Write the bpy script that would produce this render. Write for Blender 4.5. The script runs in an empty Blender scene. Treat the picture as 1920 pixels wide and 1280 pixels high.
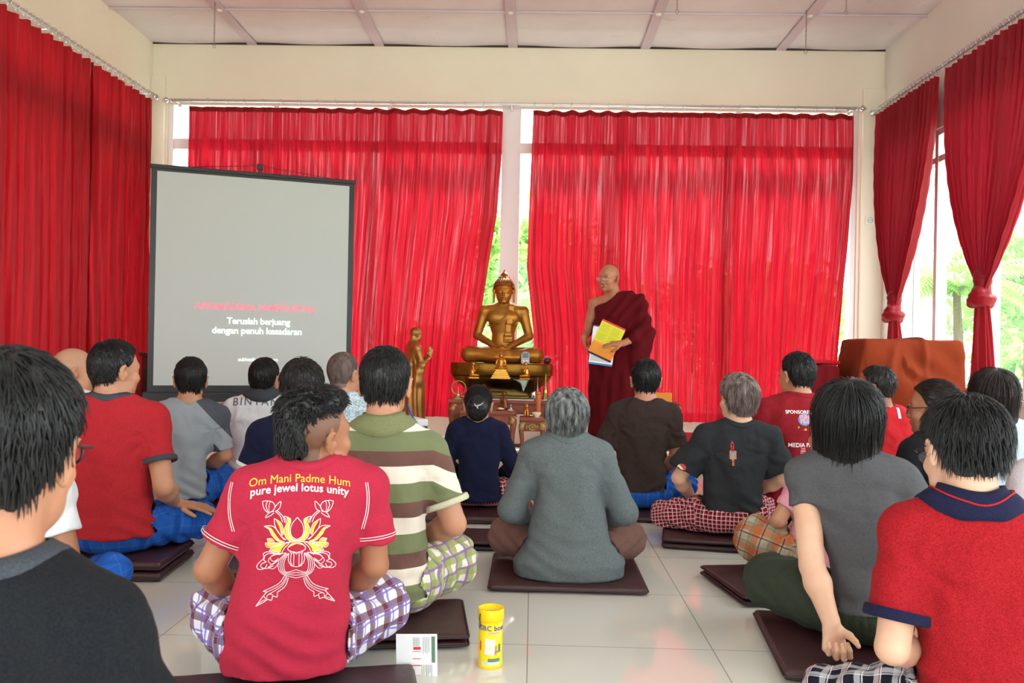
import bpy, bmesh, math, random
import numpy as np
from mathutils import Vector, Matrix
from mathutils.bvhtree import BVHTree

random.seed(7)
PI = math.pi
R = math.radians
C = bpy.context.scene.collection
scene = bpy.context.scene

# ------------------------------------------------------------------ camera
FPX = 1600.0
CAMZ = 0.98
cam_d = bpy.data.cameras.new('camera')
cam = bpy.data.objects.new('camera', cam_d)
C.objects.link(cam)
cam_d.sensor_width = 36.0
cam_d.lens = 36.0 * FPX / 1920.0
cam_d.clip_start = 0.05
cam_d.clip_end = 300
YAW, PITCH, ROLL = R(1.43), R(0.11), R(1.1)
CAM_M = Matrix.Rotation(YAW, 4, 'Z') @ Matrix.Rotation(R(90) + PITCH, 4, 'X') @ Matrix.Rotation(ROLL, 4, 'Z')
cam.matrix_world = Matrix.Translation((0, 0, CAMZ)) @ CAM_M
cam_d.dof.use_dof = True
cam_d.dof.focus_distance = 4.6
cam_d.dof.aperture_fstop = 9.0
scene.camera = cam

# ------------------------------------------------------------------ world, sun, exposure
W = bpy.data.worlds.new('World')
scene.world = W
W.use_nodes = True
wn = W.node_tree
wn.nodes.clear()
wo = wn.nodes.new('ShaderNodeOutputWorld')
wb = wn.nodes.new('ShaderNodeBackground')
wb.inputs['Color'].default_value = (0.93, 0.97, 1.0, 1)
wb.inputs['Strength'].default_value = 3.6
wn.links.new(wb.outputs[0], wo.inputs[0])
sd = bpy.data.lights.new('sun', 'SUN')
sd.energy = 9.0
sd.angle = R(8)
sd.color = (1.0, 0.96, 0.88)
sun = bpy.data.objects.new('sun', sd)
C.objects.link(sun)
sun.rotation_euler = (R(-28), R(22), 0)
scene.view_settings.view_transform = 'Standard'
scene.view_settings.look = 'None'
scene.view_settings.exposure = 0.82
scene.view_settings.gamma = 1.0
scene.cycles.max_bounces = 9
scene.cycles.diffuse_bounces = 5
scene.cycles.glossy_bounces = 4
scene.cycles.transmission_bounces = 6
scene.cycles.transparent_max_bounces = 12
scene.cycles.sample_clamp_indirect = 8.0


# ------------------------------------------------------------------ pixel helpers (frame 1920 x 1280) used to find real distances
def pixdir(px, py):
    return CAM_M.to_3x3() @ Vector(((px - 960) / FPX, (640 - py) / FPX, -1))


def at_y(px, py, Y):
    d = pixdir(px, py)
    t = Y / d.y
    return Vector((d.x * t, Y, CAMZ + d.z * t))


def at_x(px, py, X):
    d = pixdir(px, py)
    t = X / d.x
    return Vector((X, d.y * t, CAMZ + d.z * t))


def at_z(px, py, Z=0.0):
    d = pixdir(px, py)
    t = (Z - CAMZ) / d.z
    return Vector((d.x * t, d.y * t, Z))


# ------------------------------------------------------------------ object helpers
def tag(o, label=None, cat=None, group=None, kind=None):
    if label: o['label'] = label
    if cat: o['category'] = cat
    if group: o['group'] = group
    if kind: o['kind'] = kind
    return o


def thing(name, label, cat, loc=(0, 0, 0), rz=0, group=None):
    o = bpy.data.objects.new(name, None)
    C.objects.link(o)
    o.empty_display_size = 0.1
    o.location = loc
    o.rotation_euler = (0, 0, rz)
    return tag(o, label, cat, group)


def link_mesh(name, me, mat=None, parent=None, smooth=True):
    o = bpy.data.objects.new(name, me)
    C.objects.link(o)
    if mat is not None:
        for m in (mat if isinstance(mat, (list, tuple)) else [mat]):
            me.materials.append(m)
    if smooth and len(me.polygons):
        me.polygons.foreach_set('use_smooth', [True] * len(me.polygons))
    if parent: o.parent = parent
    return o


def obj(name, bm, mat=None, parent=None, smooth=False):
    me = bpy.data.meshes.new(name)
    bm.to_mesh(me)
    bm.free()
    o = link_mesh(name, me, mat, parent, smooth)
    return o


def struct(name, bm, mat, smooth=False):
    o = obj(name, bm, mat, None, smooth)
    o['kind'] = 'structure'
    return o


def BM():
    return bmesh.new()


def bx(bm, lo, hi, bevel=0.0, M=None):
    r = bmesh.ops.create_cube(bm, size=1)
    vs = r['verts']
    c = [(a + b) / 2 for a, b in zip(lo, hi)]
    s = [abs(b - a) for a, b in zip(lo, hi)]
    for v in vs:
        v.co = Vector((v.co.x * s[0] + c[0], v.co.y * s[1] + c[1], v.co.z * s[2] + c[2]))
    if bevel > 0:
        es = list({e for v in vs for e in v.link_edges})
        rr = bmesh.ops.bevel(bm, geom=es, offset=bevel, segments=2, affect='EDGES', profile=0.6)
        vs = list({v for f in rr['faces'] for v in f.verts} | {v for v in vs if v.is_valid})
    if M is not None:
        for v in vs: v.co = M @ v.co
    return vs


def tube(bm, pts, r, n=10, closed=False, cap=True, flat=None):
    pts = [Vector(p) for p in pts]
    N = len(pts)
    rs = r if isinstance(r, (list, tuple)) else [r] * N
    rings = []
    up = Vector((0, 0, 1))
    for i, p in enumerate(pts):
        a = pts[(i - 1) % N] if (closed or i > 0) else p
        b = pts[(i + 1) % N] if (closed or i < N - 1) else p
        t = (b - a)
        t = t.normalized() if t.length > 1e-9 else Vector((0, 0, 1))
        if i == 0:
            s = t.cross(up)
            if s.length < 1e-3: s = t.cross(Vector((1, 0, 0)))
        else:
            s = s - t * s.dot(t)
            if s.length < 1e-6: s = t.cross(up)
        s = s.normalized()
        q = t.cross(s).normalized()
        f = flat or 1.0
        rings.append([bm.verts.new(p + s * math.cos(2 * PI * k / n) * rs[i] + q * math.sin(2 * PI * k / n) * rs[i] * f) for k in range(n)])
    m = N if closed else N - 1
    for i in range(m):
        A, B = rings[i], rings[(i + 1) % N]
        for k in range(n):
            bm.faces.new((A[k], A[(k + 1) % n], B[(k + 1) % n], B[k]))
    if cap and not closed:
        bm.faces.new(rings[0][::-1])
        bm.faces.new(rings[-1])


def lathe(bm, prof, c=(0, 0, 0), n=24, sx=1.0, sy=1.0, M=None, closed=False):
    rings = []
    for r, z in prof:
        ring = []
        for k in range(n):
            a = 2 * PI * k / n
            v = Vector((c[0] + r * sx * math.cos(a), c[1] + r * sy * math.sin(a), c[2] + z))
            if M is not None: v = M @ v
            ring.append(bm.verts.new(v))
        rings.append(ring)
    m = len(rings) if closed else len(rings) - 1
    for i in range(m):
        A, B = rings[i], rings[(i + 1) % len(rings)]
        for k in range(n):
            bm.faces.new((A[k], A[(k + 1) % n], B[(k + 1) % n], B[k]))
    if not closed:
        if prof[0][0] > 1e-5: bm.faces.new(rings[0][::-1])
        if prof[-1][0] > 1e-5: bm.faces.new(rings[-1])


def sphere(bm, c, r, M=None, u=16, v=10):
    rr = r if isinstance(r, (tuple, list)) else (r, r, r)
    q = bmesh.ops.create_uvsphere(bm, u_segments=u, v_segments=v, radius=1)
    for w in q['verts']:
        w.co = Vector((w.co.x * rr[0], w.co.y * rr[1], w.co.z * rr[2]))
        if M is not None: w.co = M @ w.co
        w.co += Vector(c)


def ring_pts(c, r, n=20, axis='z', a0=0, a1=2 * PI):
    out = []
    for k in range(n):
        a = a0 + (a1 - a0) * k / (n if abs(a1 - a0 - 2 * PI) < 1e-6 else n - 1)
        u, w = r * math.cos(a), r * math.sin(a)
        if axis == 'z': out.append((c[0] + u, c[1] + w, c[2]))
        elif axis == 'y': out.append((c[0] + u, c[1], c[2] + w))
        else: out.append((c[0], c[1] + u, c[2] + w))
    return out


# ------------------------------------------------------------------ materials
MATS = {}


def srgb(r, g, b):
    f = lambda c: (c / 255 / 12.92) if c / 255 <= 0.04045 else ((c / 255 + 0.055) / 1.055) ** 2.4
    return (f(r), f(g), f(b), 1)


class NT:
    def __init__(s, name):
        s.m = bpy.data.materials.new(name)
        s.m.use_nodes = True
        s.t = s.m.node_tree
        s.n = s.t.nodes
        s.n.clear()
        s.out = s.n.new('ShaderNodeOutputMaterial')

    def new(s, ty, **kw):
        n = s.n.new(ty)
        for k, v in kw.items():
            if hasattr(n, k): setattr(n, k, v)
            else: n.inputs[k].default_value = v
        return n

    def l(s, a, b):
        s.t.links.new(a, b)

    def math(s, op, a, b=None, c=None):
        n = s.n.new('ShaderNodeMath')
        n.operation = op
        for i, q in enumerate((a, b, c)):
            if q is None: continue
            if isinstance(q, (int, float)): n.inputs[i].default_value = q
            else: s.l(q, n.inputs[i])
        return n.outputs[0]

    def mix(s, fac, a, b, blend='MIX'):
        n = s.n.new('ShaderNodeMix')
        n.data_type = 'RGBA'
        n.blend_type = blend
        for i, q in ((0, fac), (6, a), (7, b)):
            if isinstance(q, (int, float)): n.inputs[i].default_value = q
            elif isinstance(q, tuple): n.inputs[i].default_value = q
            else: s.l(q, n.inputs[i])
        return n.outputs[2]

    def noise(s, scale, detail=3, vec=None, rough=0.5, stretch=None):
        n = s.n.new('ShaderNodeTexNoise')
        n.inputs['Scale'].default_value = scale
        n.inputs['Detail'].default_value = detail
        n.inputs['Roughness'].default_value = rough
        if vec is None:
            tc = s.n.new('ShaderNodeTexCoord')
            vec = tc.outputs['Object']
        if stretch:
            mp = s.n.new('ShaderNodeMapping')
            mp.inputs['Scale'].default_value = stretch
            s.l(vec, mp.inputs['Vector'])
            vec = mp.outputs[0]
        s.l(vec, n.inputs['Vector'])
        return n.outputs['Fac']

    def ramp(s, fac, stops, interp='LINEAR'):
        n = s.n.new('ShaderNodeValToRGB')
        n.color_ramp.interpolation = interp
        e = n.color_ramp.elements
        while len(e) < len(stops): e.new(0.5)
        for i, (p, c) in enumerate(stops):
            e[i].position = p
            e[i].color = c
        s.l(fac, n.inputs[0])
        return n.outputs[0]

    def bsdf(s, color, rough=0.5, metal=0.0, bump=None, bstr=0.3, bdist=0.01, **kw):
        b = s.n.new('ShaderNodeBsdfPrincipled')
        if isinstance(color, tuple): b.inputs['Base Color'].default_value = color
        else: s.l(color, b.inputs['Base Color'])
        if isinstance(rough, (int, float)): b.inputs['Roughness'].default_value = rough
        else: s.l(rough, b.inputs['Roughness'])
        b.inputs['Metallic'].default_value = metal
        for k, v in kw.items(): b.inputs[k.replace('_', ' ')].default_value = v
        if bump is not None:
            bp = s.n.new('ShaderNodeBump')
            bp.inputs['Strength'].default_value = bstr
            bp.inputs['Distance'].default_value = bdist
            s.l(bump, bp.inputs['Height'])
            s.l(bp.outputs[0], b.inputs['Normal'])
        s.l(b.outputs[0], s.out.inputs[0])
        return b


def mat(name, col, rough=0.5, metal=0.0, var=0.0, vscale=8, bump=0.0, bscale=60, **kw):
    if name in MATS: return MATS[name]
    t = NT(name)
    c = srgb(*col)
    color = c
    if var > 0:
        nz = t.noise(vscale, 4)
        lo = tuple(x * (1 - var) for x in c[:3]) + (1,)
        hi = tuple(min(1, x * (1 + var)) for x in c[:3]) + (1,)
        color = t.ramp(nz, [(0.3, lo), (0.7, hi)])
    b = t.noise(bscale, 3) if bump > 0 else None
    t.bsdf(color, rough, metal, b, bump, 0.004, **kw)
    MATS[name] = t.m
    return t.m


def fabric(name, col, heather=0.12, rough=0.95, weave=900, sheen=0.02):
    """knit cloth: fine heather mottling and a soft crumple bump"""
    if name in MATS: return MATS[name]
    t = NT(name)
    c = srgb(*col)
    lo = tuple(x * (1 - heather) for x in c[:3]) + (1,)
    hi = tuple(min(1, x * (1 + heather) + 0.004) for x in c[:3]) + (1,)
    fine = t.noise(weave * 0.35, 2)
    color = t.ramp(fine, [(0.35, lo), (0.65, hi)])
    cr = t.noise(9, 4, rough=0.55)
    fi = t.noise(weave * 0.5, 1)
    h = t.math('ADD', t.math('MULTIPLY', cr, 1.0), t.math('MULTIPLY', fi, 0.04))
    t.bsdf(color, rough, 0, h, 0.45, 0.02, Sheen_Weight=sheen, Sheen_Roughness=0.5, Specular_IOR_Level=0.12)
    MATS[name] = t.m
    return t.m


def plaid(name, base, stripes, rough=0.9, checks=None):
    """stripes: (axis 0/1, period m, offset 0..1, width 0..1, colour, strength); reads the cloth coordinates stored on the mesh"""
    t = NT(name)
    at = t.new('ShaderNodeAttribute', attribute_name='cloth')
    sp = t.new('ShaderNodeSeparateXYZ')
    t.l(at.outputs['Vector'], sp.inputs[0])
    wob = t.noise(5, 2)
    col = srgb(*base)
    for ax, per, off, wid, c, st in stripes:
        q = t.math('MULTIPLY_ADD', wob, 0.012, sp.outputs[ax])
        f = t.math('FRACT', t.math('ADD', t.math('DIVIDE', q, per), off + 50))
        m = t.math('LESS_THAN', f, wid)
        m = t.math('MULTIPLY', m, st)
        col = t.mix(m, col, srgb(*c))
    cr = t.noise(14, 4)
    t.bsdf(col, rough, 0, cr, 0.4, 0.02, Sheen_Weight=0.02, Specular_IOR_Level=0.12)
    MATS[name] = t.m
    return t.m


def skin_mat(name, col, rough=0.48):
    if name in MATS: return MATS[name]
    t = NT(name)
    at = t.new('ShaderNodeAttribute', attribute_name='tint')
    c = srgb(*col)
    nz = t.noise(14, 3)
    lo = (c[0] * 0.90, c[1] * 0.84, c[2] * 0.80, 1)
    base = t.ramp(nz, [(0.35, lo), (0.65, c)])
    base = t.mix(at.outputs['Alpha'], base, at.outputs['Color'])
    b = t.noise(220, 2)
    t.bsdf(base, rough, 0, b, 0.06, 0.002, Subsurface_Weight=0.12, Subsurface_Radius=(0.012, 0.005, 0.003), Specular_IOR_Level=0.4)
    MATS[name] = t.m
    return t.m


def hair_mat(name, col, col2=None, rough=0.42):
    if name in MATS: return MATS[name]
    t = NT(name)
    c = srgb(*col)
    c2 = srgb(*col2) if col2 else tuple(x * 2.0 + 0.004 for x in c[:3]) + (1,)
    nz = t.noise(55, 4, stretch=(1, 1, 0.18))
    color = t.ramp(nz, [(0.38, c), (0.68, c2)])
    h = t.noise(160, 3, stretch=(1, 1, 0.15))
    t.bsdf(color, rough, 0, h, 0.5, 0.004, Specular_IOR_Level=0.45)
    MATS[name] = t.m
    return t.m


# ------------------------------------------------------------------ signed distance sculpting
def rotm(yaw=0, pitch=0, roll=0):
    return np.array((Matrix.Rotation(yaw, 3, 'Z') @ Matrix.Rotation(pitch, 3, 'X') @ Matrix.Rotation(roll, 3, 'Y')))


class SDF:
    def __init__(s, h):
        s.h = h
        s.ops = []
        s.M = np.eye(3)
        s.o = np.zeros(3)

    def frame(s, M=None, o=(0, 0, 0)):
        s.M = np.eye(3) if M is None else np.array(M)
        s.o = np.array(o, float)

    def _add(s, fn, lo, hi, k, op):
        lo = np.array(lo, float); hi = np.array(hi, float)
        cs = np.array([[(lo, hi)[i][0], (lo, hi)[j][1], (lo, hi)[q][2]] for i in (0, 1) for j in (0, 1) for q in (0, 1)])
        w = cs @ s.M.T + s.o
        s.ops.append((fn, w.min(0), w.max(0), k, op, s.M.copy(), s.o.copy()))

    def rc(s, a, b, ra, rb, k=0.0, op='u', sq=None):
        a = np.array(a, float); b = np.array(b, float)
        ba = b - a
        L = max(float(ba @ ba), 1e-12)

        def fn(x, y, z):
            t = np.clip(((x - a[0]) * ba[0] + (y - a[1]) * ba[1] + (z - a[2]) * ba[2]) / L, 0, 1)
            return np.sqrt((x - a[0] - t * ba[0]) ** 2 + (y - a[1] - t * ba[1]) ** 2 + (z - a[2] - t * ba[2]) ** 2) - (ra + (rb - ra) * t)
        m = max(ra, rb)
        s._add(fn, np.minimum(a, b) - m, np.maximum(a, b) + m, k, op)

    def ell(s, c, r, k=0.0, op='u', M=None):
        c = np.array(c, float); r = np.array(r, float)
        mr = r.min()

        def fn(x, y, z):
            X, Y, Z = x - c[0], y - c[1], z - c[2]
            if M is not None:
                X, Y, Z = (M[0][0] * X + M[1][0] * Y + M[2][0] * Z, M[0][1] * X + M[1][1] * Y + M[2][1] * Z, M[0][2] * X + M[1][2] * Y + M[2][2] * Z)
            k0 = np.sqrt((X / r[0]) ** 2 + (Y / r[1]) ** 2 + (Z / r[2]) ** 2)
            k1 = np.sqrt((X / r[0] ** 2) ** 2 + (Y / r[1] ** 2) ** 2 + (Z / r[2] ** 2) ** 2) + 1e-9
            return k0 * (k0 - 1) / k1
        m = r if M is None else np.full(3, r.max())
        s._add(fn, c - m, c + m, k, op)

    def box(s, c, hf, rnd=0.0, k=0.0, op='u', M=None):
        c = np.array(c, float); hf = np.array(hf, float)

        def fn(x, y, z):
            X, Y, Z = x - c[0], y - c[1], z - c[2]
            if M is not None:
                X, Y, Z = (M[0][0] * X + M[1][0] * Y + M[2][0] * Z, M[0][1] * X + M[1][1] * Y + M[2][1] * Z, M[0][2] * X + M[1][2] * Y + M[2][2] * Z)
            qx, qy, qz = np.abs(X) - hf[0] + rnd, np.abs(Y) - hf[1] + rnd, np.abs(Z) - hf[2] + rnd
            return np.sqrt(np.maximum(qx, 0) ** 2 + np.maximum(qy, 0) ** 2 + np.maximum(qz, 0) ** 2) + np.minimum(np.maximum(qx, np.maximum(qy, qz)), 0) - rnd
        m = hf if M is None else np.full(3, float(np.linalg.norm(hf)))
        s._add(fn, c - m, c + m, k, op)

    def fn(s, f, lo, hi, k=0.0, op='u'):
        s._add(f, lo, hi, k, op)

    def mesh(s):
        h = s.h
        lo = np.min([o[1] for o in s.ops if o[4] == 'u'], 0) - 3 * h
        hi = np.max([o[2] for o in s.ops if o[4] == 'u'], 0) + 3 * h
        n = np.ceil((hi - lo) / h).astype(int) + 1
        D = np.full(n, 1.0, np.float32)
        ax = [(lo[i] + h * np.arange(n[i])).astype(np.float32) for i in range(3)]
        for fn, l, u, k, op, M, o in s.ops:
            pad = k + 3 * h
            if op == 'i':
                i0, i1 = np.zeros(3, int), n
            else:
                i0 = np.maximum(((l - pad - lo) / h).astype(int), 0)
                i1 = np.minimum(((u + pad - lo) / h).astype(int) + 2, n)
            if (i1 <= i0).any(): continue
            sl = tuple(slice(a, b) for a, b in zip(i0, i1))
            x = ax[0][sl[0]][:, None, None] - np.float32(o[0])
            y = ax[1][sl[1]][None, :, None] - np.float32(o[1])
            z = ax[2][sl[2]][None, None, :] - np.float32(o[2])
            if not np.allclose(M, np.eye(3)):
                m = M.astype(np.float32)
                x, y, z = (m[0, 0] * x + m[1, 0] * y + m[2, 0] * z, m[0, 1] * x + m[1, 1] * y + m[2, 1] * z, m[0, 2] * x + m[1, 2] * y + m[2, 2] * z)
            d = fn(x, y, z).astype(np.float32)
            A = D[sl]
            if op == 'u':
                if k > 0:
                    hh = np.maximum(k - np.abs(A - d), 0) / k
                    D[sl] = np.minimum(A, d) - hh * hh * k * 0.25
                else: D[sl] = np.minimum(A, d)
            else:
                if op == 's': d = -d
                if k > 0:
                    hh = np.maximum(k - np.abs(A - d), 0) / k
                    D[sl] = np.maximum(A, d) + hh * hh * k * 0.25
                else: D[sl] = np.maximum(A, d)
        D[0] = D[-1] = 1; D[:, 0] = D[:, -1] = 1; D[:, :, 0] = D[:, :, -1] = 1
        return surfnet(D, lo, h)


def surfnet(D, lo, h):
    I = D < 0
    c = np.zeros(tuple(np.array(D.shape) - 1), np.int8)
    for a in (0, 1):
        for b in (0, 1):
            for e in (0, 1):
                c += I[a:D.shape[0] - 1 + a, b:D.shape[1] - 1 + b, e:D.shape[2] - 1 + e]
    act = (c > 0) & (c < 8)
    idx = np.argwhere(act)
    vid = np.full(act.shape, -1, np.int64)
    vid[act] = np.arange(len(idx))
    cs = np.array([[a, b, e] for a in (0, 1) for b in (0, 1) for e in (0, 1)])
    V = np.stack([D[idx[:, 0] + q[0], idx[:, 1] + q[1], idx[:, 2] + q[2]] for q in cs], 1).astype(float)
    acc = np.zeros((len(idx), 3)); cnt = np.zeros(len(idx))
    for i in range(8):
        for j in range(i + 1, 8):
            if np.abs(cs[i] - cs[j]).sum() != 1: continue
            m = (V[:, i] < 0) != (V[:, j] < 0)
            t = np.where(m, V[:, i] / np.where(m, V[:, i] - V[:, j], 1), 0)
            acc += np.where(m[:, None], cs[i] + t[:, None] * (cs[j] - cs[i]), 0)
            cnt += m
    P = lo + h * (idx + acc / cnt[:, None])
    F = []
    for axis in range(3):
        sl0 = [slice(None)] * 3; sl1 = [slice(None)] * 3
        sl0[axis] = slice(0, -1); sl1[axis] = slice(1, None)
        A, B = I[tuple(sl0)], I[tuple(sl1)]
        e = np.argwhere(A != B)
        u, w = (axis + 1) % 3, (axis + 2) % 3
        e = e[(e[:, u] > 0) & (e[:, w] > 0)]
        o = np.zeros(3, int)
        q = []
        for du, dw in ((-1, -1), (0, -1), (0, 0), (-1, 0)):
            o = np.zeros(3, int); o[u] = du; o[w] = dw
            z = e + o
            q.append(vid[z[:, 0], z[:, 1], z[:, 2]])
        q = np.stack(q, 1)
        fl = ~A[e[:, 0], e[:, 1], e[:, 2]]
        q[fl] = q[fl][:, ::-1]
        F.append(q)
    F = np.concatenate(F)
    F = F[(F >= 0).all(1)]
    return P, F


def vnormals(P, F):
    a = P[F[:, 2]] - P[F[:, 0]]; b = P[F[:, 3]] - P[F[:, 1]]
    n = np.cross(a, b)
    N = np.zeros_like(P)
    for i in range(3):
        for j in range(4):
            N[:, i] += np.bincount(F[:, j], n[:, i], len(P))
    return N / (np.linalg.norm(N, axis=1, keepdims=True) + 1e-12)


def relax(P, F, it=1, f=0.5):
    n = len(P)
    for _ in range(it):
        S = np.zeros_like(P); c = np.zeros(n)
        for j in range(4):
            a, b = F[:, j], F[:, (j + 1) % 4]
            for i in range(3): S[:, i] += np.bincount(a, P[b, i], n)
            c += np.bincount(a, minlength=n)
        P = P + f * (S / np.maximum(c, 1)[:, None] - P)
    return P


def np_mesh(name, P, F):
    me = bpy.data.meshes.new(name)
    me.vertices.add(len(P)); me.vertices.foreach_set('co', np.asarray(P, np.float32).ravel())
    k = F.shape[1]
    me.loops.add(len(F) * k); me.loops.foreach_set('vertex_index', F.astype(np.int32).ravel())
    me.polygons.add(len(F)); me.polygons.foreach_set('loop_start', np.arange(0, len(F) * k, k, dtype=np.int32))
    me.update(calc_edges=True)
    return me


def cnoise(P, f, seed, oct=3):
    rs = np.random.RandomState(seed)
    out = np.zeros(len(P)); amp = 1.0; tot = 0
    Q = P * f
    for o in range(oct):
        for _ in range(3):
            d = rs.normal(size=3); d /= np.linalg.norm(d)
            e = rs.normal(size=3)
            out += amp * np.sin(Q @ d * 2.2 + 1.3 * np.sin(Q @ e * 0.9 + rs.rand() * 6) + rs.rand() * 6)
        tot += amp * 2; amp *= 0.5; Q = Q * 2.1
    return out / tot


def sdf_obj(name, sdf, mt, parent, disp=None, it=1):
    P, F = sdf.mesh()
    P = relax(P, F, it)
    if disp is not None:
        N = vnormals(P, F)
        P = P + N * disp(P, N)[:, None]
    me = np_mesh(name, P, F)
    o = link_mesh(name, me, mt, parent)
    return o, P, F


# ------------------------------------------------------------------ anatomy
def unit(v):
    v = np.array(v, float)
    return v / (np.linalg.norm(v) + 1e-12)


def add_hand(b, w, f, n, side=1, curl=(0.35, 0.5, 0.35), sc=1.0, spread=0.05, curls=None, thumb=0.35):
    """w wrist, f direction of the fingers, n direction the palm faces, side: +1 thumb on f x n side"""
    f = unit(f); n = np.array(n, float); n = unit(n - f * (n @ f)); s = np.cross(f, n) * side
    w = np.array(w, float)
    b.rc(w - f * 0.01 * sc, w + f * 0.03 * sc, 0.024 * sc, 0.02 * sc, 0.012)
    for i, off in enumerate((0.031, 0.0105, -0.0105, -0.030)):      # index .. little
        kn = w + f * (0.088 - 0.004 * abs(i - 1) - (0.006 if i == 3 else 0)) * sc + s * off * sc
        b.rc(w + f * 0.02 * sc + s * off * 0.55 * sc, kn, 0.0145 * sc, 0.0115 * sc, 0.012)
        ratio = (0.94, 1.04, 0.97, 0.78)[i]
        cu = curls[i] if curls else curl
        a = 0.0
        p = kn.copy()
        ff = unit(f + s * (off / 0.03) * spread)
        for L, r0, r1, c in zip((0.043, 0.027, 0.021), (0.0095, 0.0085, 0.0078), (0.0085, 0.0078, 0.0066), cu):
            a += c
            d = ff * math.cos(a) + n * math.sin(a)
            q = p + d * L * ratio * sc
            b.rc(p, q, r0 * sc, r1 * sc, 0.004)
            p = q
    t0 = w + f * 0.022 * sc + s * 0.022 * sc
    t1 = t0 + unit(f * 0.55 + s * 0.75 + n * thumb) * 0.042 * sc
    t2 = t1 + unit(f * 0.85 + s * 0.30 + n * (thumb + 0.25)) * 0.034 * sc
    t3 = t2 + unit(f * 0.95 + s * 0.05 + n * (thumb + 0.3)) * 0.026 * sc
    b.rc(t0, t1, 0.016 * sc, 0.0125 * sc, 0.01)
    b.rc(t1, t2, 0.0115 * sc, 0.0098 * sc, 0.005)
    b.rc(t2, t3, 0.0098 * sc, 0.0075 * sc, 0.004)


def add_head(b, hs=1.0, fat=1.0, ears=1.0, face=True, mouth=0.0):
    """head in its own frame: y forward, z up, origin at the top of the neck; 0.23 m chin to crown"""
    q = hs
    b.ell((0, 0.012 * q, 0.135 * q), (0.076 * q, 0.095 * q, 0.087 * q))
    b.ell((0, 0.052 * q, 0.075 * q), (0.060 * q * fat, 0.055 * q, 0.076 * q), 0.03 * q)
    b.rc((-0.030 * q * fat, 0.055 * q, 0.030 * q), (0.030 * q * fat, 0.055 * q, 0.030 * q), 0.030 * q, 0.030 * q, 0.03 * q)
    b.ell((0, 0.088 * q, 0.012 * q), (0.022 * q, 0.018 * q, 0.018 * q), 0.02 * q)
    for sx in (-1, 1):
        Me = rotm(R(-30) * sx, R(-10), R(10) * sx)
        b.ell((sx * 0.084 * q, 0.003 * q, 0.100 * q), (0.0085 * q, 0.019 * q * ears, 0.033 * q * ears), 0.006 * q, 'u', Me)
        b.ell((sx * 0.0915 * q, 0.010 * q, 0.104 * q), (0.006 * q, 0.010 * q, 0.019 * q), 0.003 * q, 's', Me)
        b.ell((sx * 0.080 * q, 0.006 * q, 0.071 * q), (0.007 * q, 0.009 * q, 0.011 * q), 0.006 * q)
    if face:
        b.rc((-0.038 * q, 0.088 * q, 0.122 * q), (0.038 * q, 0.088 * q, 0.122 * q), 0.014 * q, 0.014 * q, 0.02 * q)
        for sx in (-1, 1):
            b.ell((sx * 0.031 * q, 0.112 * q, 0.105 * q), (0.019 * q, 0.012 * q, 0.012 * q), 0.012 * q, 's')
            b.ell((sx * 0.031 * q, 0.090 * q, 0.103 * q), (0.016 * q, 0.014 * q, 0.013 * q), 0.003 * q)
            b.ell((sx * 0.045 * q, 0.078 * q, 0.072 * q), (0.020 * q, 0.022 * q, 0.018 * q), 0.02 * q)
            b.ell((sx * 0.013 * q, 0.110 * q, 0.067 * q), (0.009 * q, 0.011 * q, 0.008 * q), 0.006 * q)
        b.rc((0, 0.100 * q, 0.108 * q), (0, 0.122 * q, 0.072 * q), 0.007 * q, 0.010 * q, 0.012 * q)
        b.ell((0, 0.103 * q, 0.046 * q), (0.024 * q, 0.012 * q, 0.007 * q), 0.006 * q)
        b.ell((0, 0.102 * q, 0.036 * q), (0.019 * q, 0.012 * q, 0.007 * q), 0.006 * q)
        if mouth > 0:
            b.ell((0, 0.114 * q, 0.041 * q), (0.016 * q, 0.012 * q, 0.004 * q), 0.002 * q, 's')


ZL = ([-0.12, -0.07, -0.035, -0.018, -0.006, 0.014, 0.028, 0.040, 0.055, 0.080, 0.12], [0.030, 0.030, 0.036, 0.062, 0.110, 0.139, 0.118, 0.128, 0.160, 0.180, 0.195])


def hair_cap(b, hs, tt=0.014, ts=0.010, nape=0.0, shift=0.0, sides=True, line=None):
    xs, zs = line or ZL
    q = hs
    c = np.array([0, 0.010, 0.138]) * q
    r = np.array([0.077 + ts, 0.097 + ts, 0.088 + tt]) * q

    def fn(x, y, z):
        X, Y, Z = x - c[0], y - c[1], z - c[2]
        k0 = np.sqrt((X / r[0]) ** 2 + (Y / r[1]) ** 2 + (Z / r[2]) ** 2)
        k1 = np.sqrt((X / r[0] ** 2) ** 2 + (Y / r[1] ** 2) ** 2 + (Z / r[2] ** 2) ** 2) + 1e-9
        d = k0 * (k0 - 1) / k1
        # back of the skull runs down into the nape
        t = np.clip((0.10 * q - z) / (0.06 * q), 0, 1)
        nd = np.sqrt(X ** 2 + (y + 0.004 * q) ** 2) - (0.066 * q - 0.010 * q * t + ts * 0.4 * q)
        nd = np.maximum(nd, z - 0.12 * q)
        hh = np.maximum(0.02 * q - np.abs(d - nd), 0) / (0.02 * q)
        d = np.minimum(d, nd) - hh * hh * 0.005 * q
        cut = np.interp(y / q, xs, zs) * q + nape * q - z
        hh = np.maximum(0.006 - np.abs(d - cut), 0) / 0.006
        return (np.maximum(d, cut * 0.7) + hh * hh * 0.0015) + 0 * x
    b.fn(fn, c - r - 0.03, c + r)


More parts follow.
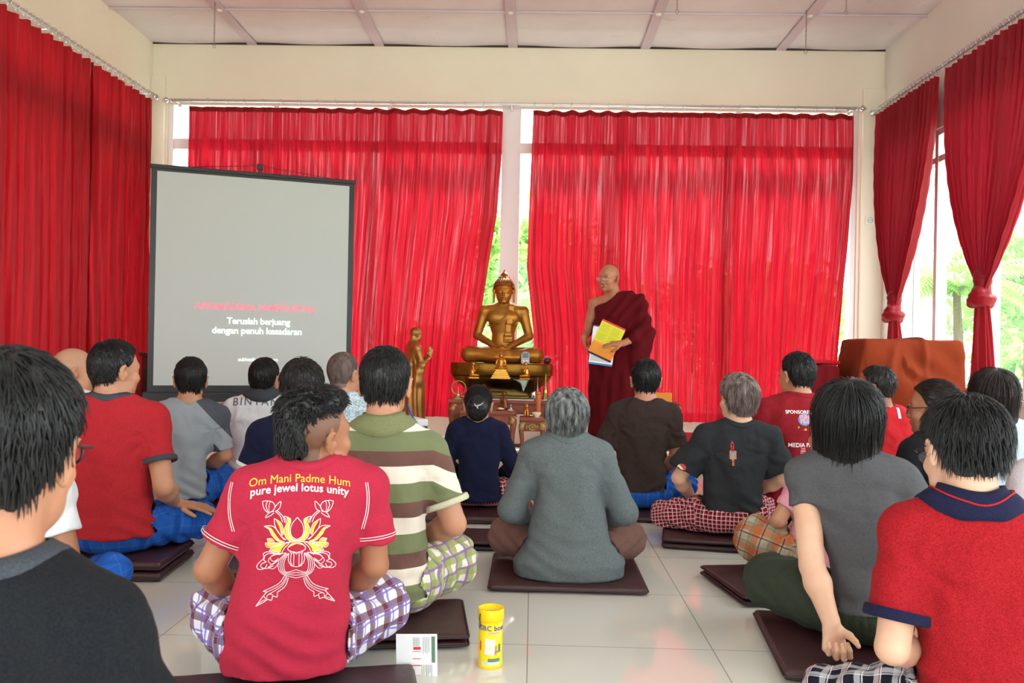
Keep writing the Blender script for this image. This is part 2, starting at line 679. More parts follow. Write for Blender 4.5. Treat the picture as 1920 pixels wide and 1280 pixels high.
def strands(P, N, q, count, length, rad, lift, mode, seed, crown=(0, -0.035, 0.225)):
    rs = np.random.RandomState(seed)
    i = rs.randint(0, len(P), count)
    p = P[i] + N[i] * 0.0005
    crown = np.array(crown) * q
    c = np.array([0, 0.010, 0.138]) * q
    r = np.array([0.085, 0.105, 0.098]) * q
    L = length * (0.7 + 0.5 * rs.rand(count))[:, None] * q
    jit = rs.normal(size=(count, 3)) * (0.09 if mode == 'down' and length > 0.1 else 0.22)
    S = 5
    pts, nrm, dirs = [p.copy()], [], []
    for k in range(S):
        g = (p - c) / r ** 2
        g[:, 2] = np.where(p[:, 2] < 0.12 * q, g[:, 2] * 0.1, g[:, 2])
        n = g / (np.linalg.norm(g, axis=1, keepdims=True) + 1e-9)
        if mode == 'down':
            f = np.stack([p[:, 0] * 1.2, (p[:, 1] - crown[1]) * 1.2, np.full(count, -0.14 * q)], 1) / (0.12 * q)
        elif mode == 'back':
            f = np.stack([p[:, 0] * 0.3, np.full(count, -0.10), np.full(count, -0.06)], 1) * 10
        elif mode == 'bun':
            tgt = np.array([0, -0.10, 0.10]) * q
            f = (tgt - p) * 14
        else:
            f = (p - crown) / (0.10 * q) + np.array([0, 0, -0.5])
        f = f + jit
        t = f - n * (f * n).sum(1, keepdims=True)
        t /= (np.linalg.norm(t, axis=1, keepdims=True) + 1e-9)
        d = t + n * lift * (1 - 0.7 * k / S)
        d /= np.linalg.norm(d, axis=1, keepdims=True)
        p = p + d * L / S
        pts.append(p.copy()); nrm.append(n); dirs.append(d)
    nrm.append(nrm[-1]); dirs.append(dirs[-1])
    V = []
    for k in range(S + 1):
        s = np.cross(dirs[k], nrm[k]); s /= (np.linalg.norm(s, axis=1, keepdims=True) + 1e-9)
        w = rad * q * (1, 1, 0.9, 0.75, 0.5, 0.12)[k]
        V += [pts[k] + s * w, pts[k] - s * w, pts[k] + nrm[k] * w * 0.8]
    V = np.stack(V, 1)                                             # count, 3(S+1), 3
    if mode != 'down' or length < 0.1:                             # keep the ears, nape and face free
        ok = np.ones(count, bool)
        for pp in pts:
            ok &= pp[:, 2] / q > np.interp(pp[:, 1] / q, ZL[0], ZL[1]) - np.where(pp[:, 1] < -0.02 * q, 0.010, 0.0)
        V = V[ok]; count = len(V)
    base = np.arange(count)[:, None] * 3 * (S + 1)
    F = []
    for k in range(S):
        for a in range(3):
            bq = (a + 1) % 3
            F.append(np.stack([base[:, 0] + 3 * k + a, base[:, 0] + 3 * k + bq, base[:, 0] + 3 * (k + 1) + bq, base[:, 0] + 3 * (k + 1) + a], 1))
    return V.reshape(-1, 3), np.concatenate(F)


HAIR = dict(
    short=dict(tt=0.010, ts=0.008, n=2200, L=0.020, lift=0.16, mode='short', rad=0.0016),
    short_thick=dict(tt=0.018, ts=0.015, n=3000, L=0.032, lift=0.12, mode='short', rad=0.0017),
    tousled=dict(tt=0.020, ts=0.015, n=3000, L=0.042, lift=0.20, mode='short', rad=0.0019),
    boy=dict(tt=0.018, ts=0.012, n=2800, L=0.042, lift=0.12, mode='down', rad=0.0018),
    buzz=dict(tt=0.0035, ts=0.0025, n=0, L=0, lift=0, mode='short', rad=0),
    bob=dict(tt=0.016, ts=0.014, n=3400, L=0.15, lift=0.0, mode='down', rad=0.0018),
    bun=dict(tt=0.010, ts=0.008, n=1800, L=0.06, lift=0.02, mode='bun', rad=0.0014),
    mohawk=dict(tt=0.030, ts=0.004, n=3600, L=0.014, lift=0.6, mode='short', rad=0.002),
)


def make_hair(root, style, mt, HM, HO, q, seed, near, blen=0.0):
    st = HAIR[style]
    h = 0.004 if near else 0.0055
    b = SDF(h)
    ear = None
    if style == 'bob':
        # long straight hair: cap over the ears and a curtain down to the shoulders, open at the face
        c = np.array([0, 0.006, 0.135]) * q
        zb = (0.02 - blen) * q

        def fn(x, y, z):
            r = np.array([0.094, 0.112, 0.105]) * q
            X, Y, Z = x - c[0], y - c[1], z - c[2]
            k0 = np.sqrt((X / r[0]) ** 2 + (Y / r[1]) ** 2 + (Z / r[2]) ** 2)
            k1 = np.sqrt((X / r[0] ** 2) ** 2 + (Y / r[1] ** 2) ** 2 + (Z / r[2] ** 2) ** 2) + 1e-9
            d = k0 * (k0 - 1) / k1
            tz = np.clip((0.12 * q - z) / (0.16 * q), 0, 1)
            wx = (0.093 + 0.016 * tz) * q
            wy = (0.105 - 0.006 * tz) * q
            e = (np.sqrt((X / wx) ** 2 + ((y + 0.004 * q) / wy) ** 2) - 1) * 0.09 * q
            e = np.maximum(np.maximum(e, z - 0.13 * q), zb - z)
            hh = np.maximum(0.02 * q - np.abs(d - e), 0) / (0.02 * q)
            d = np.minimum(d, e) - hh * hh * 0.005 * q
            cutf = y - np.interp(z / q, [-0.1, 0.05, 0.10, 0.16, 0.19, 0.24], [0.025, 0.035, 0.045, 0.065, 0.12, 0.2]) * q
            d = np.maximum(d, cutf)
            # hollow inside so the neck and face stay free
            inn = (np.sqrt((X / (0.070 * q)) ** 2 + ((y - 0.035 * q) / (0.082 * q)) ** 2) - 1) * 0.07 * q
            inn = np.maximum(inn, z - 0.08 * q)
            return np.maximum(d, -inn)
        b.fn(fn, (-0.13 * q, -0.13 * q, zb - 0.01), (0.13 * q, 0.13 * q, 0.26 * q))
    elif style == 'mohawk':
        b.ell((0, 0.004 * q, 0.196 * q), (0.070 * q, 0.112 * q, 0.056 * q))
        b.ell((0, -0.068 * q, 0.120 * q), (0.052 * q, 0.044 * q, 0.080 * q), 0.03 * q)
    else:
        hair_cap(b, q, st['tt'], st['ts'])
        if style == 'bun':
            b.ell((0, -0.100 * q, 0.098 * q), (0.068 * q, 0.048 * q, 0.074 * q), 0.03 * q)
        if style in ('short_thick', 'tousled', 'boy'):
            b.ell((0, -0.030 * q, 0.150 * q), (0.088 * q, 0.085 * q, 0.085 * q), 0.02 * q)
            xs_, zs_ = np.array(ZL[0]), np.array(ZL[1])
            b.fn(lambda x, y, z: np.maximum(z - np.interp(y / q, xs_, zs_) * q, -0.032 * q - y) + 0 * x, (-0.2, -0.05, -0.2), (0.2, 0.2, 0.3), 0.004, 's')
            if style == 'boy':
                b.ell((0, -0.045 * q, 0.075 * q), (0.066 * q, 0.045 * q, 0.055 * q), 0.02 * q)
    P, F = b.mesh()
    P = relax(P, F, 1)
    N = vnormals(P, F)
    amp = {'buzz': 0.0004, 'bob': 0.0022, 'bun': 0.002, 'mohawk': 0.007}.get(style, 0.0032)
    P = P + N * (cnoise(P * np.array([1, 1, 0.35]), 90, seed) * amp * q)[:, None]
    if st['n']:
        keep = np.arange(len(P))
        if style == 'mohawk':
            keep = np.where(P[:, 2] > 0.07 * q)[0]
        if style == 'bob':
            keep = np.where(P[:, 2] > 0.06 * q)[0]
        n = int(st['n'] * (1.0 if near else 0.45))
        V, G = strands(P[keep], N[keep], q, n, st['L'] + (blen if style == 'bob' else 0), st['rad'] * (1 if near else 1.4), st['lift'], st['mode'], seed)
        G = G + len(P)
        P = np.concatenate([P, V]); F = np.concatenate([F, G])
    W_ = P @ np.array(HM).T + np.array(HO)
    return link_mesh('hair', np_mesh('hair', W_, F), mt, root)


def paint(me, P, HM, HO, q, brow=(0.02, 0.012, 0.01), scalp=None, lips=(0.42, 0.14, 0.12), teeth=False, eyes=True):
    L = (P - np.array(HO)) @ np.array(HM) / q
    x, y, z = L[:, 0], L[:, 1], L[:, 2]
    col = np.zeros((len(P), 4), np.float32)
    inhead = (np.abs(x) < 0.1) & (y > -0.12) & (y < 0.15) & (z > -0.02) & (z < 0.24)

    def put(m, c, a):
        col[m, :3] = c; col[m, 3] = a
    if scalp:
        zl = np.interp(y, ZL[0], ZL[1])
        put(inhead & (z > zl) & (np.abs(x) < 0.083), scalp[:3], scalp[3])
    f = inhead & (y > 0.06)
    put(f & (np.abs(np.abs(x) - 0.032) < 0.020) & (np.abs(z - 0.1265 + 8 * (np.abs(x) - 0.032) ** 2) < 0.0042), brow, 0.75)
    put(f & (np.abs(x) < 0.024) & (np.abs(z - 0.041) < 0.0095) & (y > 0.095), lips, 0.6)
    if teeth: put(f & (np.abs(x) < 0.015) & (np.abs(z - 0.043) < 0.0028) & (y > 0.09), (0.75, 0.72, 0.66), 1)
    if eyes:
        e = f & ((np.abs(x) - 0.031) ** 2 / 0.0125 ** 2 + (z - 0.104) ** 2 / 0.0048 ** 2 < 1)
        put(e, (0.6, 0.57, 0.55), 0.9)
        put(e & ((np.abs(x) - 0.031) ** 2 + (z - 0.104) ** 2 < 0.0055 ** 2), (0.01, 0.007, 0.005), 1)
    at = me.attributes.new('tint', 'FLOAT_COLOR', 'POINT')
    at.data.foreach_set('color', col.ravel())


def glasses(root, HM, HO, q, mt, lens, wire=0.0014, name='glasses'):
    M4 = Matrix([[HM[i][j] for j in range(3)] + [HO[i]] for i in range(3)] + [[0, 0, 0, 1]])
    bm = BM()
    for sx in (-1, 1):
        pts = []
        for k in range(20):
            a = 2 * PI * k / 20
            cx, cz = math.cos(a), math.sin(a)
            e = 0.75
            pts.append(M4 @ Vector(((sx * 0.034 + 0.0255 * math.copysign(abs(cx) ** e, cx)) * q, (0.122 - 0.10 * abs(0.034 * 0) - 0.006 * (abs(sx * 0.034 + 0.0255 * cx) / 0.06) ** 2) * q, (0.100 + 0.017 * math.copysign(abs(cz) ** e, cz)) * q)))
        tube(bm, pts, wire * q, 6, closed=True)
        tube(bm, [M4 @ Vector((sx * 0.060 * q, 0.116 * q, 0.108 * q)), M4 @ Vector((sx * 0.080 * q, 0.095 * q, 0.110 * q)), M4 @ Vector((sx * 0.084 * q, 0.03 * q, 0.116 * q)), M4 @ Vector((sx * 0.084 * q, 0.0, 0.108 * q))], wire * q, 6)
    tube(bm, [M4 @ Vector((-0.009 * q, 0.123 * q, 0.104 * q)), M4 @ Vector((0, 0.126 * q, 0.107 * q)), M4 @ Vector((0.009 * q, 0.123 * q, 0.104 * q))], wire * q, 6)
    g = obj(name, bm, mt, root, True)
    for sx in (-1, 1):
        bm = BM()
        c = [M4 @ Vector(((sx * 0.034 + 0.024 * math.cos(2 * PI * k / 16)) * q, 0.119 * q, (0.100 + 0.0155 * math.sin(2 * PI * k / 16)) * q)) for k in range(16)]
        d = HM[0][1] * 0.0012, HM[1][1] * 0.0012, HM[2][1] * 0.0012
        A = [bm.verts.new(v) for v in c]; B = [bm.verts.new(v + Vector(d)) for v in c]
        bm.faces.new(A); bm.faces.new(B[::-1])
        for k in range(16): bm.faces.new((A[k], A[(k + 1) % 16], B[(k + 1) % 16], B[k]))
        obj('lens', bm, lens, g)
    return g


# ------------------------------------------------------------------ prints on cloth: flat artwork wrapped onto the garment by ray casting
def text_geo(body, size, bold=0.0, spacing=1.0, shear=0.0):
    cu = bpy.data.curves.new('t', 'FONT')
    cu.body = body; cu.size = size; cu.align_x = 'CENTER'; cu.offset = bold; cu.space_character = spacing; cu.shear = shear
    cu.resolution_u = 3
    o = bpy.data.objects.new('t', cu)
    C.objects.link(o)
    dg = bpy.context.evaluated_depsgraph_get()
    me = bpy.data.meshes.new_from_object(o.evaluated_get(dg))
    bm = BM(); bm.from_mesh(me)
    bpy.data.objects.remove(o); bpy.data.curves.remove(cu); bpy.data.meshes.remove(me)
    return bm


def poly_geo(bm, pts):
    vs = [bm.verts.new((p[0], p[1], 0)) for p in pts]
    try: bm.faces.new(vs)
    except ValueError: pass


def smooth_line(pts, n=6, closed=False):
    out = []
    N = len(pts)
    for i in range(N if closed else N - 1):
        p0 = pts[(i - 1) % N] if (closed or i > 0) else pts[0]
        p1, p2 = pts[i], pts[(i + 1) % N]
        p3 = pts[(i + 2) % N] if (closed or i + 2 < N) else pts[-1]
        for k in range(n):
            t = k / n
            out.append(tuple(0.5 * (2 * b + (c - a) * t + (2 * a - 5 * b + 4 * c - d) * t * t + (3 * b - a - 3 * c + d) * t ** 3) for a, b, c, d in zip(p0, p1, p2, p3)))
    if not closed: out.append(tuple(pts[-1]))
    return out


def stroke_geo(bm, pts, w, closed=False):
    pts = [Vector((p[0], p[1])) for p in pts]
    N = len(pts)
    L, Rr = [], []
    for i, p in enumerate(pts):
        a = pts[(i - 1) % N] if (closed or i > 0) else p
        b = pts[(i + 1) % N] if (closed or i < N - 1) else p
        t = b - a
        t = t.normalized() if t.length > 1e-9 else Vector((1, 0))
        n = Vector((-t.y, t.x)) * w / 2
        L.append(bm.verts.new((p.x + n.x, p.y + n.y, 0))); Rr.append(bm.verts.new((p.x - n.x, p.y - n.y, 0)))
    for i in range(N if closed else N - 1):
        j = (i + 1) % N
        bm.faces.new((L[i], Rr[i], Rr[j], L[j]))


def wrap(bm, name, shirt, mt, cx, cz, bend=0.0, rot=0.0, off=0.0018, maxe=0.012, direction=(0, 1, 0), start=-0.6, M=None):
    """send flat artwork (x right, y up) onto the back of the garment"""
    bmesh.ops.triangulate(bm, faces=bm.faces[:])
    for _ in range(4):
        es = [e for e in bm.edges if e.calc_length() > maxe]
        if not es: break
        bmesh.ops.subdivide_edges(bm, edges=es, cuts=1)
        bmesh.ops.triangulate(bm, faces=[f for f in bm.faces if len(f.verts) > 3])
    me = shirt.data
    vs = [v.co for v in me.vertices]
    bvh = BVHTree.FromPolygons(vs, [tuple(p.vertices) for p in me.polygons])
    cr, sr = math.cos(rot), math.sin(rot)
    d = Vector(direction).normalized()
    right = d.cross(Vector((0, 0, 1))).normalized()
    upv = right.cross(d)
    dead = []
    for v in bm.verts:
        x, y = v.co.x, v.co.y
        x, y = x * cr - y * sr, x * sr + y * cr
        y += bend * x * x
        o = Vector((0, 0, 0)) + right * (cx + x) + upv * (cz + y) + d * start
        hit, nn, _, _ = bvh.ray_cast(o, d)
        if hit is None:
            dead.append(v); continue
        v.co = hit - d * off
    bmesh.ops.delete(bm, geom=dead, context='VERTS')
    return obj(name, bm, mt, shirt)


# ------------------------------------------------------------------ a seated person
PEOPLE = {}


def person(label, Y, bxp, hx, hy, seat=0.05, face=0, W_=1.0, head=(0, 0, 0), skin='skin', hair='short', hmat='hair_black', shirt='tee',
           hem=0.06, sleeve=0.62, sl_r=0.062, legs=None, bottoms=None, pants=False, armR=None, armL=None, fwd=0.03, near=False, hs=1.0, scalp=None,
           wrinkle=1.0, seed=1, fat=1.0, back=0.0, blen=0.0, key=None, armr=1.0, hip=1.0, waist=1.0, name='person', hh=None, neck=1.0, up=0.025):
    ymid = 643 + (CAMZ - seat - 0.40) * FPX / Y
    p0 = at_y(bxp, ymid, Y)
    root = thing(name, label, 'person', (p0.x, Y, seat), R(face))
    Rz = Matrix.Rotation(-R(face), 3, 'Z')
    Hw = at_y(hx, hy, Y + fwd * math.cos(R(face)))
    Hl = Rz @ (Hw - Vector((p0.x, Y, seat)))
    yaw, pitch, roll = [R(a) for a in head]
    HM = rotm(yaw, pitch, roll)
    top = HM @ np.array([0, 0.0, (0.223 + (HAIR[hair]['tt'] if hair else 0)) * hs])
    HO = np.array([Hl.x - top[0], fwd, Hl.z - top[2]])
    T = HO[2] / (0.640 - up)
    nx, ny = HO[0], HO[1]
    zn = HO[2]
    print('person', key or label[:30], 'T=%.3f nx=%.3f x=%.2f' % (T, nx, p0.x))

    def cxy(z):
        t = np.clip(z / zn, 0, 1.1)
        return nx * t * t * (1.4 - 0.4 * t), ny * t * t + back * np.sin(t * PI) * -1
    zk = np.array([-0.02, 0.06, 0.15, 0.26, 0.36, 0.46, 0.53, 0.575, 0.62]) * T
    ak = np.array([0.168 * hip, 0.172 * hip, 0.160 * waist, 0.150 * waist, 0.158, 0.172, 0.172, 0.150, 0.080]) * T * W_
    hb_, wb_ = hip ** 0.5, waist ** 0.5
    bk = np.array([0.125 * hb_, 0.128 * hb_, 0.116 * wb_, 0.108 * wb_, 0.112, 0.114, 0.100, 0.082, 0.060]) * T * (0.5 + 0.5 * W_)

    def torso(inset, z0, z1):
        def fn(x, y, z):
            cx, cy = cxy(z)
            a = np.interp(z, zk, ak) - inset
            b_ = np.interp(z, zk, bk) - inset
            X = np.abs((x - cx) / a); Yy = np.abs((y - cy) / b_)
            r = (X ** 2.4 + Yy ** 2.4) ** (1 / 2.4)
            d = (r - 1) * np.minimum(a, b_) * 0.9
            e = np.maximum(z - z1, z0 - z)
            return np.maximum(d, e) + 0 * x
        m = 0.24 * T * W_ + abs(nx) + 0.03
        return fn, (-m, -0.2 * T - abs(back), z0), (m, 0.2 * T + abs(ny), z1)
    cS = cxy(0.545 * T)
    S_ = {1: np.array([cS[0] + 0.164 * T * W_, cS[1], 0.526 * T]), -1: np.array([cS[0] - 0.164 * T * W_, cS[1], 0.526 * T])}
    dflt = lambda s: dict(e=(s * 0.245, 0.03, 0.285), w=(s * 0.115, 0.24, 0.16), f=(-s * 0.9, 0.35, -0.1), n=(0, 0.2, 1), curl=(0.3, 0.4, 0.3))
    arms = {}
    for s, a in ((1, armR), (-1, armL)):
        q = dflt(s)
        if a: q.update(a)
        arms[s] = (np.array(q['e']) * T + np.array([nx * 0.25, 0, 0]), np.array(q['w']) * T, q)
    hb = hh or (0.0045 if near else 0.006)
    b = SDF(hb)
    f, lo, hi = torso(0.024, 0.0 + 0.08 * T, 0.585 * T)
    b.fn(f, lo, hi)
    cN = cxy(0.575 * T)
    base = np.array([cN[0], cN[1] - 0.012 * T, 0.575 * T])
    for s in (1, -1):
        b.rc(base + np.array([s * 0.04, 0, 0.0]), S_[s], 0.046 * T, 0.045 * T, 0.05)
        e, w, q = arms[s]
        b.rc(S_[s], e, 0.047 * T * armr, 0.040 * T * armr, 0.02)
        m = e + (w - e) * 0.3
        b.rc(e, m, 0.039 * T * armr, 0.040 * T * armr, 0.01)
        b.rc(m, w, 0.040 * T * armr, 0.026 * T, 0.02)
        add_hand(b, w, q['f'], q['n'], q.get('side', s), q['curl'], 0.95 * max(T, 0.9), q.get('spread', 0.08), q.get('curls'), q.get('thumb', 0.35))
    nk = HO + HM @ np.array([0, -0.006, 0.075]) * hs
    b.rc(base + np.array([0, 0, -0.02]), nk, 0.062 * hs * neck, 0.056 * hs * neck, 0.035)
    b.frame(HM, HO)
    add_head(b, hs, fat)
    b.frame()
    P, F = b.mesh()
    P = relax(P, F, 1)
    me = np_mesh('body', P, F)
    paint(me, P, HM, HO, hs, scalp=scalp)
    body = link_mesh('body', me, MATS[skin], root)
    if hair: make_hair(root, hair, MATS[hmat], HM, HO, hs, seed, near, blen)

    # shirt
    sh = SDF(0.0055 if near else 0.0075)
    f, lo, hi = torso(0.0, hem * T, 0.605 * T)
    sh.fn(f, lo, hi)
    for s in (1, -1):
        sh.rc(base + np.array([s * 0.035, 0, -0.004]), S_[s] + np.array([0, 0, -0.003]), 0.057 * T, 0.057 * T, 0.07)
        e, w, q = arms[s]
        a = S_[s]; d = e - a; L = np.linalg.norm(d); d = d / L
        cut = L * min(sleeve, 1.0) if sleeve < 1 else L * 1.0
        r0, r1 = 0.057 * T * armr, sl_r * T

        def sl(x, y, z, a=a, d=d, L=L, cut=cut, r0=r0, r1=r1, full=(sleeve >= 1)):
            pr = (x - a[0]) * d[0] + (y - a[1]) * d[1] + (z - a[2]) * d[2]
            t = np.clip(pr / L, 0, 1)
            dd = np.sqrt((x - a[0] - t * L * d[0]) ** 2 + (y - a[1] - t * L * d[1]) ** 2 + (z - a[2] - t * L * d[2]) ** 2) - (r0 + (r1 - r0) * np.minimum(t / max(min(cut / L, 1), 0.1), 1))
            return dd if full else np.maximum(dd, pr - cut)
        m = max(r0, r1) + 0.01
        sh.fn(sl, np.minimum(a, e) - m, np.maximum(a, e) + m, 0.03)
        if sleeve >= 1:
            fr = min(sleeve - 1.0, 0.95)
            sh.rc(e, e + (w - e) * fr, r1, 0.042 * T, 0.02)
    # neck opening
    nd = unit(nk - base)
    rn = 0.070 * hs * neck
    sh.rc(base + nd * 0.030 * T, base + nd * 0.16, rn * 0.96, rn * 1.25, 0.008, 's')
    rs = np.random.RandomState(seed)
    ph = rs.rand(8) * 6.28

    def disp(P_, N_):
        z = P_[:, 2] / T; x = P_[:, 0] - nx * (P_[:, 2] / zn); y = P_[:, 1]
        o = cnoise(P_, 7, seed) * 0.006 + cnoise(P_ * np.array([1, 1, 0.6]), 17, seed + 5) * 0.0032
        # folds bunching at the waist, drag lines from the armpits, long vertical slacks
        wz = np.exp(-((z - 0.10) / 0.10) ** 2)
        o += wz * 0.0055 * np.sin(z * 95 + 7 * np.sin(x * 9 + ph[0]) + ph[1]) * (0.6 + 0.4 * np.sin(x * 17 + ph[2]))
        for s in (1, -1):
            dx, dz = x - s * 0.15 * T, z - 0.44
            rr = np.sqrt(dx * dx + dz * dz); an = np.arctan2(dz, dx * -s)
            o += 0.0036 * np.exp(-(rr / 0.13) ** 2) * np.clip(rr / 0.06, 0, 1) * np.sin(an * 5 + ph[3 + (s > 0)] + rr * 20 + cnoise(P_, 12, seed + 9) * 2.5)
        o += 0.003 * np.sin(x * 42 + 3 * np.sin(z * 7 + ph[5]) + ph[6]) * np.exp(-((z - 0.30) / 0.2) ** 2)
        o += 0.0040 * np.sin(z * 34 + x * 22 * np.sin(ph[6]) + 3.2 * cnoise(P_, 5, seed + 13)) * np.clip((0.46 - z) / 0.2, 0, 1) * (0.4 + 0.6 * np.clip(cnoise(P_, 4, seed + 17) * 2, 0, 1))
        return o * wrinkle * 1.25
    so, SP, SF = sdf_obj('shirt', sh, MATS[shirt], root, disp, 2)

    # legs and what covers them
    lg = dict(kR=(0.235, 0.26, 0.085), kL=(-0.235, 0.26, 0.085), aR=(-0.08, 0.34, 0.05), aL=(0.08, 0.36, 0.05), th=0.088, kn=0.074)
    if legs: lg.update(legs)
    bo = SDF(0.0065 if near else 0.009)
    hipz = 0.105
    b0 = np.array([0, 0.0, hipz]) * T
    bo.ell((0, 0.01 * T, 0.100 * T), (0.165 * T * W_ * min(hip, 1.2), 0.122 * T, 0.112 * T))
    for s, kk, aa in ((1, 'kR', 'aR'), (-1, 'kL', 'aL')):
        k_, a_ = np.array(lg[kk]) * T, np.array(lg[aa]) * T
        h_ = np.array([s * 0.085 * W_, 0.02, hipz - 0.01]) * T
        bo.rc(h_, k_, (lg['th'] + 0.012) * T * W_, lg['kn'] * T, 0.05)
        bo.rc(k_, a_, lg['kn'] * T * 0.95, 0.048 * T, 0.04)
    if not pants:
        bo.ell((0, 0.20 * T, 0.075 * T), (0.20 * T, 0.15 * T, 0.07 * T), 0.06)
    f, lo, hi = torso(-0.005, (hem + 0.010) * T, 0.40 * T)
    bo.fn(f, lo, hi, 0.006, 's')
    bo.fn(lambda x, y, z: (0.0 - z) + 0 * x + 0 * y, (-2, -2, -2), (2, 2, 2), 0.02, 'i')
    segs = [(np.array([s * 0.085, 0.02, hipz]) * T, np.array(lg[k]) * T) for s, k in ((1, 'kR'), (-1, 'kL'))] + [(np.array(lg[k]) * T, np.array(lg[a]) * T) for k, a in (('kR', 'aR'), ('kL', 'aL'))]

    def dispb(P_, N_):
        o = cnoise(P_, 8, seed + 3) * 0.010
        for (a, c) in segs[:2]:
            d = unit(c - a); t = (P_ - a) @ d
            rr = np.linalg.norm(P_ - a - t[:, None] * d, axis=1)
            wgt = np.exp(-((rr - 0.08) / 0.06) ** 2) * np.clip(t / 0.05, 0, 1)
            u = np.arctan2(P_[:, 2] - a[2] - t * d[2], np.hypot(P_[:, 0] - a[0] - t * d[0], P_[:, 1] - a[1] - t * d[1]))
            o += wgt * 0.006 * np.sin(t * 60 + 5 * np.sin(u * 2 + ph[1]) + ph[0])
        o += 0.0045 * np.sin(np.arctan2(P_[:, 1], P_[:, 0]) * 30 + ph[2]) * np.exp(-((P_[:, 2] - 0.12) / 0.06) ** 2)
        return o * (0.5 if pants else 1.0)
    bb, BP, BF = sdf_obj('trousers' if pants else 'sarong', bo, MATS[bottoms], root, dispb, 2)
    # lie flat on the seat again
    co = BP.copy(); co[:, 2] = np.maximum(co[:, 2], 0.001); bb.data.vertices.foreach_set('co', co.astype(np.float32).ravel())
    if not pants:
        cl = np.zeros((len(BP), 3), np.float32)
        best = np.full(len(BP), 9.0)
        for i, (a, c) in enumerate(segs):
            d = unit(c - a); L = np.linalg.norm(c - a)
            t = (BP - a) @ d
            tc = np.clip(t, 0, L)
            v = BP - a - tc[:, None] * d
            rr = np.linalg.norm(v, axis=1)
            up = unit(np.array([0, 0, 1.0]) - d * d[2]); sd_ = np.cross(d, up)
            u = np.arctan2(v @ sd_, v @ up)
            m = (rr < best) & (t > 0.02)
            best = np.where(m, rr, best)
            cl[m, 0] = t[m]; cl[m, 1] = u[m] * 0.095
        m = (np.hypot(BP[:, 0], BP[:, 1]) < 0.20 * T) & (BP[:, 1] < 0.06)
        cl[m, 0] = np.arctan2(BP[m, 0], -BP[m, 1] + 0.1) * 0.2; cl[m, 1] = BP[m, 2]
        at = bb.data.attributes.new('cloth', 'FLOAT_VECTOR', 'POINT')
        at.data.foreach_set('vector', cl.ravel())
    info = dict(root=root, T=T, HM=HM, HO=HO, base=base, nk=nk, shirt=so, body=body, arms=arms, S=S_, hs=hs, nx=nx, zn=zn, nd=nd, rn=rn, legs=bb, cxy=cxy, SP=SP, sl_r=sl_r * T, sleeve=sleeve, p0=p0)
    if key: PEOPLE[key] = info
    return info


def axis_matrix(o, z, fw=(0, 1, 0)):
    z = Vector(z).normalized(); y = Vector(fw); y = (y - z * y.dot(z)).normalized(); x = y.cross(z)
    return Matrix(((x.x, y.x, z.x, o[0]), (x.y, y.y, z.y, o[1]), (x.z, y.z, z.z, o[2]), (0, 0, 0, 1)))


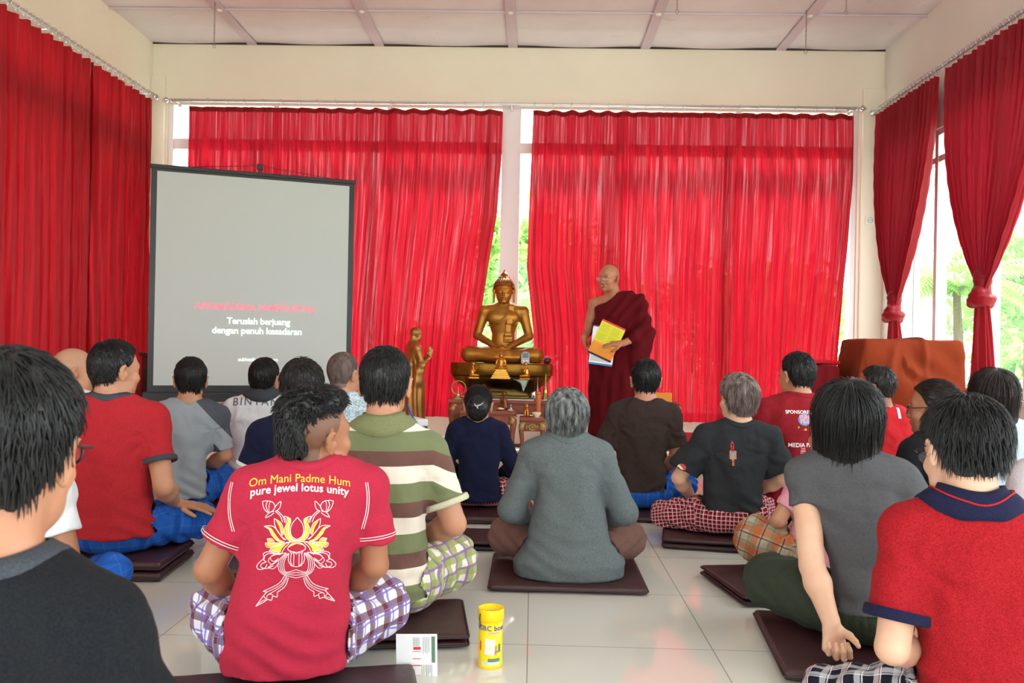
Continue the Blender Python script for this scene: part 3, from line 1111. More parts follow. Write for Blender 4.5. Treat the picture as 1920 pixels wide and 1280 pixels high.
def collar(I, mt, kind='crew', label=None, wide=1.0):
    """ribbed neckband or folded polo collar, laid on the shirt by casting rays along the neck"""
    nd = Vector(I['nd']); c0 = Vector(I['base'])
    M = axis_matrix(c0, nd)
    ex, ey = Vector(M.col[0][:3]), Vector(M.col[1][:3])
    r = I['rn'] * 0.97
    me = I['shirt'].data
    bvh = BVHTree.FromPolygons([v.co for v in me.vertices], [tuple(p.vertices) for p in me.polygons])
    n = 48
    bm = BM()
    rows = []

    pc_ = c0 + nd * 0.012

    def track(q):
        d = (ex * math.cos(q) * 1.03 + ey * math.sin(q)).normalized()
        out = []
        for i in range(44):
            e = R(84 - 2.4 * i)
            w = d * math.cos(e) + nd * math.sin(e)
            h, nn, _, _ = bvh.ray_cast(pc_ + w * 0.30, -w)
            if h is None: continue
            rad = (h - c0).dot(d)
            if rad < r * 1.05 or rad > 0.26: continue
            if nn.dot(w) < 0: nn = -nn
            if out and (h - out[-1][0]).length > 0.06: break
            out.append((h, nn))
        return d, out

    def along(tr, L):
        acc = 0.0
        for a, b_ in zip(tr, tr[1:]):
            l = (b_[0] - a[0]).length
            if acc + l >= L:
                t = (L - acc) / max(l, 1e-6)
                return a[0].lerp(b_[0], t), a[1].lerp(b_[1], t).normalized()
            acc += l
        return tr[-1]
    tracks = [track(2 * PI * k / n) for k in range(n)]
    tops = [((tr[0][0] - c0).dot(nd) if tr else 0.0) for d, tr in tracks]
    sm = [sum(tops[(k + o) % n] for o in range(-3, 4)) / 7 for k in range(n)]
    for k in range(n):
        d, tr = tracks[k]
        q = 2 * PI * k / n
        back = 0.5 - 0.5 * math.sin(q)                 # 1 at the nape
        if not tr: tr = [(c0 + d * r * 1.1, d), (c0 + d * r * 1.1 - nd * 0.05, d)]
        P_ = lambda L, up: (lambda hn: hn[0] + hn[1] * up)(along(tr, L))
        top = sm[k]
        if kind == 'crew':
            row = [c0 + d * r * 0.95 + nd * (top - 0.014), c0 + d * r * 0.97 + nd * (top + 0.008), c0 + d * r * 1.03 + nd * (top + 0.010), P_(0.003, 0.004), P_(0.003 + 0.013 * wide, 0.0030), P_(0.004 + 0.015 * wide, -0.004)]
        else:
            hgt = 0.014 + 0.016 * back
            row = [c0 + d * r * 0.95 + nd * (top - 0.012), c0 + d * r * 0.96 + nd * (top + hgt), c0 + d * r * 1.03 + nd * (top + hgt + 0.005), c0 + d * r * 1.12 + nd * (top + hgt * 0.7), P_(0.014, 0.012), P_(0.014 + 0.026 * wide, 0.006), P_(0.014 + 0.027 * wide, -0.003)]
        rows.append([bm.verts.new(v) for v in row])
    # even out small jumps between neighbouring rays
    for _ in range(2):
        new = [[(rows[(k - 1) % n][i].co + rows[k][i].co * 2 + rows[(k + 1) % n][i].co) / 4 for i in range(len(rows[0]))] for k in range(n)]
        for k in range(n):
            for i in range(len(rows[0])): rows[k][i].co = new[k][i]
    m = len(rows[0])
    for k in range(n):
        A, B = rows[k], rows[(k + 1) % n]
        for i in range(m - 1): bm.faces.new((A[i], B[i], B[i + 1], A[i + 1]))
    bmesh.ops.recalc_face_normals(bm, faces=bm.faces[:])
    o = obj('collar', bm, mt, I['shirt'], True)
    if label: o['label'] = label
    return o


def cuff(I, s, mt, width=0.022, label=None, back=0.0, grow=0.004):
    a = I['S'][s]; e = I['arms'][s][0]; d = e - a; L = np.linalg.norm(d); d = d / L
    c = a + d * (L * I['sleeve'] - back)
    r = I['sl_r'] + grow
    M = axis_matrix(c, d)
    bm = BM()
    lathe(bm, [(r, -width), (r + 0.003, -width * 0.8), (r + 0.004, -0.002), (r + 0.001, 0.003), (r - 0.006, 0.002), (r - 0.006, -width)], n=36, M=M, closed=True)
    o = obj('cuff', bm, mt, I['shirt'], True)
    if label: o['label'] = label
    return o


# ------------------------------------------------------------------ room materials
mat('wall_paint', (236, 227, 211), 0.8, var=0.04, vscale=1.2)
mat('wall_white', (226, 222, 216), 0.7, var=0.03, vscale=1.5)
mat('frame_paint', (236, 230, 234), 0.45)
mat('frame_grey', (190, 200, 206), 0.4)
mat('black_plastic', (24, 24, 27), 0.4)
mat('dark_metal', (40, 40, 42), 0.35, 0.6)
mat('chrome', (205, 205, 210), 0.18, 1.0)
mat('rod_white', (222, 216, 222), 0.25, 0.5)
mat('screen_cloth', (196, 205, 202), 0.85)
mat('gold', (172, 116, 44), 0.42, 0.75, var=0.22, vscale=5)
mat('gold_hair', (150, 98, 52), 0.42, 0.8, var=0.2, vscale=6)
mat('gold_dark', (138, 98, 34), 0.38, 0.9, var=0.25, vscale=9)
mat('gold_bright', (214, 150, 62), 0.3, 0.92, var=0.15, vscale=30)
mat('bronze', (128, 78, 48), 0.42, 0.8, var=0.2, vscale=30)
mat('old_gold', (176, 128, 70), 0.42, 0.8, var=0.25, vscale=7)
mat('silver', (196, 196, 200), 0.28, 0.9)
mat('pale_brass', (196, 180, 120), 0.3, 0.9)
mat('red_wood', (142, 72, 46), 0.42, var=0.22, vscale=14)
mat('dark_red_wood', (86, 26, 20), 0.42, var=0.25, vscale=10)
mat('dark_wood', (62, 28, 22), 0.4, var=0.2, vscale=10)
mat('carving_gold', (176, 146, 92), 0.45, 0.55, var=0.3, vscale=50, bump=0.5, bscale=90)
mat('cushion_vinyl', (62, 34, 36), 0.42, var=0.10, vscale=12, bump=0.25, bscale=160, Specular_IOR_Level=0.5)
mat('cushion_piping', (44, 22, 25), 0.45)
mat('tin_yellow', (250, 214, 10), 0.28)
mat('white_paper', (236, 238, 240), 0.7)
mat('white_print', (240, 236, 236), 0.7)
mat('yellow_print', (240, 200, 60), 0.7)
mat('pink_print', (238, 160, 172), 0.8)
mat('projected_pink', (248, 150, 164), 0.8, Emission_Color=srgb(250, 120, 140), Emission_Strength=0.25)  # projector light on the screen, put in as lettering colour with a faint glow
mat('projected_white', (245, 255, 252), 0.8, Emission_Color=srgb(235, 250, 245), Emission_Strength=0.28)  # likewise projector light, as pale colour plus emission
mat('pale_text', (232, 238, 240), 0.8)
mat('blue_print', (50, 70, 150), 0.6)
mat('black_print', (20, 20, 24), 0.6)
mat('orange_paper', (238, 136, 40), 0.6)
mat('yellow_paper', (226, 222, 40), 0.6)
mat('yellow_paper_dark', (214, 200, 34), 0.6)
mat('red_paper', (214, 50, 44), 0.6)
mat('blue_paper', (60, 120, 190), 0.6)
mat('green_paper', (92, 130, 104), 0.6)
mat('pale_green_paper', (226, 238, 214), 0.7)
mat('olive_text', (170, 180, 40), 0.7)
mat('grey_text', (110, 112, 120), 0.7)
mat('orange_box', (242, 158, 50), 0.5)
mat('lcd_grey', (92, 104, 92), 0.3)
mat('device_grey', (176, 182, 188), 0.35)
mat('pink_flower', (224, 120, 160), 0.7)
mat('maroon_bowl', (96, 30, 44), 0.35)
mat('wax_orange', (196, 106, 66), 0.5)
mat('ivory', (226, 216, 176), 0.5)
mat('socket_white', (232, 230, 224), 0.4)
mat('metal_chain', (150, 140, 140), 0.4, 0.7)
mat('seam_dark', (58, 48, 48), 0.8)
mat('batten', (202, 188, 198), 0.7, var=0.03, vscale=3)
mat('eye_dark', (30, 20, 16), 0.2)
mat('glasses_dark', (58, 24, 24), 0.3)
mat('glasses_metal', (190, 186, 180), 0.25, 0.9)
mat('blue_cord', (30, 80, 190), 0.5)
mat('grass', (176, 184, 160), 0.9, var=0.12, vscale=3)
mat('bark', (120, 100, 84), 0.9, var=0.25, vscale=12)

for n, c in dict(skin=(196, 142, 112), skin_light=(228, 184, 156), skin_tan=(172, 118, 88), skin_dark=(150, 98, 72), skin_monk=(190, 128, 96)).items():
    skin_mat(n, c)
hair_mat('hair_black', (9, 9, 10), (22, 21, 23))
hair_mat('hair_soft_black', (14, 12, 13), (36, 32, 32))
hair_mat('hair_brown', (88, 74, 70), (160, 142, 134), 0.5)
hair_mat('hair_grey', (58, 60, 62), (158, 162, 162), 0.45)
hair_mat('hair_buzz', (70, 58, 54), (112, 94, 86), 0.7)
hair_mat('hair_dark_brown', (22, 14, 13), (48, 32, 28), 0.45)

t = NT('lens_glass')
b = t.bsdf((0.95, 0.98, 1, 1), 0.03, 0, Transmission_Weight=0.0, Alpha=0.07)
MATS['lens_glass'] = t.m


def glass(name, tint=(0.93, 0.97, 0.96, 1), refl=0.06):
    t = NT(name)
    tr = t.new('ShaderNodeBsdfTransparent')
    tr.inputs[0].default_value = tint
    gl = t.new('ShaderNodeBsdfGlossy')
    gl.inputs['Roughness'].default_value = 0.02
    lw = t.new('ShaderNodeLayerWeight')
    lw.inputs['Blend'].default_value = 0.5
    mx = t.new('ShaderNodeMixShader')
    t.l(t.math('MULTIPLY_ADD', t.math('POWER', lw.outputs['Facing'], 5.0), 0.8, 0.035), mx.inputs[0]); t.l(tr.outputs[0], mx.inputs[1]); t.l(gl.outputs[0], mx.inputs[2])
    t.l(mx.outputs[0], t.out.inputs[0])
    MATS[name] = t.m
    return t.m


glass('window_glass')
glass('case_glass', (0.80, 0.86, 0.84, 1))

# glossy ceramic floor tiles, 60 cm
t = NT('floor_tile')
tc = t.new('ShaderNodeTexCoord')
mp = t.new('ShaderNodeMapping')
mp.inputs['Location'].default_value = (0.0, 0.22, 0)
t.l(tc.outputs['Object'], mp.inputs[0])
br = t.new('ShaderNodeTexBrick')
br.offset = 0.0
br.inputs['Scale'].default_value = 1.0
br.inputs['Mortar Size'].default_value = 0.0022
br.inputs['Mortar Smooth'].default_value = 0.3
br.inputs['Brick Width'].default_value = 0.6
br.inputs['Row Height'].default_value = 0.6
br.inputs['Color1'].default_value = srgb(222, 220, 212)
br.inputs['Color2'].default_value = srgb(218, 216, 208)
br.inputs['Mortar'].default_value = srgb(140, 134, 126)
t.l(mp.outputs[0], br.inputs[0])
cl = t.noise(1.6, 5, rough=0.6)
col = t.mix(t.math('MULTIPLY', cl, 0.35), br.outputs['Color'], srgb(232, 228, 218))
rn_ = t.math('MULTIPLY_ADD', t.noise(3, 3), 0.05, 0.045)
t.bsdf(col, rn_, 0, t.math('SUBTRACT', 1.0, br.outputs['Fac']), 0.15, 0.002, Specular_IOR_Level=0.75, Coat_Weight=0.35, Coat_Roughness=0.04)
MATS['floor_tile'] = t.m

t = NT('ceiling_board')
nz = t.noise(1.4, 5, rough=0.6)
nz2 = t.noise(5, 3)
cc = t.ramp(nz, [(0.3, srgb(212, 206, 210)), (0.7, srgb(226, 220, 224))])
cc = t.mix(t.math('MULTIPLY', t.math('GREATER_THAN', nz2, 0.68), 0.25), cc, srgb(190, 168, 160))
t.bsdf(cc, 0.75, 0, t.noise(2, 3), 0.5, 0.03)
MATS['ceiling_board'] = t.m


def curtain_mat(name, c, tr, sheer=0.10, streak=60):
    """thin satin: light passes through the weave, looser in some threads than in others"""
    t = NT(name)
    at = t.new('ShaderNodeAttribute', attribute_name='cloth')
    weave = t.noise(1.0, 5, vec=at.outputs['Vector'], rough=0.65, stretch=(streak, 1.1, 1))
    weave2 = t.noise(1.0, 3, vec=at.outputs['Vector'], rough=0.5, stretch=(9, 0.6, 1))
    base = t.ramp(weave, [(0.3, tuple(x * 0.8 for x in c[:3]) + (1,)), (0.7, c)])
    pr = t.n.new('ShaderNodeBsdfPrincipled')
    t.l(base, pr.inputs['Base Color'])
    pr.inputs['Roughness'].default_value = 0.48
    pr.inputs['Sheen Weight'].default_value = 0.2
    pr.inputs['Specular IOR Level'].default_value = 0.35
    tl = t.n.new('ShaderNodeBsdfTranslucent')
    tl.inputs['Color'].default_value = tr
    bp = t.n.new('ShaderNodeBump')
    bp.inputs['Strength'].default_value = 0.35
    bp.inputs['Distance'].default_value = 0.01
    hh = t.noise(1.0, 4, vec=at.outputs['Vector'], rough=0.6, stretch=(26, 2.2, 1))
    t.l(hh, bp.inputs['Height']); t.l(bp.outputs[0], pr.inputs['Normal']); t.l(bp.outputs[0], tl.inputs['Normal'])
    m1 = t.n.new('ShaderNodeMixShader'); m1.inputs[0].default_value = 0.5
    t.l(pr.outputs[0], m1.inputs[1]); t.l(tl.outputs[0], m1.inputs[2])
    tp = t.n.new('ShaderNodeBsdfTransparent')
    tp.inputs[0].default_value = (1.0, 0.62, 0.64, 1)
    loose = t.math('MULTIPLY', t.math('POWER', weave, 9.0), t.math('MULTIPLY', t.math('POWER', weave2, 2.0), 60 * sheer))
    loose = t.math('MINIMUM', t.math('MULTIPLY', loose, 0.75), 0.055)
    m2 = t.n.new('ShaderNodeMixShader')
    t.l(loose, m2.inputs[0]); t.l(m1.outputs[0], m2.inputs[1]); t.l(tp.outputs[0], m2.inputs[2])
    t.l(m2.outputs[0], t.out.inputs[0])
    MATS[name] = t.m


curtain_mat('curtain_red', srgb(176, 14, 28), (0.34, 0.004, 0.016, 1), 0.26)
curtain_mat('curtain_side', srgb(166, 14, 26), (0.30, 0.003, 0.008, 1), 0.0)
curtain_mat('curtain_tied', srgb(184, 26, 48), (0.42, 0.010, 0.03, 1), 0.0)

# ------------------------------------------------------------------ room shell
XL, XR, YB, YF, ZC = -3.72, 3.27, 8.14, -3.6, 3.82
T_ = 0.15
bm = BM(); bx(bm, (XL - T_, YF, -0.1), (XR + T_, YB + T_, 0)); struct('floor', bm, MATS['floor_tile'])

# ceiling: boards with a slight sag, cover battens
NX, NY = 56, 80
gx = np.linspace(XL - T_, XR + T_, NX); gy = np.linspace(YF, YB + T_, NY)
X, Y = np.meshgrid(gx, gy, indexing='ij')
seamx = [-3.02, -1.77, -0.52 + 0.28, 1.0, 2.25]
sag = 0.010 * np.sin((X + 0.24) / 1.25 * PI) ** 2 * np.exp(-((YB - Y) / 0.5) ** 2) * -1.6 - 0.004 * np.sin(Y * 5) ** 2
Pc = np.stack([X.ravel(), Y.ravel(), (ZC + sag).ravel()], 1)
ii = np.arange(NX * NY).reshape(NX, NY)
Fc = np.stack([ii[:-1, :-1].ravel(), ii[:-1, 1:].ravel(), ii[1:, 1:].ravel(), ii[1:, :-1].ravel()], 1)
Pc2 = Pc + np.array([0, 0, 0.06])
me = np_mesh('ceiling', np.concatenate([Pc, Pc2]), np.concatenate([Fc, Fc[:, ::-1] + len(Pc)]))
o = link_mesh('ceiling', me, MATS['ceiling_board']); o['kind'] = 'structure'
seams = [at_y(px, 74, YB).x for px in (474, 712, 962, 1210, 1464)]
ys = at_z(960, 19, ZC).y
k = 0
for x in seams:
    k += 1
    bm = BM(); bx(bm, (x - 0.045, YF, ZC - 0.022), (x + 0.045, YB, ZC - 0.012), 0.002)
    struct('trim_%d' % k, bm, MATS['batten'])
for y in (ys, ys - 1.22, ys - 2.44):
    k += 1
    bm = BM(); bx(bm, (XL, y - 0.006, ZC - 0.026), (XR, y + 0.006, ZC - 0.010))
    struct('trim_%d' % k, bm, MATS['batten'])
# dark gap where the boards meet the wall
k += 1
bm = BM(); bx(bm, (XL, YB - 0.012, ZC - 0.020), (XR, YB - 0.001, ZC - 0.004)); struct('trim_%d' % k, bm, MATS['seam_dark'])
for i, x in enumerate(seams):
    bm = BM(); lathe(bm, [(0, -0.034), (0.018, -0.034), (0.024, -0.026), (0.024, -0.020)], c=(x, ys, ZC), n=20)
    tag(obj('screw_cap', bm, MATS['socket_white'], None, True), ['white round screw cap on the ceiling batten at far left', 'white round screw cap on the ceiling above the projector screen', 'white round screw cap on the ceiling batten above the golden seated statue', 'white round screw cap on the ceiling above the standing monk', 'white round screw cap on the ceiling at the right, beside a hanging chain'][i], 'screw cap', 'screw caps on the ceiling')

chains = [(403, 6, 84, 'long thin chain hanging from the ceiling above the left end of the screen'), (1512, 24, 94, 'long thin chain hanging from the ceiling at the right, near the window wall'),
          (1270, -10, 18, 'short end of a thin chain at the top edge, above the standing monk'), (1587, -8, 22, 'short end of a thin chain at the top edge, above the right side')]
for px, y0, y1, lab in chains:
    a = at_z(px, y0 if y0 > 0 else y0, ZC - 0.03)
    Yc = a.y
    z1 = at_y(px, y1, Yc).z
    bm = BM()
    z = ZC - 0.02; j = 0
    while z > z1:
        tube(bm, [(a.x + (0.006 * math.cos(q) if j % 2 else 0), Yc + (0 if j % 2 else 0.006 * math.cos(q)), z + 0.011 * math.sin(q)) for q in [2 * PI * w / 8 for w in range(8)]], 0.0018, 5, closed=True)
        z -= 0.0175; j += 1
    tube(bm, ring_pts((a.x, Yc, z - 0.006), 0.013, 12, 'y'), 0.0022, 5, closed=True)
    tag(obj('ceiling_chain', bm, MATS['metal_chain'], None, True), lab, 'chain', 'chains hanging from the ceiling')

# back wall: solid above the windows, low wall below, corner pilasters
ZW0, ZW1 = 0.30, 3.27
BW0, BW1 = at_y(312, 330, YB).x, at_y(1608, 330, YB).x
bm = BM()
bx(bm, (XL - T_, YB, ZW1), (XR + T_, YB + T_, ZC + 0.05))
bx(bm, (XL - T_, YB, 0), (BW0, YB + T_, ZW1))
bx(bm, (BW1, YB, 0), (XR + T_, YB + T_, ZW1))
bx(bm, (BW0, YB, 0), (BW1, YB + T_, ZW0))
struct('wall_back', bm, MATS['wall_paint'])
k += 1
bm = BM(); bx(bm, (XL, YB - 0.035, 0), (BW0 - 0.02, YB, 3.48), 0.004); bx(bm, (BW1 + 0.03, YB - 0.035, 0), (XR, YB, 3.44), 0.004)
struct('trim_%d' % k, bm, MATS['wall_paint'])


def window(idx, x0, x1, z0, z1, place, mulls, trans, fr=0.05, dep=0.10, sashes=()):
    """place maps (u along the wall, depth outwards, z) to the room"""
    w = tag(bpy.data.objects.new('window_%d' % idx, None), kind='structure')
    C.objects.link(w)

    def part(name, boxes, m, par=w):
        bm = BM()
        for lo, hi in boxes: bx(bm, lo, hi, 0.003)
        for v in bm.verts: v.co = Vector(place(*v.co))
        bmesh.ops.recalc_face_normals(bm, faces=bm.faces[:])
        return obj(name, bm, MATS[m], par)
    part('window_frame', [((x0, 0, z0), (x0 + fr, dep, z1)), ((x1 - fr, 0, z0), (x1, dep, z1)), ((x0 + fr, 0, z0), (x1 - fr, dep, z0 + fr)), ((x0 + fr, 0, z1 - fr), (x1 - fr, dep, z1))], 'frame_paint')
    for c, wd in mulls: part('mullion', [((c - wd / 2, 0.005, z0 + fr), (c + wd / 2, dep - 0.005, z1 - fr))], 'frame_paint')
    for zt, wd in trans:
        part('transom', [((x0 + fr, 0.012, zt - wd / 2), (x1 - fr, dep - 0.012, zt + wd / 2))], 'frame_paint')
    es = [x0 + fr] + [v for c, wd in mulls for v in (c - wd / 2, c + wd / 2)] + [x1 - fr]
    zs = [z0 + fr] + [v for c, wd in trans for v in (c - wd / 2, c + wd / 2)] + [z1 - fr]
    for i in range(0, len(es), 2):
        for j in range(0, len(zs), 2):
            if (i // 2, j // 2) in sashes: continue
            part('pane', [((es[i], dep * 0.5 - 0.002, zs[j]), (es[i + 1], dep * 0.5 + 0.002, zs[j + 1]))], 'window_glass')
    return w, part


zt = at_y(970, 276, YB).z
mc = at_y(956, 400, YB).x
window(1, BW0, BW1, ZW0, ZW1, lambda u, d, z: (u, YB + 0.02 + d, z), [(BW0 + 1.05, 0.05), (BW0 + 2.15, 0.05), (mc, 0.18), (mc + 1.08, 0.05), (mc + 2.16, 0.05)], [(zt, 0.10)])
bm = BM(); bx(bm, (BW0 - 0.02, YB - 0.045, ZW0 - 0.03), (BW1 + 0.02, YB + 0.03, ZW0), 0.004); struct('trim_30', bm, MATS['frame_paint'])

# right wall with tall casements, several of them open outwards
RZ0, RZ1 = 0.66, 2.80
RY0, RY1 = -2.8, YB - 0.36
bm = BM()
bx(bm, (XR, YF, RZ1), (XR + T_, YB, ZC + 0.05))
bx(bm, (XR, YF, 0), (XR + T_, YB, RZ0))
bx(bm, (XR, RY1, RZ0), (XR + T_, YB, RZ1)); bx(bm, (XR, YF, RZ0), (XR + T_, RY0, RZ1))
struct('wall_right', bm, MATS['wall_white'])
pr = lambda u, d, z: (XR + 0.02 + d, u, z)
nb = 16
step = (RY1 - RY0) / nb
mul = [(RY1 - step * i, 0.055) for i in range(1, nb)][::-1]
open_idx = {i for i in range(nb) if i % 2 == 1}
w2, part2 = window(2, RY0, RY1, RZ0, RZ1, pr, mul, [(2.56, 0.05)], sashes={(i, 0) for i in open_idx})
for i in sorted(open_idx):
    y = RY0 + step * i + 0.03
    if y < 3.0: continue
    wS = step - 0.06
    s = tag(bpy.data.objects.new('open_casement', None)); C.objects.link(s); s.parent = w2
    bm = BM()
    M = Matrix.Translation((XR + 0.13, y + wS, 0)) @ Matrix.Rotation(R(78), 4, 'Z') @ Matrix.Translation((0, 0, 0))
    M = Matrix.Translation((XR + 0.13, y + wS, 0)) @ Matrix.Rotation(R(-14), 4, 'Z')
    bb = [((0, -0.02, RZ0 + 0.06), (0.055, 0.02, 2.52)), ((wS - 0.055, -0.02, RZ0 + 0.06), (wS, 0.02, 2.52)), ((0.055, -0.02, RZ0 + 0.06), (wS - 0.055, 0.02, RZ0 + 0.12)), ((0.055, -0.02, 2.46), (wS - 0.055, 0.02, 2.52))]
    for lo, hi in bb: bx(bm, lo, hi, 0.003, M)
    s2 = obj('sash_frame', bm, MATS['frame_grey'], s)
    bm = BM(); bx(bm, (0.055, -0.003, RZ0 + 0.12), (wS - 0.055, 0.003, 2.46), 0, M); obj('pane', bm, MATS['window_glass'], s)
bm = BM(); bx(bm, (XR - 0.03, RY0, RZ0 - 0.03), (XR + 0.02, RY1, RZ0), 0.004); struct('trim_31', bm, MATS['frame_paint'])

# left wall, windows behind the long curtain
LY0, LY1 = -2.8, YB - 0.30
bm = BM()
bx(bm, (XL - T_, YF, 3.2), (XL, YB, ZC + 0.05)); bx(bm, (XL - T_, YF, 0), (XL, YB, 0.66))
bx(bm, (XL - T_, LY1, 0.66), (XL, YB, 3.2)); bx(bm, (XL - T_, YF, 0.66), (XL, LY0, 3.2))
struct('wall_left', bm, MATS['wall_paint'])
st = (LY1 - LY0) / 9
window(3, LY0, LY1, 0.66, 3.2, lambda u, d, z: (XL - 0.02 - d, u, z), [(LY0 + st * i, 0.08) for i in range(1, 9)], [(2.72, 0.22)])

# unseen wall behind the camera, three wide openings added to let in fill light
bm = BM()
bx(bm, (XL - T_, YF - T_, 2.9), (XR + T_, YF, ZC + 0.05))
for a, c in ((XL - T_, -3.2), (-1.25, -0.95), (0.9, 1.2), (2.9, XR + T_)): bx(bm, (a, YF - T_, 0), (c, YF, 2.9))
struct('wall_rear', bm, MATS['wall_paint'])

# wall socket
p = at_y(1631, 413, YB - 0.04)
t_ = thing('wall_socket', 'small white round-faced power socket on the right corner pilaster', 'socket', (p.x, YB - 0.035, p.z))
bm = BM(); bx(bm, (-0.042, -0.012, -0.042), (0.042, 0, 0.042), 0.006); obj('cover_plate', bm, MATS['socket_white'], t_)
bm = BM(); lathe(bm, [(0.021, 0), (0.026, 0), (0.026, 0.006), (0.021, 0.006)], n=24, M=Matrix.Translation((0, -0.012, 0)) @ Matrix.Rotation(R(90), 4, 'X'), closed=True); obj('socket_ring', bm, MATS['device_grey'], t_, True)
bm = BM()
for s in (-1, 1): lathe(bm, [(0, 0), (0.004, 0), (0.004, 0.003), (0, 0.003)], n=8, M=Matrix.Translation((s * 0.009, -0.0125, 0)) @ Matrix.Rotation(R(90), 4, 'X'))
obj('pin_hole', bm, MATS['black_plastic'], t_)
p = at_y(281, 372, YB - 0.3)
t_ = thing('wall_switch', 'small pale wall switch between the left curtain and the screen', 'switch', (p.x - 0.02, YB - 0.035, p.z))
bm = BM(); bx(bm, (-0.05, -0.012, -0.04), (0.05, 0, 0.04), 0.005); obj('cover_plate', bm, MATS['socket_white'], t_)
bm = BM(); bx(bm, (-0.018, -0.018, -0.02), (0.018, -0.011, 0.02), 0.003); obj('rocker', bm, MATS['ivory'], t_)


# ------------------------------------------------------------------ curtains
def curtain_mesh(name, top, bot, nU, nV, pleat, amp, mt, parent, seed, edge=None, sagn=0.012, hooks=None, crumple=1.0, pin=1.0):
    """top(u) and bot(u) give the 3-D line of the upper and lower edge; n is the room side"""
    u = np.linspace(0, 1, nU); v = np.linspace(0, 1, nV)
    U, V = np.meshgrid(u, v, indexing='ij')
    A = np.array([top(a) for a in u]); B = np.array([bot(a) for a in u])
    Ue = U.copy()
    P = A[:, None, :] * (1 - V)[..., None] + B[:, None, :] * V[..., None]
    if edge is not None:
        P = P + edge(U, V)
    length = np.linalg.norm(A[-1] - A[0])
    dirn = (A[-1] - A[0]) / length
    nrm = np.cross(dirn, [0, 0, 1.0])
    s = U * length
    rs = np.random.RandomState(seed)
    ph = rs.rand(12) * 6.28
    soft = 0.35 + 0.65 * np.clip(V / 0.25, 0, 1)
    f = amp * np.sin(2 * PI * s / pleat + 0.9 * np.sin(s * 2.1 + ph[0]) + 0.5 * np.sin(V * 3 + ph[1] + s))
    f += amp * 0.55 * np.sin(2 * PI * s / pleat * 2.3 + ph[2] + 1.5 * np.sin(V * 2.4 + ph[3])) * soft
    f += amp * 0.30 * crumple * np.sin(2 * PI * s / pleat * 5.1 + ph[4] + 2.0 * np.sin(V * 5 + ph[5] + s * 3)) * soft
    f += 0.0022 * crumple * np.sin(s * 210 + 3 * np.sin(V * 9 + s * 11 + ph[6])) * np.clip(V * 4, 0, 1)
    f += 0.0030 * crumple * np.sin(V * 60 + 6 * np.sin(s * 13 + ph[7])) * np.sin(s * 23 + ph[8])
    P = P + f[..., None] * nrm
    if hooks:
        P[..., 2] -= sagn * np.sin(PI * ((s / hooks) % 1.0)) ** 1.0 * np.exp(-V * 30)
    F = []
    ii = np.arange(nU * nV).reshape(nU, nV)
    F = np.stack([ii[:-1, :-1].ravel(), ii[1:, :-1].ravel(), ii[1:, 1:].ravel(), ii[:-1, 1:].ravel()], 1)
    me = np_mesh(name, P.reshape(-1, 3), F)
    at = me.attributes.new('cloth', 'FLOAT_VECTOR', 'POINT')
    H = np.linalg.norm(B[0] - A[0])
    cl = np.stack([s.ravel(), (V * H).ravel(), np.full(s.size, seed * 3.1)], 1).astype(np.float32)
    at.data.foreach_set('vector', cl.ravel())
    return link_mesh(name, me, MATS[mt], parent), A


def rod(name, a, b, label, n_rings=0, finials=(True, True), r=0.014, skip=(), drop=0.0):
    a, b = Vector(a), Vector(b)
    t_ = thing(name, label, 'curtain rod', ((a + b) / 2))
    c = (a + b) / 2
    bm = BM(); tube(bm, [a - c, b - c], r, 14); obj('pole', bm, MATS['rod_white'], t_, True)
    d = (b - a).normalized()
    for on, p, s in ((finials[0], a, -1), (finials[1], b, 1)):
        if not on: continue
        bm = BM()
        prof = [(0.013, 0), (0.020, 0.004), (0.020, 0.012), (0.011, 0.018), (0.011, 0.028), (0.024, 0.040), (0.031, 0.055), (0.024, 0.070), (0.010, 0.078), (0.012, 0.086), (0, 0.092)]
        lathe(bm, prof, n=18, M=axis_matrix(p - c, d * s, (0, 0, 1)))
        obj('finial', bm, MATS['chrome'], t_, True)
    return t_, c


def rings(t_, c, pts, axis, R0=0.023):
    """one ring round the pole per hook; the rings share one mesh"""
    bm = BM(); tube(bm, ring_pts((0, 0, 0), R0, 14, axis), 0.0026, 6, closed=True)
    tube(bm, [(0, 0, -R0), (0.002, 0.002, -R0 - 0.012), (0, 0, -R0 - 0.026)], 0.0018, 5)
    first = obj('curtain_ring', bm, MATS['chrome'], t_, True)
    for i, p in enumerate(pts):
        o = first if i == 0 else first.copy()
        if i: C.objects.link(o); o.parent = t_
        o.location = Vector(p) - c


YC = YB - 0.13          # plane of the back curtains
ra, rb = at_y(322, 184, YC), at_y(1606, 207, YC)
zr = (ra.z + rb.z) / 2
print('rod z', ra.z, rb.z)
rt, rc_ = rod('curtain_rod', (ra.x, YC, zr), (rb.x, YC, zr), 'long white metal curtain rod across the back wall')
for x in (ra.x + 0.03, mc, rb.x - 0.03):
    bm = BM()
    tube(bm, [Vector((x, YC, zr)) - rc_, Vector((x, YB - 0.006, zr)) - rc_], 0.008, 8)
    bx(bm, Vector((x - 0.012, YB - 0.012, zr - 0.03)) - rc_, Vector((x + 0.012, YB - 0.001, zr + 0.03)) - rc_)
    obj('wall_bracket', bm, MATS['rod_white'], rt)
hook = 0.178
zbt = 0.275
ztop = zr - 0.055


def edge_fn(length, right=None, left=None):
    """pull the vertical edges sideways: lists of (v, shift in metres along the curtain)"""
    def f(U, V):
        out = np.zeros(U.shape + (3,))
        if right: out[..., 0] += np.interp(V, [q[0] for q in right], [q[1] for q in right]) * U ** 1.6
        if left: out[..., 0] += np.interp(V, [q[0] for q in left], [q[1] for q in left]) * (1 - U) ** 1.6
        return out
    return f


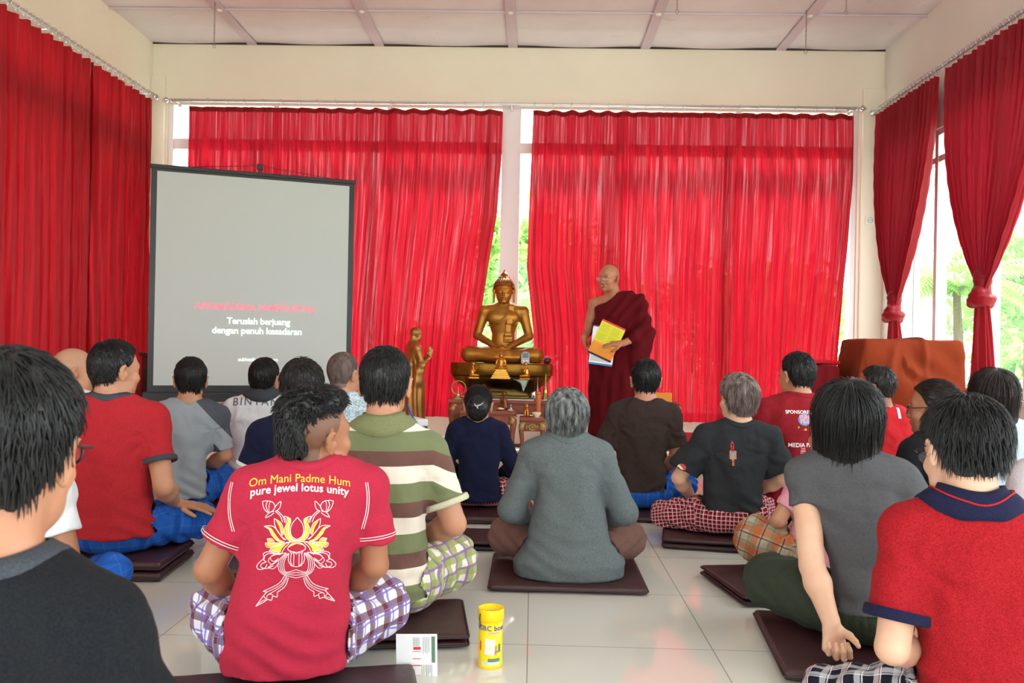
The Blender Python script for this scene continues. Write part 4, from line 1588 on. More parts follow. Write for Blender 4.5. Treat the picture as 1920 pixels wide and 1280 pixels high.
x0, x1 = at_y(352, 300, YC).x, at_y(943, 210, YC).x
H = ztop - zbt
vv = lambda py: (ztop - at_y(960, py, YC).z) / H
sx = lambda px, py, xx: at_y(px, py, YC).x - xx
c1 = thing('curtain', 'wide red curtain on the back wall behind the projector screen', 'curtain', (x0, YC, 0), 0, 'red curtains on the back wall')
m1, _ = curtain_mesh('fabric_panel', lambda a: (x0 + (x1 - x0) * a, YC, ztop), lambda a: (x0 + (x1 - x0) * a, YC, zbt), 900, 170, hook, 0.020, 'curtain_red', c1, 3,
                     edge_fn(1, right=[(0, 0), (vv(300), sx(940, 300, x1)), (vv(400), sx(932, 400, x1)), (vv(500), sx(915, 500, x1)), (vv(600), sx(900, 600, x1)), (vv(700), sx(890, 700, x1)), (1, sx(884, 780, x1))]), hooks=hook)
m1.location = (-x0, -YC, 0)
x2, x3 = at_y(1000, 210, YC).x, at_y(1601, 220, YC).x
c2 = thing('curtain', 'wide red curtain on the back wall behind the standing monk', 'curtain', (x2, YC, 0), 0, 'red curtains on the back wall')
m2, _ = curtain_mesh('fabric_panel', lambda a: (x2 + (x3 - x2) * a, YC, ztop), lambda a: (x2 + (x3 - x2) * a, YC, zbt), 900, 170, hook * 0.93, 0.022, 'curtain_red', c2, 8,
                     edge_fn(1, left=[(0, 0), (vv(370), sx(993, 370, x2)), (vv(500), sx(988, 500, x2)), (vv(620), sx(1000, 620, x2)), (1, sx(1004, 780, x2))],
                             right=[(0, 0), (vv(330), sx(1600, 330, x3)), (vv(460), sx(1590, 460, x3)), (vv(620), sx(1574, 620, x3)), (1, sx(1562, 780, x3))]), hooks=hook)
m2.location = (-x2, -YC, 0)
for (m, xa, xb, cc_) in ((m1, x0, x1, c1), (m2, x2, x3, c2)):
    # double top hem, a separate folded strip just in front
    bm = BM()
    n = 220
    A, B = [], []
    src = [v.co.copy() for v in m.data.vertices]
    nV = 170
    for i in range(0, 900, 4):
        a = src[i * nV + 0]; b_ = src[i * nV + 3]
        A.append(bm.verts.new((a.x, a.y - 0.004, a.z + 0.004))); B.append(bm.verts.new((b_.x, b_.y - 0.004, a.z - 0.042)))
    for i in range(len(A) - 1): bm.faces.new((A[i], B[i], B[i + 1], A[i + 1]))
    for v in bm.verts: v.co.x -= xa; v.co.y -= YC
    o = obj('top_hem', bm, MATS['curtain_side'], cc_, True)
pts = []
for xa, xb in ((x0, x1), (x2, x3)):
    n = int(round((xb - xa) / hook))
    pts += [(xa + 0.01 + (xb - xa - 0.02) * i / n, YC, zr) for i in range(n + 1)]
rings(rt, rc_, pts, 'x')

# left wall curtain, drawn closed
XCL = XL + 0.12
a = at_x(287, 179, XCL); b2 = at_x(2, 4, XCL)
zl = (a.z + b2.z) / 2
zl = a.z
print('left rod', a, b2)
lt, lc = rod('curtain_rod', (XCL, 1.0, zl), (XCL, a.y, zl), 'white metal curtain rod along the left wall')
for y in (2.0, 4.2, 6.2, a.y - 0.06):
    bm = BM()
    tube(bm, [Vector((XCL, y, zl)) - lc, Vector((XL + 0.002, y, zl)) - lc], 0.008, 8)
    obj('wall_bracket', bm, MATS['rod_white'], lt)
yl1 = at_x(281, 400, XCL).y
yl1 = min(yl1, YB - 0.25)
cl_ = thing('curtain', 'long red curtain drawn closed along the left wall', 'curtain', (XCL, 1.2, 0))
ylm = 6.75
for (ya, yb, sd) in ((ylm, yl1, 21), (1.2, ylm + 0.03, 22)):
    mm, _ = curtain_mesh('fabric_panel', lambda q, ya=ya, yb=yb: (XCL, yb + (ya - yb) * q, zl - 0.05), lambda q, ya=ya, yb=yb: (XCL, yb + (ya - yb) * q, 0.30), int(380 * (yb - ya) / 1.4) if yb > 7 else 900, 120, 0.13, 0.030, 'curtain_side', cl_, sd, hooks=0.09)
    mm.location = (-XCL, -1.2, 0)
rings(lt, lc, [(XCL, 4.6 + (yl1 - 4.6) * i / 36, zl) for i in range(37)], 'y')

# right wall: two curtains tied in knots
XCR = XR - 0.13
a = at_x(1641, 209, XCR)
zrr = a.z
print('right rod', a)
rr_, rcc = rod('curtain_rod', (XCR, 1.0, zrr), (XCR, a.y, zrr), 'white metal curtain rod along the right wall')
for y in (2.0, 4.2, 6.55, a.y - 0.08):
    bm = BM()
    tube(bm, [Vector((XCR, y, zrr)) - rcc, Vector((XR - 0.002, y, zrr)) - rcc], 0.008, 8)
    obj('wall_bracket', bm, MATS['rod_white'], rr_)


def tied(label, ya, yb, yk, zk, ztail, seed, out=0.03):
    """curtain gathered from the rod span ya..yb into a knot at height zk, tail hanging to ztail"""
    c = thing('curtain', label, 'curtain', (XCR, yk, 0), 0, 'knotted red curtains on the right wall')
    nU, nV = 420, 150
    u = np.linspace(0, 1, nU); v = np.linspace(0, 1, nV)
    U, V = np.meshgrid(u, v, indexing='ij')
    zt_ = zrr - 0.05
    Z = zt_ + (zk + 0.03 - zt_) * V
    # each thread falls nearly straight and only gathers low down
    g = V ** 2.3 * 0.93 + 0.05 * V
    half = abs(yb - ya) / 2
    ymid = (ya + yb) / 2
    yc = ymid + (yk - ymid) * (0.75 * V ** 1.5 + 0.25 * V)
    Yp = yc + (U * 2 - 1) * half * (1 - g) * (yb - ya) / abs(yb - ya)
    rs = np.random.RandomState(seed); ph = rs.rand(8) * 6.28
    npl = 15
    amp = 0.024 + 0.020 * V
    wf = np.clip(1 - V ** 5, 0.25, 1)
    f = amp * wf * (np.sin(U * npl * 2 * PI + ph[0] + 0.8 * np.sin(U * 7 + ph[1])) + 0.4 * np.sin(U * npl * 4.6 * PI + ph[2] + 2 * V) + 0.18 * np.sin(U * npl * 11 * PI + ph[3] + 3 * V))
    f += 0.002 * np.sin(V * 70 + 5 * np.sin(U * 30))
    Xp = XCR - out * V - f
    P = np.stack([Xp - XCR, Yp - yk, Z], -1).reshape(-1, 3)
    ii = np.arange(nU * nV).reshape(nU, nV)
    F = np.stack([ii[:-1, :-1].ravel(), ii[1:, :-1].ravel(), ii[1:, 1:].ravel(), ii[:-1, 1:].ravel()], 1)
    me = np_mesh('fabric_panel', P, F)
    at = me.attributes.new('cloth', 'FLOAT_VECTOR', 'POINT')
    at.data.foreach_set('vector', np.stack([U.ravel() * 1.9, V.ravel() * 2, np.full(U.size, seed)], 1).astype(np.float32).ravel())
    link_mesh('fabric_panel', me, MATS['curtain_tied'], c)
    b = SDF(0.006)
    x = -out
    b.ell((x, 0, zk), (0.062, 0.066, 0.070))
    pts = [(x + 0.058 * math.cos(q), 0.066 * math.sin(q), zk - 0.035 + 0.020 * q / 3) for q in np.linspace(0, 2 * PI, 14)]
    for i in range(13): b.rc(pts[i], pts[i + 1], 0.026, 0.026, 0.02)
    pts = [(x - 0.05, -0.05 + 0.1 * q, zk + 0.055 - 0.08 * q * q) for q in np.linspace(0, 1, 8)]
    for i in range(7): b.rc(pts[i], pts[i + 1], 0.030, 0.030, 0.02)
    b.rc((x, 0, zk + 0.05), (x, 0, zk + 0.16), 0.05, 0.062, 0.03)
    o, P, F = sdf_obj('knot', b, MATS['curtain_tied'], c, lambda P, N: 0.0022 * np.sin((P[:, 2] - 0.4 * P[:, 1]) * 120 + 2 * cnoise(P, 9, seed)) + cnoise(P, 14, seed) * 0.002, 3)
    # tail
    n1, n2 = 90, 50
    bm = BM()
    rows = []
    for j in range(n2):
        tt = j / (n2 - 1)
        z = zk - 0.03 + (ztail - zk) * tt
        w = 0.045 + 0.060 * tt ** 0.7
        ring = []
        for i in range(n1):
            q = 2 * PI * i / n1
            r = w * (1 + 0.20 * math.sin(q * 7 + seed + tt * 1.5) + 0.09 * math.sin(q * 15 + 2 * seed - tt))
            ring.append(bm.verts.new((x + r * 0.7 * math.cos(q), r * math.sin(q) - 0.05 * tt, z)))
        rows.append(ring)
    for j in range(n2 - 1):
        for i in range(n1):
            bm.faces.new((rows[j][i], rows[j][(i + 1) % n1], rows[j + 1][(i + 1) % n1], rows[j + 1][i]))
    obj('tail', bm, MATS['curtain_tied'], c, True)


yA0, yA1 = at_x(1645, 214, XCR).y, at_x(1757, 150, XCR).y
pk = at_x(1676, 592, XCR - 0.03)
tied('red curtain tied in a knot, beside the right corner of the back wall', yA1, yA0 - 0.05, pk.y, pk.z, 0.62, 31)
yB0 = at_x(1772, 135, XCR).y
pk2 = at_x(1842, 562, XCR - 0.03)
print('knots', pk, pk2, yA0, yA1, yB0)
tied('red curtain tied in a knot at the right edge, nearer than its twin', yB0 - 1.42, yB0, pk2.y, pk2.z, 0.45, 34)
rings(rr_, rcc, [(XCR, yA1 + (yA0 - 0.05 - yA1) * i / 18, zrr) for i in range(19)] + [(XCR, yB0 - 1.42 + 1.42 * i / 20, zrr) for i in range(21)], 'y')

# ------------------------------------------------------------------ garden outside
bm = BM(); bx(bm, (-30, YF - 20, -0.5), (35, 45, -0.42)); struct('ground', bm, MATS['grass'])
t = NT('leaf')
oi = t.new('ShaderNodeTexCoord')
nz = t.noise(2.5, 3)
c_ = t.ramp(nz, [(0.3, srgb(120, 160, 84)), (0.55, srgb(160, 200, 110)), (0.75, srgb(206, 228, 150))])
df = t.n.new('ShaderNodeBsdfDiffuse'); tl = t.n.new('ShaderNodeBsdfTranslucent'); mx = t.n.new('ShaderNodeMixShader')
t.l(c_, df.inputs[0]); t.l(c_, tl.inputs[0]); mx.inputs[0].default_value = 0.45
t.l(df.outputs[0], mx.inputs[1]); t.l(tl.outputs[0], mx.inputs[2]); t.l(mx.outputs[0], t.out.inputs[0])
MATS['leaf'] = t.m


def tree(name, label, cat, loc, rad, zc, n, seed, leaf=0.09, palm=False, group=None):
    rs = np.random.RandomState(seed)
    t_ = thing(name, label, cat, loc, 0, group)
    bm = BM()
    tube(bm, [(0, 0, 0), (0.05, 0.03, zc * 0.5), (0, 0.05, zc)], [0.09, 0.07, 0.04], 8)
    if not palm:
        for i in range(6):
            q = rs.rand() * 6.28
            tube(bm, [(0.02, 0.03, zc * (0.5 + 0.07 * i)), (math.cos(q) * rad[0] * 0.7, math.sin(q) * rad[1] * 0.7, zc + rad[2] * (rs.rand() - 0.2))], [0.035, 0.012], 6)
    obj('trunk', bm, MATS['bark'], t_, True)
    if palm:
        V, F = [], []
        for i in range(22):
            q = rs.rand() * 6.28; L = rad[0] * (0.8 + 0.4 * rs.rand()); el = 0.2 + 0.9 * rs.rand()
            for k in range(30):
                tt = k / 29
                r = L * tt
                z = zc + L * (el * tt - 0.95 * tt * tt)
                c = np.array([math.cos(q) * r, math.sin(q) * r, z])
                sd_ = np.array([-math.sin(q), math.cos(q), 0])
                for s in (-1, 1):
                    tip = c + s * sd_ * 0.30 * L * math.sin(PI * (0.15 + 0.8 * tt)) + np.array([math.cos(q) * 0.1, math.sin(q) * 0.1, -0.12])
                    wv = np.array([math.cos(q), math.sin(q), 0]) * 0.018
                    b_ = len(V)
                    V += [c - wv, c + wv, tip + wv * 0.3, tip - wv * 0.3]; F.append((b_, b_ + 1, b_ + 2, b_ + 3))
        V = np.array(V); F = np.array(F)
    else:
        nc = 26
        cs = rs.normal(size=(nc, 3)); cs /= np.linalg.norm(cs, axis=1, keepdims=True)
        cs = cs * (0.35 + 0.6 * rs.rand(nc, 1)) * np.array(rad) + np.array([0, 0, zc])
        P = cs[rs.randint(0, nc, n)] + rs.normal(size=(n, 3)) * np.array(rad) * 0.17
        a = rs.normal(size=(n, 3)); a /= np.linalg.norm(a, axis=1, keepdims=True)
        b_ = np.cross(a, rs.normal(size=(n, 3))); b_ /= np.linalg.norm(b_, axis=1, keepdims=True)
        s = leaf * (0.6 + 0.8 * rs.rand(n, 1))
        V = np.stack([P - a * s, P + b_ * s * 0.42, P + a * s, P - b_ * s * 0.42], 1).reshape(-1, 3)
        F = np.arange(4 * n).reshape(n, 4)
    link_mesh('foliage', np_mesh('foliage', V, F), MATS['leaf'], t_, False)


G = 'garden trees outside the windows'
tree('tree', 'leafy green tree seen in the gap between the two back curtains', 'tree', (-0.1, 14.5, -0.42), (1.3, 1.2, 1.4), 2.2, 9000, 1, group=G)
tree('palm_tree', 'pale green palm behind the golden seated statue, outside the window', 'palm tree', (0.5, 11.8, -0.42), (1.2, 1.2, 1), 1.9, 0, 2, palm=True, group=G)
tree('shrub', 'low green shrub outside, behind the seated statue', 'shrub', (-1.2, 10.2, -0.42), (0.6, 0.5, 0.7), 1.0, 4500, 3, 0.07, group=G)
tree('tree', 'green tree outside the narrow gap at the right end of the back wall', 'tree', (4.0, 14.8, -0.42), (1.5, 1.4, 1.5), 1.9, 9000, 4, group=G)
tree('tree', 'green tree outside the window left of the projector screen', 'tree', (-5.2, 13.0, -0.42), (1.6, 1.4, 1.4), 1.8, 6000, 5, group=G)
tree('palm_tree', 'palm outside the right wall, between the two knotted curtains', 'palm tree', (5.2, 10.6, -0.42), (1.1, 1.1, 1), 2.2, 0, 6, palm=True, group=G)
tree('tree', 'light green tree outside the right wall, beyond the first knotted curtain', 'tree', (8.6, 13.4, -0.42), (2.0, 1.8, 1.7), 2.0, 12000, 7, group=G)
tree('tree', 'leafy tree outside the windows at the right edge', 'tree', (8.6, 8.6, -0.42), (1.7, 1.6, 1.6), 1.7, 12000, 8, group=G)
tree('shrub', 'low shrub outside the right wall below the knotted curtain', 'shrub', (5.0, 7.6, -0.42), (0.9, 0.9, 0.7), 0.9, 6000, 9, 0.07, group=G)


# ------------------------------------------------------------------ garments
for n, c, kw in (('tee_black', (26, 28, 33), {}), ('tee_charcoal', (44, 46, 50), {}), ('tee_brown', (56, 44, 41), {}), ('tee_red', (170, 38, 46), {}), ('tee_crimson', (176, 42, 66), dict(heather=0.06)),
                 ('tee_maroon', (142, 30, 40), {}), ('tee_grey', (142, 148, 154), dict(heather=0.15)), ('tee_dark_grey', (76, 80, 86), {}), ('knit_navy', (22, 26, 52), {}),
                 ('knit_grey', (98, 106, 108), dict(heather=0.22, weave=900)), ('shirt_white', (226, 230, 236), dict(heather=0.03)), ('tee_bright_red', (186, 34, 42), {}),
                 ('tee_pink', (212, 142, 158), {}), ('tee_pale_blue', (184, 200, 214), {}), ('tee_lilac', (206, 196, 204), {}), ('top_slate', (84, 84, 88), {}), ('polo_red', (152, 24, 32), dict(heather=0.22)),
                 ('trim_navy', (28, 30, 58), {}), ('trim_charcoal', (66, 70, 78), {}), ('trim_white', (220, 220, 222), {}), ('trim_olive', (122, 126, 88), {}), ('trousers_green', (52, 58, 46), {}), ('trousers_brown', (112, 82, 74), {}),
                 ('robe_maroon', (92, 10, 20), dict(heather=0.08)), ('trim_olive_pale', (196, 192, 166), {})):
    fabric(n, c, **kw)

plaid('sarong_blue', (38, 94, 184), [(0, 0.055, 0.1, 0.05, (96, 150, 214), 0.32), (1, 0.055, 0.2, 0.05, (96, 150, 214), 0.32), (0, 0.21, 0.4, 0.12, (24, 66, 150), 0.6), (1, 0.21, 0.1, 0.12, (24, 66, 150), 0.6)])
plaid('sarong_red_check', (164, 42, 56), [(0, 0.020, 0.0, 0.34, (44, 16, 26), 0.55), (1, 0.020, 0.3, 0.34, (44, 16, 26), 0.55), (0, 0.020, 0.55, 0.17, (232, 214, 214), 0.7), (1, 0.020, 0.8, 0.17, (232, 214, 214), 0.7)])
plaid('sarong_purple', (226, 224, 236), [(0, 0.062, 0.0, 0.38, (92, 30, 46), 0.8), (1, 0.062, 0.2, 0.38, (92, 30, 46), 0.8), (0, 0.062, 0.5, 0.10, (112, 96, 190), 0.8), (1, 0.062, 0.72, 0.10, (112, 96, 190), 0.8), (0, 0.062, 0.70, 0.05, (150, 130, 200), 0.6), (1, 0.062, 0.92, 0.05, (150, 130, 200), 0.6)])
plaid('sarong_green', (228, 220, 204), [(0, 0.058, 0.0, 0.42, (150, 160, 92), 0.85), (1, 0.058, 0.2, 0.42, (150, 160, 92), 0.85), (0, 0.058, 0.13, 0.16, (138, 104, 156), 0.9), (1, 0.058, 0.33, 0.16, (138, 104, 156), 0.9)])
plaid('sarong_orange', (168, 158, 134), [(0, 0.085, 0.0, 0.36, (178, 92, 40), 0.7), (1, 0.085, 0.2, 0.36, (178, 92, 40), 0.7), (0, 0.085, 0.15, 0.06, (110, 30, 60), 0.9), (1, 0.085, 0.35, 0.06, (110, 30, 60), 0.9), (0, 0.085, 0.62, 0.14, (104, 104, 84), 0.5), (1, 0.085, 0.82, 0.14, (104, 104, 84), 0.5)])
plaid('sarong_black', (28, 28, 40), [(0, 0.05, 0.0, 0.30, (200, 202, 210), 0.55), (1, 0.05, 0.2, 0.30, (200, 202, 210), 0.55), (0, 0.10, 0.55, 0.05, (170, 40, 50), 0.8), (1, 0.10, 0.15, 0.05, (170, 40, 50), 0.8), (0, 0.05, 0.12, 0.06, (240, 240, 244), 0.7), (1, 0.05, 0.32, 0.06, (240, 240, 244), 0.7)])
plaid('sarong_teal', (20, 110, 104), [(0, 0.06, 0.0, 0.2, (14, 70, 80), 0.7), (1, 0.06, 0.2, 0.2, (14, 70, 80), 0.7)])


def striped(name, period, off, stops):
    t = NT(name)
    tc = t.new('ShaderNodeTexCoord')
    sp = t.new('ShaderNodeSeparateXYZ')
    t.l(tc.outputs['Object'], sp.inputs[0])
    ax = t.math('ABSOLUTE', sp.outputs[0])
    slope = t.math('MULTIPLY', t.math('MAXIMUM', t.math('SUBTRACT', ax, 0.17), 0.0), 0.45)
    z = t.math('ADD', sp.outputs[2], slope)
    f = t.math('FRACT', t.math('ADD', t.math('DIVIDE', z, period), off))
    col = t.ramp(f, stops, 'CONSTANT')
    h = t.noise(9, 4)
    t.bsdf(col, 0.92, 0, h, 0.45, 0.02, Sheen_Weight=0.15, Specular_IOR_Level=0.2)
    MATS[name] = t.m


striped('polo_striped', 0.168, 0.94, [(0.0, srgb(104, 72, 64)), (0.29, srgb(112, 118, 84)), (0.665, srgb(222, 212, 198))])

# small leafy white pattern
t = NT('shirt_patterned')
nz = t.noise(60, 2)
col = t.ramp(nz, [(0.42, srgb(206, 220, 228)), (0.5, srgb(120, 152, 168)), (0.58, srgb(206, 220, 228))])
t.bsdf(col, 0.9, 0, t.noise(9, 4), 0.4, 0.02)
MATS['shirt_patterned'] = t.m
# grey raglan tee: darker shoulder yoke and sleeves
t = NT('raglan_grey')
tc = t.new('ShaderNodeTexCoord'); sp = t.new('ShaderNodeSeparateXYZ'); t.l(tc.outputs['Object'], sp.inputs[0])
ax = t.math('ABSOLUTE', sp.outputs[0])
v_ = t.math('ADD', sp.outputs[2], t.math('MULTIPLY', ax, 1.1))
m_ = t.math('MULTIPLY', t.math('GREATER_THAN', v_, 0.665), t.math('GREATER_THAN', ax, 0.085))
m2_ = t.math('MULTIPLY', t.math('LESS_THAN', v_, 0.54), t.math('GREATER_THAN', ax, 0.185))
col = t.mix(m_, srgb(146, 152, 158), srgb(72, 76, 86))
col = t.mix(m2_, col, srgb(72, 76, 86))
t.bsdf(col, 0.92, 0, t.noise(9, 4), 0.4, 0.02)
MATS['raglan_grey'] = t.m


def cushion(label, x, y, w=0.60, d=0.60, h=0.045, rz=0.0, layers=1, group=None, mt='cushion_vinyl'):
    c = thing('meditation_cushion', label, 'cushion', (x, y, 0), R(rz), group or 'brown vinyl floor cushions')
    hh = h / layers
    for i in range(layers):
        b = SDF(0.009)
        z = hh * (i + 0.5)

        def fn(X, Y, Z, z=z, hh=hh, w=w, d=d):
            ax_ = np.abs(X) / (w / 2); ay = np.abs(Y) / (d / 2)
            puff = hh * 0.5 * (1 - 0.10 * np.clip(ax_ ** 6 + ay ** 6, 0, 1)) - 0.002
            r = 0.012
            qx, qy, qz = np.abs(X) - w / 2 + r, np.abs(Y) - d / 2 + r, np.abs(Z - z) - puff + r
            return np.sqrt(np.maximum(qx, 0) ** 2 + np.maximum(qy, 0) ** 2 + np.maximum(qz, 0) ** 2) + np.minimum(np.maximum(qx, np.maximum(qy, qz)), 0) - r
        b.fn(fn, (-w / 2, -d / 2, z - hh / 2), (w / 2, d / 2, z + hh / 2))
        sdf_obj('pad', b, MATS[mt], c, lambda P, N: cnoise(P, 9, int(abs(x * 100)) + i) * 0.0018, 0)
        bm = BM()
        pts = []
        for sx_, sy_ in ((1, 1), (-1, 1), (-1, -1), (1, -1)):
            for q in range(5):
                a = math.atan2(sy_, sx_) - PI / 4 + q * PI / 8
                pts.append((sx_ * (w / 2 - 0.014) + 0.014 * math.cos(a), sy_ * (d / 2 - 0.014) + 0.014 * math.sin(a), z))
        tube(bm, pts, 0.0035, 6, closed=True)
        obj('piping', bm, MATS['cushion_piping'], c, True)
    return c


def seat_cushion(I, label, w=0.56, d=0.46, h=0.045, rz=0, layers=1, dx=0, dy=0.0):
    r = I['root']
    a = r.rotation_euler.z
    x = r.location.x + dx * math.cos(a) - dy * math.sin(a); y = r.location.y + dx * math.sin(a) + dy * math.cos(a)
    return cushion(label, x, y, w, d, h, math.degrees(a) + rz, layers)


lap = {}
# ---- front left: black T-shirt, glasses
A = person('man in black T-shirt and dark-framed glasses, nearest the camera at the left edge', 1.10, -42, 2, 655, seat=0.05, face=-6, W_=0.84, up=0.0, head=(13, -4, 2), skin='skin', hair='short_thick', hmat='hair_black',
           shirt='tee_black', near=True, seed=11, bottoms='sarong_blue', sleeve=0.66, key='A', fwd=0.0, neck=1.06)
collar(A, MATS['trim_charcoal'], 'crew', 'dark ribbed collar')
glasses(A['root'], A['HM'], A['HO'], A['hs'], MATS['glasses_dark'], MATS['lens_glass'], 0.0026)
seat_cushion(A, 'brown cushion under the man in black at the left edge, outside the picture mostly')

# ---- behind him, hidden head: white T-shirt
B = person('person in white T-shirt, head hidden behind the nearest man in black', 2.62, 8, 20, 732, face=5, head=(-10, 0, 0), skin='skin_tan', shirt='shirt_white', seed=12, bottoms='sarong_blue', sleeve=0.60, key='B',
           armR=dict(e=(0.24, 0.0, 0.26), w=(0.13, 0.22, 0.16)), legs=dict(kR=(0.31, 0.22, 0.17), kn=0.058))
seat_cushion(B, 'brown cushion under the person in white at the left edge')

# ---- red T-shirt with charcoal trim, hand on his thigh
Cc = person('man in red T-shirt with charcoal neck trim, right hand resting on blue sarong', 3.50, 215, 210, 637, seat=0.085, face=14, W_=0.93, head=(-46, 0, 0), skin='skin', hair='short', shirt='tee_red', near=True, seed=13,
            bottoms='sarong_blue', sleeve=0.66, key='C', hem=0.07, armR=dict(e=(0.200, -0.05, 0.265), w=(0.205, 0.13, 0.160), f=(1.0, 0.02, -0.12), n=(0.1, 0.1, -1), side=-1, curl=(0.10, 0.12, 0.1), spread=0.30, thumb=0.1),
            legs=dict(kR=(0.30, 0.22, 0.06), th=0.095, kn=0.085), hip=1.05, hh=0.004)
collar(Cc, MATS['trim_charcoal'], 'crew', 'charcoal neck trim')
for s in (1, -1): cuff(Cc, s, MATS['trim_charcoal'], 0.020, 'charcoal sleeve cuff')
seat_cushion(Cc, 'stack of two brown cushions under the man in red with charcoal trim', 0.52, 0.42, 0.085, layers=2, dy=0.05, dx=0.0, rz=-10)

# ---- shaven head
D = person('bald person in white shirt, turned to the right, in front of the left curtain', 4.15, 116, 131, 652, face=8, head=(-56, 0, 0), skin='skin', hair=None, shirt='shirt_white', seed=14, bottoms='sarong_blue', sleeve=0.7, key='D', scalp=(0.40, 0.27, 0.20, 0.35), hs=0.98, W_=0.92, legs=dict(kR=(0.16, 0.24, 0.085), kL=(-0.2, 0.24, 0.085)))
seat_cushion(D, 'brown cushion under the bald person in white', 0.42, 0.4)

# ---- grey raglan
E = person('man in light grey T-shirt with darker shoulders and blue sarong', 4.5, 332, 358, 670, face=20, W_=1.05, head=(0, 4, 0), skin='skin', hair='short', shirt='raglan_grey', seed=15, bottoms='sarong_blue', sleeve=0.85, key='E', seat=0.075,
           legs=dict(kR=(0.24, 0.30, 0.10), kL=(-0.24, 0.30, 0.10), th=0.10, kn=0.09), near=True, hs=0.97)
seat_cushion(E, 'brown cushion under the man in light grey', 0.44, 0.4, h=0.07)

# ---- white jersey lettered BINTAN
Fp = person('man in white jersey with dark collar and grey BINTAN lettering', 5.05, 480, 494, 671, face=12, head=(-20, 2, 0), skin='skin', hair='short', shirt='shirt_white', seed=16, bottoms='sarong_blue', sleeve=0.75, key='F', hem=0.12, near=True, W_=1.08, seat=0.08, up=0.05)
collar(Fp, MATS['trim_charcoal'], 'polo', 'dark folded collar')
seat_cushion(Fp, 'brown cushion under the man in the white jersey', h=0.07)
bm = text_geo('BINTAN', 0.062, 0.001, 1.25)
wrap(bm, 'print', Fp['shirt'], MATS['grey_text'], 0.0, 0.545 * Fp['T'], -0.35)

# ---- navy, behind the mohawk boy
Gp = person('man in navy T-shirt, mostly hidden behind the man with the lotus print', 3.72, 564, 567, 672, face=12, head=(0, 4, 0), skin='skin_tan', hair='short_thick', hmat='hair_soft_black', shirt='knit_navy', seed=17, bottoms='sarong_blue', sleeve=0.62, key='G', W_=1.0)
for s in (1, -1): cuff(Gp, s, MATS['trim_white'], 0.012, 'white sleeve edge')
seat_cushion(Gp, 'brown cushion under the man in navy')

# ---- grey crew cut, patterned shirt
Hp = person('man with cropped greying hair and pale leaf-patterned shirt', 4.62, 632, 641, 660, face=6, head=(-30, 0, 0), skin='skin', hair='buzz', hmat='hair_buzz', shirt='shirt_patterned', seed=18, bottoms='sarong_teal', sleeve=0.7, key='H', near=True, scalp=(0.10, 0.08, 0.07, 0.8))
seat_cushion(Hp, 'brown cushion under the man in the leaf-patterned shirt')

# ---- lotus print
I_ = person('man with undercut hair in crimson T-shirt printed with a large lotus', 2.36, 539, 583, 722, face=12, head=(-50, 6, 4), skin='skin_tan', hair='mohawk', hmat='hair_black', shirt='tee_crimson', seed=19, bottoms='sarong_purple', sleeve=0.70, sl_r=0.070,
            key='I', near=True, scalp=(0.035, 0.025, 0.022, 0.6), W_=1.02, hem=0.02, armR=dict(e=(0.235, 0.02, 0.30), w=(0.16, 0.22, 0.15)), armL=dict(e=(-0.235, 0.02, 0.30), w=(-0.16, 0.22, 0.15)),
            legs=dict(kR=(0.265, 0.20, 0.125), kL=(-0.205, 0.20, 0.125), kn=0.088, th=0.10), waist=1.06, wrinkle=0.8, hs=0.98, up=0.065)
collar(I_, MATS['tee_crimson'], 'crew')
seat_cushion(I_, 'brown cushion under the man with the lotus print', 0.72, 0.46, dy=-0.17)

# ---- striped polo
J = person('man in olive, brown and cream striped polo shirt', 2.90, 717, 722, 650, face=8, head=(-4, 2, 0), skin='skin', hair='short', shirt='polo_striped', seed=20, bottoms='sarong_green', sleeve=0.74, sl_r=0.068, key='J', near=True, W_=0.90,
           legs=dict(kR=(0.225, 0.20, 0.12), kL=(-0.25, 0.2, 0.10), kn=0.092, th=0.11), hem=0.055, armR=dict(e=(0.232, -0.01, 0.29), w=(0.13, 0.22, 0.2)), hs=1.02, up=0.005)
collar(J, MATS['trim_olive'], 'polo', 'olive folded collar')
for s in (1, -1): cuff(J, s, MATS['trim_olive_pale'], 0.018, 'pale knitted cuff')
seat_cushion(J, 'folded brown cushion under the man in the striped polo shirt', 0.62, 0.40, 0.05, layers=2, dx=-0.02, dy=-0.02)

# ---- navy jumper woman with hair clip
K = person('small woman in navy jumper, dark hair pinned up with a silver clip', 4.84, 901, 897, 722, face=2, head=(0, 2, 0), skin='skin', hair='bun', hmat='hair_black', shirt='knit_navy', seed=21, bottoms='sarong_red_check', sleeve=1.9, key='K', near=True, W_=0.92, hem=0.04, hs=0.93, wrinkle=0.6, up=0.06,
           legs=dict(kR=(0.25, 0.24, 0.10)))
seat_cushion(K, 'brown cushion under the woman in the navy jumper', 0.62, 0.5)
# silver hair clip
hM, hO, q = K['HM'], K['HO'], K['hs']
clip_pts = [(-0.020, 0.128), (-0.004, 0.120), (0.020, 0.130), (0.036, 0.142)]
bm = BM()
tr = lambda p: Vector(hO + hM @ (np.array(p) * q))
tube(bm, [tr((x, -0.146, z)) for x, z in clip_pts], [0.003, 0.006, 0.004, 0.002], 8)
tube(bm, [tr((x, -0.147, z)) for x, z in ((-0.002, 0.122), (0.002, 0.108), (0.001, 0.094))], [0.005, 0.005, 0.002], 8)
tube(bm, [tr((x, -0.147, z)) for x, z in ((-0.010, 0.122), (-0.016, 0.136))], [0.004, 0.002], 8)
obj('hair_clip', bm, MATS['silver'], K['root'], True)

